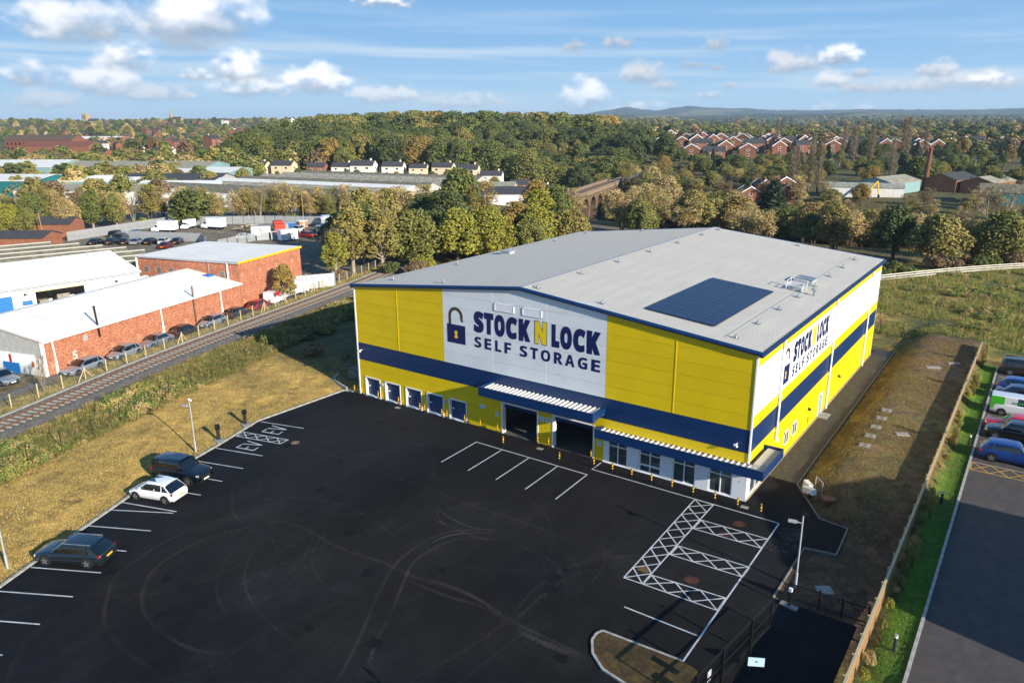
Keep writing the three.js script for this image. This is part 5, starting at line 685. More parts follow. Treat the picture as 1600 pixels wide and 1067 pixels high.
// works with the chimney on the other side
const CW = 'works around the brick chimney';
block('works_shed', 'long white walled works shed in front of the chimney', 'shed', -2, -247, 0.25, 24, 9, 3.2, 1.2, M.whitewall, M.paleroof, CW); block('works_shed', 'grey gabled works shed beside the chimney', 'shed', 3, -262, 1.3, 22, 13, 4, 1.8, M.tealwall, M.greyroof, CW); block('works_shed', 'brick and glass works shed past the chimney', 'shed', 21, -282, 1.3, 20, 11, 4.4, 2, M.brickorange, M.slate, CW); block('works_shed', 'second brick works shed past the chimney', 'shed', 33, -280, 1.3, 20, 11, 4, 1.8, M.brickorange, M.greyroof, CW); block('works_shed', 'green stained metal roof at the frame edge', 'shed', 50, -247, 0.15, 34, 12, 3.6, 2.2, M.teal, M.lichenroof, CW);
{ const t = thing('brick_chimney', 'tall tapering red brick factory chimney', 'chimney', [12.9, 0, -276], 0); part('stack', mb().cyl([0, -1, 0], [0.5, 15, 0], 1.1, 0.62, 12), M.brickbrown, t); part('rim', mb().cyl([0.5, 15, 0], [0.5, 15.5, 0], 0.8, 0.75, 12), M.brickred, t); }
{ const t = thing('excavator', 'yellow excavator with a raised arm in the scrap yard', 'excavator', [-1, groundY(-1, -238), -238], 0.5); part('tracks', mb().box(-1.9, 0, -1.4, 1.9, 0.9, -0.8).box(-1.9, 0, 0.8, 1.9, 0.9, 1.4), M.black, t); part('cab', mb().box(-1.6, 0.9, -1.2, 1.2, 2.2, 1.2).box(-0.2, 2.2, -1.2, 1.1, 3.2, 0), M.signyellow, t); part('boom', mb().cyl([1, 1.8, 0.3], [4.4, 6.2, 0.3], 0.35, 0.28, 6), M.signyellow, t); part('stick', mb().cyl([4.4, 6.2, 0.3], [5.2, 1.8, 0.3], 0.26, 0.2, 6), M.signyellow, t); part('grapple', mb().cyl([5.2, 1.8, 0.3], [5.3, 0.7, 0.3], 0.2, 0.5, 6), M.black, t); }
// viaduct
{
  const dx = -104 + 76.5, dz = -250 + 150, L = Math.hypot(dx, dz), t = thing('railway_viaduct', 'old brick railway viaduct with tall arches over the valley', 'viaduct', [-76.5, 0, -150], Math.atan2(-dz, dx)); // local x runs along the line
  const sh = new THREE.Shape(); sh.moveTo(0, -14); sh.lineTo(L, -14); sh.lineTo(L, 0.35); sh.lineTo(0, 0.35); sh.closePath(); for (let i = 0; i < 9; i++) { const c = 8 + i * 11, h = new THREE.Path(); h.moveTo(c - 4.4, -13.9); h.lineTo(c - 4.4, -5.6); h.absarc(c, -5.6, 4.4, Math.PI, 0, true); h.lineTo(c + 4.4, -13.9); h.closePath(); sh.holes.push(h); }
  const g = new THREE.ExtrudeGeometry(sh, { depth: 7, bevelEnabled: false, curveSegments: 14 }).translate(0, 0, -3.5); { const u = g.attributes.uv, p = g.attributes.position; for (let i = 0; i < u.count; i++) u.setXY(i, p.getX(i) + p.getZ(i), p.getY(i) + p.getZ(i) * 0.3); } part('arcade', g, std(0x77624f, { roughness: 0.95, map: T.farbrick }), t);
  for (const z of [-3.5, 3.3]) { part('parapet', mb().box(0, 0.35, z, L, 1.45, z + 0.35), std(0x8d7a6c, { roughness: 0.95, map: T.farbrick }), t); part('string_course', mb().box(0, 0.1, z < 0 ? -3.62 : 3.5, L, 0.34, z < 0 ? -3.5 : 3.62), M.stone, t); }
  for (let i = 0; i < 9; i++) for (const z of [-3.56, 3.5]) { const m = mb(), c = 8 + i * 11; for (let k = 0; k < 14; k++) { const a0 = k / 14 * Math.PI, a1 = (k + 1) / 14 * Math.PI, q = (r, a) => [c + Math.cos(a) * r, -5.6 + Math.sin(a) * r]; m.prism([q(4.4, a0), q(5, a0), q(5, a1), q(4.4, a1)], z, z + 0.06); } part('arch_ring', m, std(0x6f5546, { roughness: 0.95 }), t); }
}
// ---------- brickworks yard beside the lane ----------
const LR = Math.atan2(0.964, -0.265), LO = [-32.2, 0, 15.5];       // local x runs away along the lane, -z to the west
const loc = (a, b) => [LO[0] - 0.265 * a - 0.964 * b, LO[2] - 0.964 * a + 0.265 * b];
{
  const t = thing('brick_workshop', 'long red brick workshop with white roof beside the lane', 'workshop', LO, LR);
  const Lg = 31.6, h = 3.9, b = 9.4, rh = 1.55;
  part('side_wall', mb().box(0, -0.2, -0.3, Lg, h - 0.05, 0), M.brick, t); part('back_wall', mb().box(0, -0.2, -b - 4.6, Lg, h, -b - 4.3), M.brick, t);
  const rf = (m, x0, x1, y) => m.quad([x0, h + y, 0.25], [x1, h + y, 0.25], [x1, h + rh + y, -b], [x0, h + rh + y, -b]).quad([x0, h + rh + y, -b], [x1, h + rh + y, -b], [x1, h + y + 0.6, -b - 4.4], [x0, h + y + 0.6, -b - 4.4]);
  const roofM = part('roof', rf(rf(mb(), -0.4, Lg + 0.3, 0.12), -0.4, Lg + 0.3, 0.0).quad([-0.4, h, 0.25], [Lg + 0.3, h, 0.25], [Lg + 0.3, h + 0.12, 0.25], [-0.4, h + 0.12, 0.25]), M.whiteroof, t); part('gutter', mb().box(-0.4, h - 0.12, 0.25, Lg + 0.3, h + 0.05, 0.42), M.trim, roofM);
  for (let i = 1; i < 7; i++) part('roof_lap', mb().quad([i * 4.6, h + 0.13, 0.25], [i * 4.6 + 0.05, h + 0.13, 0.25], [i * 4.6 + 0.05, h + rh + 0.15, -b], [i * 4.6, h + rh + 0.15, -b]), std(0xc9c6be), roofM);
  part('gable_wall', mb().box(-0.25, -0.2, -b - 4.6, 0, 1.7, 0).box(-0.25, 1.7, -b - 4.6, -0.02, 2.0, 0), M.whitewall, t);
  { const m = mb(); m.quad([-0.2, 2, 0], [-0.2, 2, -b - 4.6], [-0.2, h + 0.5, -b - 4.6], [-0.2, h, 0]).tri([-0.2, h, 0], [-0.2, h + 0.5, -b - 4.6], [-0.2, h + rh, -b]); part('gable_cladding', m, M.whitesheet, t); } part('gable_wall', mb().box(Lg, -0.2, -b - 4.6, Lg + 0.2, h, 0), M.brick, t);
  part('notice_panel', mb().box(-0.3, 0.9, -8.5, -0.26, 2.35, -1.4), M.signwhite, t); { const m = mb(); for (const z of [-7.6, -4.9]) m.box(-0.32, 1.0, z - 0.35, -0.302, 2.1, z); part('red_print', m, M.red, t); part('orange_notice', mb().box(-0.31, 0.95, -1.9, -0.3, 1.6, -1.5), M.orange, t); } part('corner_post', mb().box(-0.32, -0.1, -0.25, -0.02, h, 0.06), M.trim, t); part('blue_shutter', mb().box(-0.4, 0, -6.2, -0.28, 1.2, -3.8), M.bluepaint, t);
  for (const x of [1.05, 16.6, 27.6]) part('downpipe', mb().cyl([x, 0, 0.1], [x, 1.6, 0.1], 0.16, 0.13, 8).cyl([x, 1.6, 0.1], [x - 0.1, h, 0.1], 0.09, 0.09, 8), M.trim, t);
  part('stack_pipe', mb().cyl([7.0, 2.6, 0.18], [6.8, h + 2.3, 0.18], 0.11, 0.11, 8).cyl([6.8, h + 2.3, 0.18], [6.8, h + 2.4, 0.18], 0.17, 0.17, 8), M.black, t); part('stack_pipe', mb().cyl([22.3, 0.0, 0.2], [22.2, h + 1.6, 0.2], 0.1, 0.1, 8), std(0x5e5448), t); part('old_notice', mb().box(4.9, 2.6, 0, 5.5, 3.3, 0.03), M.galv, t);
  const five = new TextGeometry('5', { font, size: 0.9, depth: 0.01 }); five.translate(3.2, 0.95, 0.004); part('painted_figure', five, std(0xd9d2c6, { roughness: 1 }), t);
  const k = thing('brick_block', 'tall red brick block with white flat roof and yellow edge', 'building', [...loc(31.9, 0)].reduce((p, v, i) => (i ? [p[0], 0, v] : [v]), []), LR); const bl = 15, bw = 19, bh = 6.8;
  part('wall', mb().box(0, -0.2, -bw, 0.3, bh, 0).box(0.3, -0.2, -0.3, bl, bh, 0).box(bl - 0.3, -0.2, -bw, bl, bh, -0.3).box(0.3, -0.2, -bw, bl - 0.3, bh, -bw + 0.3), M.brick, k);
  const rr = part('roof', mb().quad([-0.25, bh + 0.25, 0.2], [bl + 0.2, bh + 0.25, 0.2], [bl + 0.2, bh + 0.12, -bw - 0.2], [-0.25, bh + 0.12, -bw - 0.2]).box(-0.25, bh, -bw - 0.2, bl + 0.2, bh + 0.11, 0.2), M.whiteroof, k); part('eaves_trim', mb().box(-0.3, bh - 0.02, -bw - 0.2, -0.26, bh + 0.2, 0.2), M.galv, rr); part('yellow_edge', mb().box(-0.25, bh - 0.02, 0.2, bl + 0.2, bh + 0.27, 0.26), M.signyellow, rr);
  for (const z of [-17.2, -14.8, -12.4, -7.9, -3]) { const w = part('window', mb().box(-0.03, 4.5, z - 0.45, -0.004, 5.5, z + 0.45), M.concrete, k); part('pane', mb().box(-0.05, 4.6, z - 0.33, -0.031, 5.4, z + 0.33), std(0x6d6a60, { roughness: 0.3 }), w); }
  part('downpipe', mb().cyl([-0.12, 3, -1.9], [-0.12, bh, -1.9], 0.12, 0.12, 8), M.trim, k); part('downpipe', mb().cyl([-0.12, 3, -bw + 0.1], [-0.12, bh, -bw + 0.1], 0.15, 0.15, 8), M.trim, k); part('blue_duct', mb().box(-1.3, 4.1, -5.7, -0.03, 5.0, -4.4), M.bluepaint, k); part('flue_wire', mb().cyl([-0.2, 5.0, -5.2], [-0.2, 10.5, -5.2], 0.03, 0.03, 5), M.galv, k); part('white_hatch', mb().box(-0.06, 2.9, -18, -0.005, 4, -17.1), M.trim, k);
  const s = thing('white_workshop', 'white walled workshop with a dark open bay behind the brick workshop', 'workshop', [-57.4, 0, 19.7], 1.438); const sl = 27.5, shh = 5.4;
  part('front_wall', mb().box(0, 0, -0.3, 13.8, shh, 0).box(19.9, 0, -0.3, sl, shh, 0).box(13.8, 4.75, -0.3, 19.9, shh, 0), M.whitewall, s); part('end_wall', mb().box(0, 0, -14, 0.3, shh, -0.3).box(sl - 0.3, 0, -14, sl, shh, -0.3), M.whitewall, s); part('inner_wall', mb().box(0.3, 0, -13.8, sl - 0.3, shh, -13.6), M.inner, s);
  const sr = part('roof', mb().quad([-0.3, shh + 0.12, 0.3], [sl + 0.3, shh + 0.12, 0.3], [sl + 0.3, shh + 2.0, -11], [-0.3, shh + 2.0, -11]).quad([-0.3, shh, 0.3], [-0.3, shh + 1.9, -11], [sl + 0.3, shh + 1.9, -11], [sl + 0.3, shh, 0.3]).quad([-0.3, shh + 2, -11], [sl + 0.3, shh + 2, -11], [sl + 0.3, shh + 0.2, -14.2], [-0.3, shh + 0.2, -14.2]), M.whiteroof, s); part('gutter', mb().box(-0.3, shh - 0.05, 0.3, sl, shh + 0.1, 0.42), M.galv, sr); part('lintel', mb().box(13.6, 4.7, 0.0, 20.1, 4.95, 0.06), M.cream, s); part('blue_door', mb().box(7.4, 0, 0.0, 11, 4.6, 0.06), M.bluepaint, s); part('blue_sign', mb().box(12.1, 3.1, 0, 13.3, 3.7, 0.05), M.bluepaint, s); for (const x of [12.4, 24]) part('flood_lamp', mb().box(x, 4.5, 0, x + 0.3, 4.7, 0.35), M.black, s); part('stored_goods', mb().box(15, 0, -4.5, 16.2, 2.8, -3.4).box(17.4, 0, -5, 19, 3.2, -3.8), M.concrete, s);
  // saw-tooth sheds: each bay is a building part
  const w = thing('sawtooth_works', 'lichen-grey works with rows of ridged roofs', 'works', [-64.5, 0, 9.5], Math.atan2(0.95, 0.31)); for (let i = 0; i < 8; i++) { const z0 = -5.2 * (i + 1), x0 = [8, -8, -10, -10, -12, -12, -14, -14][i], L = [19, 35, 37, 35, 35, 32, 31, 27][i]; part('wall', gableWalls(mb(), L, 5.2, 3.9, 1.15, x0, z0), M.whitewall, w); const rf2 = part('roof', gableRoof(mb(), L, 5.2, 3.9, 1.15, 0.05, 0.1, x0, z0), M.lichenroof, w); part('ridge_cap', mb().box(x0, 5.1, z0 + 2.45, x0 + L, 5.22, z0 + 2.75), std(0xc6c5bf, { roughness: 0.9 }), rf2); }
}
block('brick_store', 'small orange brick store beneath the leafy tree', 'building', -140, -35, 0.6, 10, 6, 3.6, 1.2, M.brickorange, M.slate); block('brick_store', 'low brick shed with tiled roof at the frame edge', 'building', -128, -22, 0.6, 14, 7, 3, 1, M.brickorange, M.slate);
// lane and yard surfacing
{ const m = mb(), q = []; for (const [a, b] of [[-22, -5.6], [-22, 0], [60, 0], [60, -4.4]]) q.push(loc(a, b)); struct('lane', m.slab(q, 0.012, 0.012), std(0xd6d0c4, { roughness: 0.95, map: T.gravel })); }
// vans, cars and stores in the yard
function boxVan(label, x, z, ry, s = 1) { const t = thing('box_van', label, 'van', [x, 0, z], ry, 'white vans in the yard'); part('box_body', mb().box(-3.1, 0.75, -1.05, 1.1, 2.9, 1.05), M.trim, t); part('cab', loftX([[1.1, [[1, 0.45], [1, 1.6], [0.9, 2.15], [0, 2.2]]], [1.7, [[1, 0.45], [1, 1.5], [0.86, 2.05], [0, 2.1]]], [2.3, [[1, 0.45], [0.98, 1.3], [0.85, 1.4], [0, 1.42]]], [3.0, [[0.95, 0.45], [0.93, 1.0], [0.8, 1.15], [0, 1.17]]], [3.1, [[0.85, 0.5], [0.85, 0.9], [0.7, 1.0], [0, 1.0]]]]), M.trim, t); part('windscreen', mb().quad([2.28, 1.42, -0.82], [2.28, 1.42, 0.82], [1.74, 2.08, 0.78], [1.74, 2.08, -0.78]), M.darkglass, t); part('window', mb().box(1.25, 1.35, -1.01, 1.9, 1.85, 1.01), M.darkglass, t); part('chassis', mb().box(-3, 0.45, -0.8, 2.9, 0.75, 0.8), M.black, t); for (const wx of [-1.9, 2.2]) for (const sd of [-1, 1]) wheel(0.36, t, wx, sd * 0.88, sd); t.scale.setScalar(s); return t; }
boxVan('white box van beside the bushes, largest of the three', -126, -54, -2.6); boxVan('white van parked end-on between box van and lorry', -127, -61, -1.1, 0.8); boxVan('white lorry with a grey shaded box side', -120.5, -64, -2.9, 1.05);
{ const r = rng(12), cols = [0x14161a, 0x1a2430, 0x0f1c3a, 0x20242a, 0x8d9499, 0x101114, 0x0c2f7c, 0xd9dcdd, 0x7a1016, 0x16181c, 0x2a3038]; const names = ['black', 'dark grey', 'navy', 'charcoal', 'silver', 'black', 'bright blue', 'white', 'red', 'black', 'slate grey']; [[-121, -34.5], [-118.5, -37], [-122, -41], [-115.8, -38.5], [-113.5, -40], [-111.2, -41.8], [-125, -46], [-108.8, -43.6], [-103, -40.5], [-106.4, -45.4], [-128, -43]].forEach(([x, z], i) => car(['saloon', 'hatch', 'suv', 'hatch'][i % 4], paint(cols[i], 0.3), `${names[i]} car ${['at the near end of the yard row', 'second in the yard row', 'beside the grey palisade', 'in the middle of the yard row', 'between dark cars in the yard row', 'just past the silver yard car', 'by the palisade near the box van', 'at the far end of the yard row', 'closest to the white flat roof', 'beside the white yard car', 'half hidden by the palisade'][i]}`, [x, 0, z], 2.2 + (r() - 0.5) * 0.3, { group: 'cars in the yard' })); }
[[-99, -58, 1, 0xe8e8e6, 'white car at the edge of the plant yard'], [-96, -62, 0, 0x1b2a55, 'navy car between stores in the plant yard'], [-92.5, -64.5, 2, 0xc9ccce, 'silver four-by-four in the plant yard'], [-89.5, -68, 1, 0x9a1a1c, 'red hatchback in the plant yard'], [-86.5, -71, 0, 0x22262a, 'dark saloon in the plant yard'], [-97.5, -72, 2, 0xe4e4e0, 'white four-by-four behind the stores'], [-94, -76, 1, 0x2c5fa8, 'blue hatchback behind the stores'], [-90, -79, 0, 0xd8d8d4, 'white saloon under the yard trees'], [-84, -76, 2, 0x30343a, 'charcoal four-by-four under the yard trees']].forEach(([x, z, k, c, l], i) => car(['saloon', 'hatch', 'suv'][k], paint(c, 0.2), l, [x, 0, z], 0.6 + i * 0.9, { group: 'cars in the plant yard' }));
{ const t = thing('skip_container', 'yellow and red steel container in the yard', 'container', [-101.5, 0, -69.5], -0.55); part('yellow_end', mb().box(-1.5, 0, -1.2, 0.2, 2.5, 1.2), M.signyellow, t); part('red_side', mb().box(0.2, 0, -1.2, 4.2, 2.5, 1.2), std(0xd23b22, { roughness: 0.5 }), t); part('red_lid', mb().box(-1.4, 2.5, -1.1, 1.4, 2.9, 1.1), std(0xc23a26), t); const lt = mb(); for (let i = 0; i < 5; i++) lt.cbox(1.2 + i * 0.5, 1.3, 1.215, 0.3, 0.5, 0.02); part('lettering', lt, M.signwhite, t); }
{ const r = rng(33), kinds = [[M.trim, 'white'], [M.bluepaint, 'blue'], [std(0x9a9ea0), 'grey'], [M.trim, 'white'], [std(0xb9703a), 'rusty orange'], [std(0x6e7a80), 'slate grey']]; const where = ['by the blue canopy', 'under the tall pole', 'at the back of the plant yard', 'next to the stacked frames', 'behind the sheeted gate', 'against the yard trees', 'in front of the dark tree', 'near the puddles', 'beside the flatbed', 'close to the red container', 'at the middle of the plant yard', 'by the far palisade']; for (let i = 0; i < 12; i++) { const [m, c] = kinds[i % 6], L = 2.2 + r() * 3.4, h = 1.2 + r() * 1.4, x = -104 + r() * 24, z = -62 - r() * 24, t = thing('site_cabin', `${c} ${['cabin', 'steel store', 'tank', 'trailer'][i % 4]} ${where[i]}`, ['cabin', 'container', 'tank', 'trailer'][i % 4], [x, 0, z], r() * 3, 'stores in the plant yard'); part('body', mb().box(-L / 2, 0.25, -1, L / 2, h + 0.25, 1), m, t); part('roof', mb().box(-L / 2 - 0.05, h + 0.25, -1.05, L / 2 + 0.05, h + 0.36, 1.05), i % 2 ? M.galv : M.trim, t); part('door', mb().box(-0.4, 0.3, 1.0, 0.4, Math.min(h, 2) + 0.1, 1.03), M.galv, t); part('skid', mb().box(-L / 2 + 0.1, 0, -0.8, L / 2 - 0.1, 0.25, 0.8), M.black, t); } }
{ const t = thing('timber_stack', 'heap of pale timber and scrap by the yard fence', 'timber stack', [-109, 0, -66], 0.4), r = rng(3); for (let i = 0; i < 22; i++) part('plank', mb().at((r() - 0.5) * 5, 0.3 + r() * 1.6, (r() - 0.5) * 3, r() * 3, 0, (r() - 0.5) * 0.5).box(-1.6, -0.05, -0.1, 1.6, 0.05, 0.1), [M.palewood, M.whitewood, M.rust][i % 3], t); }
{ // grey steel palisades round the yard
  const pal = (name, label, pts, h) => { const t = thing(name, label, 'fence', [0, 0, 0], 0, 'steel palisades of the yard'); for (let i = 0; i + 1 < pts.length; i++) { const [ax, az] = pts[i], [bx, bz] = pts[i + 1], l = Math.hypot(bx - ax, bz - az), n = Math.round(l / 2.75); for (let k = 0; k < n; k++) { const x = lerp(ax, bx, (k + 0.5) / n), z = lerp(az, bz, (k + 0.5) / n), m = mb(); m.at(x, 0, z, Math.atan2(-(bz - az), bx - ax)); for (let q = 0; q < 17; q++) m.box(-1.36 + q * 0.16, 0.05, -0.01, -1.25 + q * 0.16, h, 0.01); m.box(-1.37, 0.4, -0.04, 1.37, 0.47, -0.01).box(-1.37, h - 0.5, -0.04, 1.37, h - 0.43, -0.01).box(-1.37, 0, -0.08, -1.27, h, -0.02); part('palisade_panel', m, M.galv, t); } } };
  pal('palisade_fence', 'grey palisade in front of the yard trees', [[-131, -33], [-138, -62], [-118, -78], [-103, -86]], 2.2); pal('palisade_fence', 'grey palisade dividing cars from vans', [[-124, -42], [-104, -50], [-92, -44]], 2.0); pal('palisade_fence', 'grey palisade around the plant yard', [[-92, -46], [-95, -58], [-90, -66]], 2.0);
  const g = thing('sheeted_gate', 'grey sheeted gates with white notices beside the lorry', 'gate', [-43.5, 0, -29.5], 1.05); part('leaf', mb().box(-4.5, 0.1, -0.04, 0, 2.4, 0.04), M.galv, g); part('leaf', mb().box(0.1, 0.1, -0.04, 4.6, 2.4, 0.04), M.galv, g); for (const x of [-4.6, 0.05, 4.7]) part('post', mb().box(x - 0.08, 0, -0.08, x + 0.08, 2.6, 0.08), M.steel, g); part('notice', mb().box(1.2, 1.3, 0.045, 2.4, 2.1, 0.06), M.signwhite, g); part('notice', mb().box(-2.6, 1.2, 0.045, -1.5, 1.8, 0.06), M.signwhite, g); for (const x of [-3.8, -3.2]) part('red_notice', mb().box(x, 1.2, 0.045, x + 0.4, 1.9, 0.06), M.red, g);
  const f = thing('flatbed_lorry', 'white flatbed lorry parked behind the tree', 'lorry', [-40.6, 0, -24.2], 1.84); part('cab', mb().prism([[1.6, 0.6], [3.2, 0.6], [3.2, 1.6], [2.9, 2.5], [1.6, 2.5]], -1, 1), M.trim, f); part('windscreen', mb().quad([3.205, 1.6, -0.85], [3.205, 1.6, 0.85], [2.93, 2.4, 0.85], [2.93, 2.4, -0.85]), M.darkglass, f); part('bed', mb().box(-4, 0.9, -1.1, 1.4, 1.1, 1.1), M.trim, f); part('dropside', mb().box(-4, 1.1, 1.04, 1.4, 1.6, 1.1), M.trim, f); part('dropside', mb().box(-4, 1.1, -1.1, 1.4, 1.6, -1.04), M.trim, f); part('chassis', mb().box(-3.9, 0.55, -0.7, 3, 0.9, 0.7), M.black, f); for (const wx of [-2.6, 2.3]) for (const sd of [-1, 1]) wheel(0.42, f, wx, sd * 0.92, sd);
  const tk = thing('white_trailer', 'white covered trailer beside the red car at the wall', 'trailer', [-39.7, 0, -20.4], 1.84); part('body', mb().prism([[-1.6, 0.5], [1.6, 0.5], [1.7, 1.5], [0.8, 2.0], [-1.5, 2.0]], -0.95, 0.95), M.trim, tk); for (const sd of [-1, 1]) wheel(0.31, tk, 0, sd * 0.9, sd); part('drawbar', mb().box(1.6, 0.45, -0.06, 2.6, 0.55, 0.06), M.black, tk);
  const rs = thing('round_sign', 'red round sign on a pole by the lane fence', 'sign', [-37.6, 0, -19.3], 0.8); part('pole', mb().cyl([0, 0, 0], [0, 1.9, 0], 0.035, 0.035, 6), M.galv, rs); part('disc', mb().cyl([0, 2.0, -0.02], [0, 2.0, 0.02], 0.35, 0.35, 16), M.red, rs);
  const cn = thing('traffic_cone', 'orange traffic cone at the sheeted gate', 'cone', [-44.6, 0, -31.2]); part('cone', mb().cyl([0, 0.05, 0], [0, 0.75, 0], 0.22, 0.04, 10), M.orange, cn); part('foot', mb().box(-0.25, 0, -0.25, 0.25, 0.05, 0.25), M.black, cn);
}
for (const [x, z, h, l] of [[-112, -86, 9, 'timber pole among the stores of the plant yard'], [-136, -30, 7, 'leaning timber pole beside the brick store'], [-45, -330, 9, 'street lamp below the estate'], [24, -330, 9, 'street lamp on the road past the works'], [45, -320, 9, 'street lamp near the frame edge past the works']]) { const t = thing('utility_pole', l, 'pole', [x, groundY(x, z), z]); part('pole', mb().cyl([0, 0, 0], [h > 8 ? 0 : -0.5, h, 0], 0.13, 0.1, 6), h > 8 && z < -200 ? M.galv : M.wood, t); part('head', mb().box(-0.7, h - 0.1, -0.1, 0.7, h, 0.1), M.galv, t); }
// building on the neighbouring plot, out of view to the east, whose shade falls across the lawn strip
{ const t = thing('neighbour_building', 'gabled grey unit on the neighbouring plot', 'building', [77, 0.3, 4.65], 0); part('wall', gableWalls(mb(), 14, 14.5, 9.2, 1.6), M.whitesheet, t); part('roof', gableRoof(mb(), 14, 14.5, 9.2, 1.6, 0.15, 0.1), M.paleroof, t); for (const z of [-4, 0, 4]) part('window', mb().box(-7.05, 1.2, z - 1, -7.002, 3, z + 1), M.darkglass, t); part('door', mb().box(-7.05, 0, -6, -7.002, 2.2, -5), M.signblue, t); }
// ---------- vegetation ----------
const leafM = (r, g, b) => { const m = new THREE.MeshStandardMaterial({ vertexColors: true, roughness: 0.85, side: THREE.DoubleSide }); m.color.setRGB(r, g, b); return m; };
const F = { dark: leafM(0.085, 0.108, 0.028), green: leafM(0.13, 0.152, 0.032), lime: leafM(0.26, 0.25, 0.03), olive: leafM(0.26, 0.22, 0.055), ochre: leafM(0.31, 0.215, 0.05), brown: leafM(0.22, 0.15, 0.07), scrub: leafM(0.42, 0.32, 0.125), bare: leafM(0.30, 0.245, 0.16), gold: leafM(0.45, 0.31, 0.04), conifer: leafM(0.035, 0.055, 0.022), oliveGold: leafM(0.195, 0.195, 0.042) };
const bark = std(0x5a4a3a, { roughness: 0.95 }), paleBark = std(0x9a8e7a, { roughness: 0.95 });
const face = (u, v) => { const n = [u[1] * v[2] - u[2] * v[1], u[2] * v[0] - u[0] * v[2], u[0] * v[1] - u[1] * v[0]], l = Math.hypot(...n) || 1; return n.map((q) => q / l); };
function leafCloud(out, r, cx, cy, cz, rx, ry, rz, n, s, shade, stretch = 1.5) {       // leaf faces spread over one clump's surface and inside it
  for (let i = 0; i < n; i++) {
    let x = r() * 2 - 1, y = r() * 2 - 1, z = r() * 2 - 1, l = Math.hypot(x, y, z); if (l > 1 || l < 0.05) { i--; continue; }
    const k = (0.62 + 0.4 * Math.sqrt(r())) / l; x *= k; y *= k; z *= k; if (y < -0.55 && r() < 0.6) y = -y;
    const px = cx + x * rx, py = cy + y * ry, pz = cz + z * rz;
    let ax = r() - 0.5, ay = (r() - 0.5) * 0.7, az = r() - 0.5, al = Math.hypot(ax, ay, az) || 1; ax /= al; ay /= al; az /= al;
    const nx = x + (r() - 0.5) * 1.5, ny = y + 0.35 + (r() - 0.5) * 1.5, nz = z + (r() - 0.5) * 1.5; let bx = ay * nz - az * ny, by = az * nx - ax * nz, bz = ax * ny - ay * nx; const bl = Math.hypot(bx, by, bz) || 1;
    const w = s * (0.6 + 0.8 * r()), h = w * stretch; ax *= h / 2; ay *= h / 2; az *= h / 2; bx *= w / 2 / bl; by *= w / 2 / bl; bz *= w / 2 / bl;
    const nl = Math.hypot(nx, ny, nz) || 1, c = shade * (0.78 + 0.44 * r()), hr = 0.93 + 0.16 * r(), hb = 0.8 + 0.4 * r();
    const A = [px - ax, py - ay, pz - az], B = [px + bx, py + by, pz + bz], C = [px + ax, py + ay, pz + az], D = [px - bx, py - by, pz - bz];
    let fx = ay * bz - az * by, fy = az * bx - ax * bz, fz = ax * by - ay * bx; const fl = (Math.hypot(fx, fy, fz) || 1) * (fx * nx + fy * ny + fz * nz < 0 ? -1 : 1); fx /= fl; fy /= fl; fz /= fl;
    for (const q of (fl > 0 ? [A, C, B, A, D, C] : [A, B, C, A, C, D])) { out.p.push(q[0], q[1], q[2]); out.n.push(fx, fy, fz); out.c.push(c * hr, c, c * hb); }
  }
}
function twigs(out, r, x0, y0, z0, dx, dy, dz, L, n, w) {                               // thin blades round a limb
  for (let i = 0; i < n; i++) { const t = r(), bx = x0 + dx * t, by = y0 + dy * t, bz = z0 + dz * t; let ax = (r() - 0.5) * 1.2 + dx * 0.1, ay = 0.25 + r() * 0.9, az = (r() - 0.5) * 1.2 + dz * 0.1; const al = Math.hypot(ax, ay, az), l = L * (0.4 + 0.8 * r()); ax *= l / al; ay *= l / al; az *= l / al; const px = -az / l * w, pz = ax / l * w, c = 0.6 + 0.8 * r(); const fn = face([2 * px, 0, 2 * pz], [ax + px, ay, az + pz]); for (const q of [[bx - px, by, bz - pz], [bx + px, by, bz + pz], [bx + ax, by + ay, bz + az]]) { out.p.push(...q); out.n.push(...fn); out.c.push(c, c * 0.95, c * 0.88); } }
}
const finish = (o) => { const g = new THREE.BufferGeometry(); g.setAttribute('position', new THREE.BufferAttribute(new Float32Array(o.p), 3)); g.setAttribute('normal', new THREE.BufferAttribute(new Float32Array(o.n), 3)); g.setAttribute('color', new THREE.BufferAttribute(new Float32Array(o.c), 3)); g.setAttribute('uv', new THREE.BufferAttribute(new Float32Array(o.p.length / 3 * 2), 2)); return g; };
// every kind is modelled 10 m tall and scaled
function broad(seed, wide, low, clumps, leaves, s) {
  const r = rng(seed), o = { p: [], n: [], c: [] }, tr = mb(); tr.cyl([0, -0.6, 0], [0.1, low + 1.2, 0], 0.32, 0.22, 7, false);
  for (let i = 0; i < clumps; i++) {
    const a = i * 2.4 + r() * 0.9, f = (i + 0.5) / clumps, y = lerp(low + 0.6, 8.9, Math.pow(f, 0.85)), env = Math.sin(Math.PI * Math.pow((y - low + 0.9) / (10.6 - low), 0.8)), d = wide * env * (0.35 + 0.6 * Math.sqrt(r())), cx = Math.cos(a) * d, cz = Math.sin(a) * d, R = (0.85 + 0.75 * r()) * wide / 3.6;
    leafCloud(o, r, cx, y, cz, R * 1.1, R * 0.85, R * 1.1, Math.round(leaves / clumps * (0.7 + 0.6 * r())), s, 0.82 + 0.36 * r()); tr.cyl([0.05, lerp(low * 0.6, y, 0.35), 0], [cx * 0.85, y - 0.2, cz * 0.85], 0.11, 0.03, 5, false);
  }
  return [tr.build(), finish(o)];
}
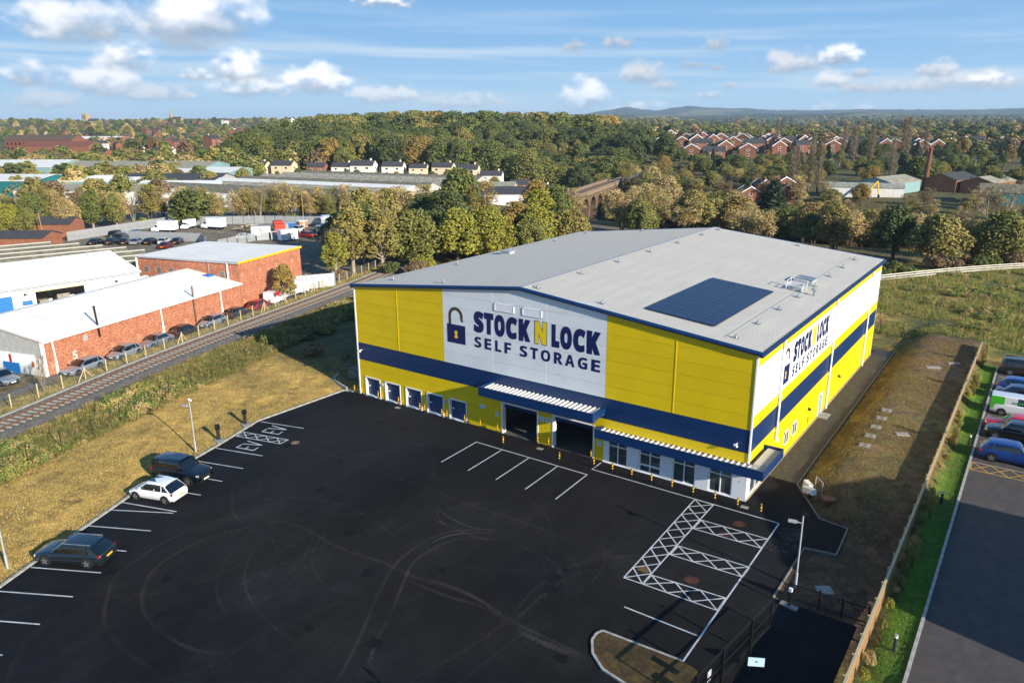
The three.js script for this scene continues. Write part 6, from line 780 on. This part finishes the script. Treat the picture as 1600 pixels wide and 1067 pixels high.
function wispy(seed, wide, leaves, twn, s = 0.26) {
  const r = rng(seed), o = { p: [], n: [], c: [] }, tr = mb(), stems = 3 + Math.floor(r() * 3);
  for (let k = 0; k < stems; k++) { const a = k / stems * 6.28 + r(), lean = 0.12 + 0.3 * r(), tx = Math.cos(a) * lean * 5, tz = Math.sin(a) * lean * 5, top = 6 + 2.4 * r(); tr.cyl([Math.cos(a) * 0.2, -0.5, Math.sin(a) * 0.2], [tx, top, tz], 0.15, 0.04, 5, false); for (let i = 0; i < 11; i++) { const f = 0.25 + 0.75 * r(), b = r() * 6.28, l = wide * (0.4 + 0.5 * r()) * (1.15 - f * 0.55), dx = Math.cos(b) * l, dz = Math.sin(b) * l, dy = 0.7 + 1.6 * r(), x = tx * f, y = top * f, z = tz * f; tr.cyl([x, y, z], [x + dx, y + dy, z + dz], 0.045, 0.012, 4, false); twigs(o, r, x, y, z, dx, dy, dz, 1.3, Math.round(twn / stems / 11), 0.022); if (leaves) leafCloud(o, r, x + dx * 0.75, y + dy * 0.8, z + dz * 0.75, 0.95, 0.75, 0.95, Math.round(leaves / stems / 11), s, 0.75 + 0.5 * r()); } }
  return [tr.build(), finish(o)];
}
function column(seed, wide, n) { const r = rng(seed), o = { p: [], n: [], c: [] }, tr = mb().cyl([0, -0.5, 0], [0, 9.4, 0], 0.2, 0.03, 6, false); for (let i = 0; i < 46; i++) { const y = 0.9 + 8.3 * i / 46, a = i * 2.4, w = wide * Math.sin(Math.PI * Math.min(0.98, 0.12 + 0.86 * i / 46)) ** 0.6; tr.cyl([0, y, 0], [Math.cos(a) * w, y + 1.1, Math.sin(a) * w], 0.03, 0.01, 3, false); twigs(o, r, 0, y, 0, Math.cos(a) * w, 0.9, Math.sin(a) * w, 1.1, Math.round(n / 46), 0.03); leafCloud(o, r, Math.cos(a) * w * 0.6, y + 0.6, Math.sin(a) * w * 0.6, w * 0.5, 0.5, w * 0.5, 9, 0.14, 0.9); } return [tr.build(), finish(o)]; }
function fir(seed, wide, n) { const r = rng(seed), o = { p: [], n: [], c: [] }, tr = mb().cyl([0, -0.5, 0], [0, 9, 0], 0.25, 0.04, 6, false); for (let i = 0; i < 30; i++) { const f = i / 30, y = 1 + 8.6 * f, w = wide * (1 - f) ** 0.85 + 0.2; for (let k = 0; k < 5; k++) { const a = i * 1.9 + k * 1.257; leafCloud(o, r, Math.cos(a) * w * 0.65, y - w * 0.12, Math.sin(a) * w * 0.65, w * 0.5, 0.34, w * 0.5, Math.round(n / 150), 0.3, 0.75 + 0.5 * r(), 1.9); } } return [tr.build(), finish(o)]; }
function shrub(seed, n, s) { const r = rng(seed), o = { p: [], n: [], c: [] }, tr = mb().cyl([0, -0.4, 0], [0, 5, 0], 0.3, 0.1, 5, false); for (let i = 0; i < 16; i++) { const a = i * 2.4, d = 5.2 * Math.sqrt(i / 16), y = 2.4 + 4.8 * (1 - (d / 6.2) ** 2) * r(); leafCloud(o, r, Math.cos(a) * d, y, Math.sin(a) * d, 2.1, 2.1, 2.1, Math.round(n / 16), s, 0.8 + 0.4 * r()); tr.cyl([0, 0.5, 0], [Math.cos(a) * d, y, Math.sin(a) * d], 0.15, 0.05, 4, false); } return [tr.build(), finish(o)]; }
const TREE = {
  oak: [broad(11, 3.6, 1.6, 48, 8200, 0.29), broad(12, 4.1, 1.3, 54, 8600, 0.3), broad(13, 3.3, 1.9, 42, 7600, 0.29)], birch: [broad(21, 2.4, 1.6, 46, 6200, 0.23), broad(22, 2.7, 1.2, 50, 6600, 0.23)],
  willow: [wispy(31, 2.9, 3600, 1900, 0.19), wispy(32, 3.3, 3000, 2100, 0.19), wispy(33, 2.6, 4000, 1700, 0.19)], bare: [wispy(41, 2.8, 260, 2600, 0.2), wispy(42, 3.2, 120, 2800, 0.2)], poplar: [column(51, 0.95, 2300), column(52, 0.8, 2100)], conifer: [fir(61, 2.3, 3600), fir(62, 1.9, 3200)], shrub: [shrub(71, 2600, 0.62), shrub(72, 2200, 0.55)],
};
const NAMES = { oak: 'oak_tree', birch: 'birch_tree', willow: 'willow_tree', bare: 'bare_tree', poplar: 'poplar_tree', conifer: 'conifer_tree', shrub: 'shrub' };
let treeRng = rng(202);
function tree(kind, mat, x, z, h, label, group, wide = 1, y) {
  const v = TREE[kind], [tg, cg] = v[Math.floor(treeRng() * v.length)], t = thing(NAMES[kind], label, kind === 'shrub' ? 'shrub' : 'tree', [x, y ?? groundY(x, z), z], treeRng() * 6.28, group), s = h / 10, q = s * wide * (0.9 + 0.2 * treeRng()); t.scale.set(q, s * (0.94 + 0.12 * treeRng()), q);
  part('trunk', tg, kind === 'birch' || kind === 'bare' ? paleBark : bark, t); part('crown', cg, mat, t); return t;
}
const railX = (z) => { let b = railLine[0]; for (const q of railLine) if (Math.abs(q.z - z) < Math.abs(b.z - z)) b = q; return b.x; };
const hueName = { dark: 'dark green', green: 'mid green', lime: 'yellow-green', olive: 'olive', ochre: 'ochre', brown: 'brown', scrub: 'tawny', bare: 'pale leafless', gold: 'golden', conifer: 'dark', oliveGold: 'olive green' };
// big trees between the railway and the warehouse
[['birch', 'olive', -49, -45, 13, 'tall olive birch by the tracks, west of the warehouse gable', 1.1], ['birch', 'lime', -47.5, -39.5, 8.5, 'small yellow-green birch in front of the tall olive birches'], ['birch', 'olive', -55, -54, 14.5, 'tall thin-topped birch rising behind the trackside birches', 1.15], ['birch', 'green', -51.5, -50.5, 12.5, 'mid green birch in the trackside clump'], ['oak', 'dark', -43, -66, 14, 'big dark green oak right of the birch clump'], ['oak', 'green', -62, -92, 16, 'rounded dark oak standing highest behind the warehouse roof'], ['oak', 'lime', -37, -60.5, 10.5, 'yellow-green oak just behind the warehouse eaves', 1.1], ['oak', 'lime', -33, -66, 10, 'yellow-green oak beside the warehouse eaves, farther along', 1.05], ['oak', 'ochre', -36, -79, 11, 'ochre oak behind the yellow-green pair', 1.1], ['oak', 'lime', -31, -79, 9.5, 'lime oak near the back of the roof'], ['oak', 'green', -33, -91, 10, 'mid green oak next to the viaduct end'], ['oak', 'lime', -42, -97, 11, 'yellow-green oak directly left of the viaduct arches'], ['oak', 'oliveGold', -20, -106, 8, 'olive green oak behind the far corner of the roof'], ['willow', 'ochre', -50, -86, 13, 'ochre willow behind the dark oak'], ['willow', 'scrub', -66, -78, 12, 'tawny willow in front of the works roof'], ['birch', 'olive', -60, -66, 13, 'olive birch between the yard and the line'], ['oak', 'dark', -66, -58, 8, 'low dark oak shading the plant yard', 1.2], ['willow', 'olive', -72, -70, 10, 'olive willow at the back of the plant yard'], ['bare', 'bare', -50, -41, 9, 'leafless tree beside the small birch'], ['oak', 'green', -45, -108, 12, 'green oak against the near viaduct arches'], ['oak', 'ochre', -57, -118, 12, 'ochre oak left of the viaduct'], ['shrub', 'lime', -39, -53, 4, 'yellow-green shrub on the line side behind the warehouse'], ['shrub', 'brown', -36, -48, 3.4, 'brown shrub at the warehouse rear corner'], ['birch', 'ochre', -38.9, -21.6, 6.2, 'slender autumn birch between lorry and brick block', 1.15]].forEach(([k, m, x, z, h, l, w]) => tree(k, F[m], x, z, h, l, 'trees behind the warehouse', w));
[['birch', 'olive', -45.5, -49, 11, 'olive birch filling the gap beside the dark oak', 1.2], ['oak', 'oliveGold', -42.5, -55, 10.5, 'olive green oak leaning over the line by the warehouse', 1.15], ['oak', 'green', -48.5, -70, 13, 'mid green oak behind the big dark oak', 1.1], ['willow', 'olive', -58, -61, 11, 'olive willow behind the trackside birches', 1.1], ['oak', 'dark', -56, -73, 12, 'dark oak between the plant yard and the line', 1.1], ['oak', 'oliveGold', -28, -72, 8.5, 'olive green oak low behind the roof edge', 1.2], ['oak', 'olive', -27, -86, 9, 'olive oak behind the middle of the roof', 1.2], ['oak', 'lime', -39, -72, 10, 'lime oak in the middle of the group behind the eaves', 1.15], ['willow', 'scrub', -75, -88, 11, 'tawny willow against the grey works wall', 1.2], ['shrub', 'dark', -41, -46.5, 3.2, 'dark shrub under the trackside birches'], ['shrub', 'brown', -45, -38, 2.4, 'brown shrub at the lane end by the birches']].forEach(([k, m, x, z, h, l, w]) => tree(k, F[m], x, z, h, l, 'trees behind the warehouse', w));
{ const r = rng(58); for (let i = 0; i < 42; i++) { const t = r(), x = lerp(-8, 62, t) + (r() - 0.5) * 4, zf = x < 32.7 ? lerp(-80, -88.2, (x - 25) / 7.7) : x < 41 ? lerp(-88.2, -101, (x - 32.7) / 8.3) : lerp(-101, -126, (x - 41) / 19), z = Math.min(zf, -80) - 4 - r() * 7, m = ['oliveGold', 'olive', 'brown', 'scrub', 'green'][Math.floor(r() * 5)]; tree('shrub', F[m], x, z, 1.8 + r() * 2.4, `${hueName[m]} shrub in the undergrowth behind the field fence`, 'undergrowth behind the field fence', 0.9); } }
// belt of trees behind the yard
{ const r = rng(88); const belt = [['oak', 'lime', -151, -22, 12], ['oak', 'lime', -147, -28, 11], ['oak', 'green', -158, -20, 12], ['oak', 'oliveGold', -143, -30, 9], ['birch', 'scrub', -139, -37.5, 12], ['oak', 'green', -155, -36, 13], ['birch', 'green', -147, -47, 13], ['birch', 'oliveGold', -143, -51, 12], ['willow', 'scrub', -150, -55, 13], ['shrub', 'lime', -140, -57, 4.5], ['willow', 'olive', -148, -63, 13], ['willow', 'scrub', -143, -68, 12], ['shrub', 'lime', -134.5, -66, 6.5], ['bare', 'bare', -141, -74, 13], ['willow', 'olive', -134, -73, 11], ['willow', 'scrub', -130, -79, 12], ['bare', 'bare', -126, -82, 13], ['willow', 'olive', -121, -85, 11], ['shrub', 'green', -116, -85, 4.5], ['willow', 'scrub', -114, -90, 10], ['bare', 'bare', -122, -90, 14], ['willow', 'oliveGold', -108, -92, 9], ['shrub', 'lime', -105, -91, 5], ['shrub', 'green', -100, -94, 4.5], ['willow', 'scrub', -99, -99, 10], ['shrub', 'oliveGold', -93, -97, 5], ['bare', 'bare', -133, -92, 15], ['bare', 'bare', -112, -99, 13], ['willow', 'scrub', -104, -103, 9], ['oak', 'dark', -86, -98, 9]];
  const nb = ['by the small brick store', 'behind the saw-tooth works', 'behind the parked cars', 'behind the box van', 'behind the palisade', 'next to the yellow-green shrub', 'above the plant yard', 'behind the red container', 'near the timber pole', 'at the end of the belt'];
  belt.forEach(([k, m, x, z, h], i) => tree(k, F[m], x, z, h * 0.78, `${hueName[m]} ${k === 'shrub' ? 'shrub' : k + ' tree'} in the yard belt, ${nb[Math.min(9, Math.floor(i / 3))]}`, 'belt of trees behind the yard'));
  for (let i = 0; i < 74; i++) { const t = i / 74, x = lerp(-190, -90, t) + (r() - 0.5) * 9, z = lerp(-16, -106, t) - 6 - r() * 10, k = r() < 0.78 ? 'willow' : r() < 0.4 ? 'birch' : 'bare', m = k === 'bare' ? 'bare' : ['scrub', 'olive', 'oliveGold', 'scrub'][i % 4]; tree(k, F[m], x, z, 7.2 + r() * 2.6, `${hueName[m]} ${k} tree in the second row of the yard belt`, 'second row of the yard belt'); } }
// valley scrub to the east, beyond the field
{ const r = rng(99); let n = 0; for (let i = 0; i < 1500 && n < 195; i++) { const x = -80 + r() * 185, z = -112 - r() * 123; if (x > 27 && z > -96 - (x - 27) * 1.45 - 4) continue; if (Math.abs(x - railX(z)) < 8 || x < railX(z) + 5) continue; if (polyDist(x, z, [[-20, -80], [-88, -203]]) < 5.5) continue; n++; const near = z > -150, k = r() < (near ? 0.62 : 0.86) ? 'willow' : r() < 0.75 ? 'oak' : 'birch', m = k === 'willow' ? ['scrub', 'olive', 'brown', 'scrub', 'scrub'][Math.floor(r() * 5)] : ['green', 'oliveGold', 'olive', 'ochre', 'oliveGold'][Math.floor(r() * 5)]; tree(k, F[m], x, z, (near ? 7.5 : x > -18 && z < -188 ? 5 : z < -180 ? 7.5 : 9.5) + r() * (x > -18 && z < -188 ? 2 : 3.2), `${hueName[m]} ${k} tree in the scrub ${near ? 'behind the white field fence' : 'filling the valley'}`, near ? 'trees behind the field fence' : 'trees filling the valley', 1.4); }
  [['oak', 'olive', 38, -110, 10.5, 'broad golden-brown oak behind the white field fence', 1.25], ['oak', 'dark', 30, -113, 11, 'dark oak beside the golden-brown oak', 1.2], ['oak', 'oliveGold', 47, -122, 10, 'olive green oak right of the golden-brown oak', 1.2], ['conifer', 'conifer', -8, -160, 19, 'layered dark cedar rising from the valley scrub', 1.5], ['oak', 'green', 12, -122, 8, 'mid green oak above the far roof corner', 1.2], ['bare', 'bare', 44, -140, 16, 'pale leafless tree above the golden-brown oak', 1.1], ['shrub', 'gold', 28, -99, 2.6, 'golden shrub at the end of the field fence'], ['shrub', 'lime', 22, -95, 3, 'lime shrub behind the warehouse corner']].forEach(([k, m, x, z, h, l, w]) => tree(k, F[m], x, z, h, l, 'trees behind the field fence', w)); }
[[-72, -214], [-76, -224], [-80, -234], [-84, -244], [-88, -254], [-94, -264], [-68, -222], [-72, -236], [-78, -250], [-98, -276], [-112, -276], [-118, -290], [-64, -208], [-116, -262], [-110, -250], [-122, -304], [-104, -288]].forEach(([x, z], i) => tree(i % 3 ? 'willow' : 'oak', F[['scrub', 'olive', 'oliveGold'][i % 3]], x, z, groundY(x, z) < -4 ? 13 : 7.5, `${hueName[['scrub', 'olive', 'oliveGold'][i % 3]]} tree crowding the far end of the viaduct`, 'trees crowding the viaduct', 1.25));
// poplars and garden trees round the estate
[[-27, -249, 17], [-23, -252, 18], [-19, -249, 17.5], [-31, -258, 16], [-40, -403, 20], [-32, -408, 21], [-24, -454, 24], [-22, -456, 25], [-46, -430, 20], [-10, -340, 17], [-21, -520, 24], [-60, -470, 20], [-105, -480, 21], [-58, -390, 17]].forEach(([x, z, h], i) => tree('poplar', F.bare, x, z, h, ['bare columnar poplar above the small houses', 'bare columnar poplar between the estate houses'][i > 3 ? 1 : 0], i > 3 ? 'poplars among the estate' : 'poplars above the small houses', 1.1));
{ const r = rng(44); for (let i = 0; i < 190; i++) { const x = -215 + r() * 285, z = -275 - r() * 350; if (x < -110 && z > -330) continue; if (x < -80 && z < -395 && z > -560 && r() < 0.35) continue; const k = ['oak', 'oak', 'birch', 'conifer', 'birch'][Math.floor(r() * 5)], m = k === 'conifer' ? 'conifer' : ['dark', 'green', 'oliveGold', 'ochre', 'olive', 'dark'][Math.floor(r() * 6)]; tree(k, F[m], x, z, (r() < 0.25 ? 9 : 5) + r() * 3.5, `${hueName[m]} ${k} tree among the estate gardens`, 'trees of the estate gardens', k === 'conifer' ? 1.1 : 1.3); } }
{ const r = rng(45); for (let i = 0; i < 120; i++) { const x = -118 + r() * 165, z = -238 - r() * 160; if (Math.abs(x - railX(z)) < 7 || (x > -12 && z > -300)) continue; if (Math.hypot(x + 31, z + 237) < 12 || polyDist(x, z, [[-118, -386], [-94, -349]]) < 10) continue; const k = r() < 0.3 ? 'willow' : 'oak', m = k === 'willow' ? ['scrub', 'olive', 'oliveGold'][Math.floor(r() * 3)] : ['green', 'oliveGold', 'dark', 'olive'][Math.floor(r() * 4)]; tree(k, F[m], x, z, 5.5 + r() * 3.5, `${hueName[m]} ${k} tree on the slope below the estate`, 'trees on the slope below the estate', 1.35); } }
{ const r = rng(46); for (let i = 0; i < 22; i++) { const t = r(), x = lerp(-285, -110, t), z = lerp(-172, -249, t) + 6 + r() * 5, m = ['oliveGold', 'ochre', 'green', 'olive'][Math.floor(r() * 4)]; tree('oak', F[m], x, z, 3.5 + r() * 3.5, `${hueName[m]} garden tree in front of the row of houses`, 'garden trees before the row of houses', 1.2); } }
// the wood on the hill: front trees one by one
const inWood = (x, z) => inside(x, z, [[-300, -205], [-235, -232], [-135, -268], [-112, -292], [-130, -370], [-170, -400], [-235, -480], [-330, -560], [-440, -520], [-440, -380], [-345, -215]]);
const woodRest = [];
{ const r = rng(66), cells = []; for (let gx = -560; gx < -105; gx += 11.5) for (let gz = -560; gz < -165; gz += 11.5) { const x = gx + (r() - 0.5) * 7, z = gz + (r() - 0.5) * 7; if (inWood(x, z) && Math.abs(x - railX(z)) > 7) cells.push([x, z, Math.hypot(x - 54, z - 50)]); } cells.sort((a, b) => a[2] - b[2]);
  cells.forEach(([x, z], i) => { const q = fbm(x * 0.02, z * 0.02, 2) + (r() - 0.5) * 0.5, m = q < 0.42 ? 'dark' : q < 0.62 ? 'green' : q < 0.74 ? 'oliveGold' : q < 0.84 ? 'olive' : 'ochre', h = 13 + r() * 6; if (i < 230) tree(r() < 0.85 ? 'oak' : 'birch', F[m], x, z, h, `${hueName[m]} tree in the wood above the row of houses`, 'trees of the wood', 1.15); else woodRest.push([x, z, h * 1.1, m]); }); }
// farther trees as masses
{
  const far = broad(81, 4.3, 0.6, 24, 900, 0.9), fine = broad(83, 4.2, 0.6, 34, 2600, 0.52), g = far[1], list = [], r = rng(123);
  const rows = woodRest.map((q) => q);
  const mass = (name, items, geo) => { const im = new THREE.InstancedMesh(geo, (() => { const m = new THREE.MeshStandardMaterial({ vertexColors: true, roughness: 0.9, side: THREE.DoubleSide }); return m; })(), items.length), M4 = new THREE.Matrix4(), Q = new THREE.Quaternion(), up = V(0, 1, 0); items.forEach(([x, z, h, c], i) => { const s = h / 10; M4.compose(V(x, groundY(x, z) - 0.3, z), Q.setFromAxisAngle(up, r() * 6.28), V(s * (0.95 + 0.4 * r()), s, s * (0.95 + 0.4 * r()))); im.setMatrixAt(i, M4); const k = 0.8 + 0.4 * r(), f = F[c].color; im.setColorAt(i, new THREE.Color().setRGB(f.r * k, f.g * k, f.b * k)); }); im.name = name; im.castShadow = im.receiveShadow = true; scene.add(im); im.userData.kind = 'stuff'; return im; };
  tag(mass('woodland', rows, fine[1]), 'deeper part of the mixed wood on the hill', 'woodland');
  const pick = () => ['dark', 'green', 'oliveGold', 'olive', 'dark', 'brown', 'scrub', 'green', 'dark', 'oliveGold'][Math.floor(r() * 10)], town = [], vale = [], edge = [];
  for (let i = 0; i < 7600; i++) { const a = -1.25 + r() * 1.4, d = 330 + Math.pow(r(), 1.35) * 3300, x = 54 + Math.sin(a) * d, z = 50 - Math.cos(a) * d; if (inWood(x, z)) continue; const den = fbm(x * 0.006, z * 0.006, 3); if (d < 700 && den < 0.36) continue; if (d > 1300 && den < 0.46) continue; if (x > -250 && x < 60 && z > -640 && d < 620) continue; if (x > -700 && x < -500 && z > -300) continue; if (a < -0.75 && d < 1700 && r() < 0.18) continue; (a < -0.62 ? town : vale).push([x, z, (a < -0.75 ? 5 : 7) + r() * 6 + d * 0.0012, pick()]); }
  for (let i = 0; i < 420; i++) { const x = -420 + r() * 330, z = -60 - r() * 130; if (x > -130 || fbm(x * 0.03, z * 0.03, 2) < 0.5 || (x > -205 && z < -95 && z > -195)) continue; edge.push([x, z, 6 + r() * 4, ['scrub', 'olive', 'oliveGold', 'brown', 'green'][Math.floor(r() * 5)]]); }
  tag(mass('town_trees', town, g), 'trees scattered through the far town', 'trees'); tag(mass('vale_trees', vale, g), 'woods and hedges of the vale towards the hills', 'trees'); tag(mass('works_trees', edge, fine[1]), 'scrub between the industrial sheds', 'scrub');
}
{ const r = rng(61); for (let i = 0; i < 46; i++) { const z = -5 - r() * 40, x = lerp(Math.max(railX(z) + 6.5, -30), -3.5, r()); tree('shrub', F[['dark', 'brown', 'oliveGold'][i % 3]], x, z, 0.9 + r() * 1.3, `${['dark green', 'brown', 'olive green'][i % 3]} bramble thicket in the warehouse shade`, 'bramble thickets in the warehouse shade', 1.1); } }
// ---------- planting on and around the site ----------
[[50.75, -43, 2.8], [50.85, -33, 3.0], [50.8, -17.5, 2.6], [50.85, -4, 2.6], [50.8, 3, 2.4]].forEach(([x, z, h], i) => tree('willow', F.olive, x, z, h, ['young staked tree at the far end of the lawn strip', 'young tree on the lawn opposite the white van', 'young tree on the lawn opposite the blue crossover', 'young tree in the shade of the lawn strip', 'bare young tree at the shaded lawn edge'][i], 'young trees on the lawn strip', 0.55, 0.34));
{ const r = rng(17); for (let i = 0; i < 40; i++) { const z = -45 + i * 1.65 + r(); tree('shrub', F[['lime', 'oliveGold', 'olive', 'scrub'][i % 4]], 50.4 + r() * 0.2, z, 0.45 + r() * 0.65, `${hueName[['lime', 'oliveGold', 'olive', 'scrub'][i % 4]]} shrub in the bed along the boarded fence`, 'shrubs along the boarded fence', 0.5, 0.33); } }
tree('bare', F.bare, -27.2, 18.2, 4, 'thin leafless sapling by the lane fence', 'saplings by the lane', 0.6);
function scatter(name, label, category, geo, n, place, colors, seed, sc = [0.7, 1.4]) {
  const r = rng(seed), pts = []; for (let i = 0, tries = 0; i < n && tries < n * 12; tries++) { const p = place(r); if (!p) continue; pts.push(p); i++; }
  const im = new THREE.InstancedMesh(geo, new THREE.MeshStandardMaterial({ vertexColors: true, roughness: 0.95, side: THREE.DoubleSide }), pts.length), M4 = new THREE.Matrix4(), Q = new THREE.Quaternion(), up = V(0, 1, 0);
  pts.forEach(([x, z, k = 1, ci], i) => { const s = lerp(sc[0], sc[1], r()) * k; M4.compose(V(x, groundY(x, z) - 0.02, z), Q.setFromAxisAngle(up, r() * 6.28), V(s, s * (0.8 + 0.5 * r()), s)); im.setMatrixAt(i, M4); const c = colors[ci ?? Math.floor(r() * colors.length)], q = 0.75 + 0.5 * r(); im.setColorAt(i, new THREE.Color().setRGB(c[0] * q, c[1] * q, c[2] * q)); });
  im.name = numbered(name); im.castShadow = im.receiveShadow = true; scene.add(im); im.userData.kind = 'stuff'; tag(im, label, category); return im;
}
const tuft = (seed, n, h, w, spread) => { const r = rng(seed), o = { p: [], n: [], c: [] }; for (let i = 0; i < n; i++) { const a = r() * 6.28, d = spread * Math.sqrt(r()), x = Math.cos(a) * d, z = Math.sin(a) * d, t = r() * 6.28, l = h * (0.5 + 0.7 * r()), lean = 0.25 + 0.5 * r(), px = Math.cos(t + 1.57) * w, pz = Math.sin(t + 1.57) * w, c = 0.7 + 0.6 * r(); const fn = face([2 * px, 0, 2 * pz], [Math.cos(t) * l * lean + px, l, Math.sin(t) * l * lean + pz]); for (const q of [[x - px, 0, z - pz], [x + px, 0, z + pz], [x + Math.cos(t) * l * lean, l, z + Math.sin(t) * l * lean]]) { o.p.push(...q); o.n.push(...fn); o.c.push(c, c, c * 0.9); } } return finish(o); };
const straw = [[0.50, 0.36, 0.14], [0.44, 0.30, 0.11], [0.34, 0.27, 0.09], [0.56, 0.41, 0.16], [0.27, 0.23, 0.07]], weeds = [[0.15, 0.19, 0.04], [0.22, 0.23, 0.05], [0.32, 0.25, 0.08], [0.11, 0.15, 0.035], [0.40, 0.29, 0.13]];
const shortG = tuft(1, 12, 0.07, 0.016, 0.3), longG = tuft(2, 22, 0.42, 0.022, 0.42), weedG = (() => { const r = rng(9), o = { p: [], n: [], c: [] }; for (let i = 0; i < 3; i++) leafCloud(o, r, (r() - 0.5) * 0.7, 0.22 + r() * 0.35, (r() - 0.5) * 0.7, 0.36, 0.3, 0.36, 44, 0.07, 0.8 + 0.5 * r(), 2.6); twigs(o, r, -0.3, 0, 0, 0.6, 0.1, 0, 0.9, 26, 0.012); return finish(o); })();
const fenceX = (z) => { const P = [[-3, 43], [-6.3, 33.5], [-8.4, 27.6], [-12.2, 15.7], [-15.8, 4.1], [-18.6, -6], [-22, -18], [-27, -40]]; for (let i = 0; i + 1 < P.length; i++) if (z <= P[i][1] && z >= P[i + 1][1]) return lerp(P[i][0], P[i + 1][0], (P[i][1] - z) / (P[i][1] - P[i + 1][1])); return null; };
const kerbX = (z) => (z < 10.6 ? -2.6 : z < 16 ? lerp(-2.6, -0.8, (z - 10.6) / 5.4) : z < 25.1 ? lerp(-0.8, 1.8, (z - 16) / 9.1) : z < 33 ? lerp(1.8, 5.3, (z - 25.1) / 7.9) : lerp(5.3, 13, (z - 33) / 17));
scatter('verge_grass', 'short dry grass on the verge', 'grass', shortG, 15000, (r) => { const z = -6 + r() * 52, f = fenceX(z); if (f == null) return null; const k = kerbX(z) - 0.2, x = lerp(f, k, r()); return fbm(x * 0.4, z * 0.4, 3) > 0.36 ? [x, z] : null; }, straw, 301);
scatter('trackside_weeds', 'brambles and weeds between fence and railway', 'weeds', weedG, 2600, (r) => { const z = -42 + r() * 84, f = fenceX(z); if (f == null) return null; const rx = railX(z), w = sstep(0.25, 0.7, fbm(z * 0.14, 3, 2)), x = lerp(f + 0.3, rx + 5.6, r()); if (x < rx + 5.4 || x > f + 0.6) return null; return [x, z, 0.5 + 0.75 * w, r() < 0.2 ? 4 : Math.floor(r() * 4)]; }, weeds, 302, [0.45, 1.0]);
scatter('trackside_tall_grass', 'tall green and straw grass between fence and railway', 'grass', longG, 8000, (r) => { const z = -42 + r() * 84, f = fenceX(z); if (f == null) return null; const rx = railX(z), x = lerp(f + 0.4, rx + 4.8, r()); return x > f + 0.7 ? null : [x, z, 0.4 + 0.95 * fbm(x * 0.3, z * 0.3, 2)]; }, [[0.15, 0.17, 0.04], [0.20, 0.19, 0.05], [0.34, 0.25, 0.10], [0.11, 0.13, 0.03], [0.27, 0.18, 0.08]], 309);
scatter('trackside_grass', 'long pale grass beside the railway and lane fence', 'grass', longG, 5200, (r) => { const z = -55 + r() * 100, rx = railX(z), x = r() < 0.5 ? rx - 2.9 - r() * 1.9 : rx + 3.5 + r() * 2; return [x, z, 0.55]; }, [...straw, ...weeds.slice(0, 3)], 303);
scatter('bank_weeds', 'weeds and short grass on the bank', 'weeds', shortG, 6500, (r) => { const x = 42 + r() * 7.8, z = -50 + r() * 52; if (polyDist(x, z, ring(CARPARK)) < 0.3 || inside(x, z, CARPARK)) return null; return fbm(x * 0.5, z * 0.5, 3) > 0.45 ? [x, z, 1.1] : null; }, [[0.30, 0.22, 0.06], [0.26, 0.19, 0.07], [0.19, 0.17, 0.05], [0.24, 0.155, 0.085]], 304);
scatter('lawn', 'mown bright green grass of the lawn strip', 'grass', shortG, 7000, (r) => { const x = 50.6 + r() * 1.45, z = -44 + r() * 68; return [x, z, 0.55]; }, [[0.16, 0.32, 0.03], [0.20, 0.36, 0.035], [0.13, 0.26, 0.03]], 305);
scatter('field_grass', 'rough tussocky grass of the field', 'grass', longG, 21000, (r) => { const x = 30 + r() * 60, z = -53 - r() * 78; if (x < 40.5 && z > -50) return null; if (z < -88 - (x - 32) * 1.4) return null; return fbm(x * 0.16, z * 0.16, 3) > 0.33 ? [x, z, 0.5 + 0.9 * fbm(x * 0.09, z * 0.09, 2)] : null; }, [...weeds, straw[0], straw[2], [0.27, 0.31, 0.07], [0.24, 0.29, 0.06], [0.22, 0.26, 0.055], [0.30, 0.30, 0.09]], 306);
scatter('field_weeds', 'darker weed clumps in the field', 'weeds', weedG, 2600, (r) => { const x = 34 + r() * 56, z = -54 - r() * 60; if (z < -88 - (x - 32) * 1.4) return null; return fbm(x * 0.12 + 4, z * 0.2, 3) > 0.56 ? [x, z, 0.8] : null; }, weeds, 307);
scatter('island_tufts', 'rough grass on the kerbed island', 'grass', shortG, 900, (r) => { const x = 38.4 + r() * 5, z = 18.8 + r() * 2.6; return inside(x, z, [[38.3, 18.9], [43.5, 18.8], [43.5, 22], [41.4, 21.5], [39.7, 21.1], [38.8, 20.4]]) ? [x, z, 0.8] : null; }, straw, 308);
renderer.render(scene, camera);
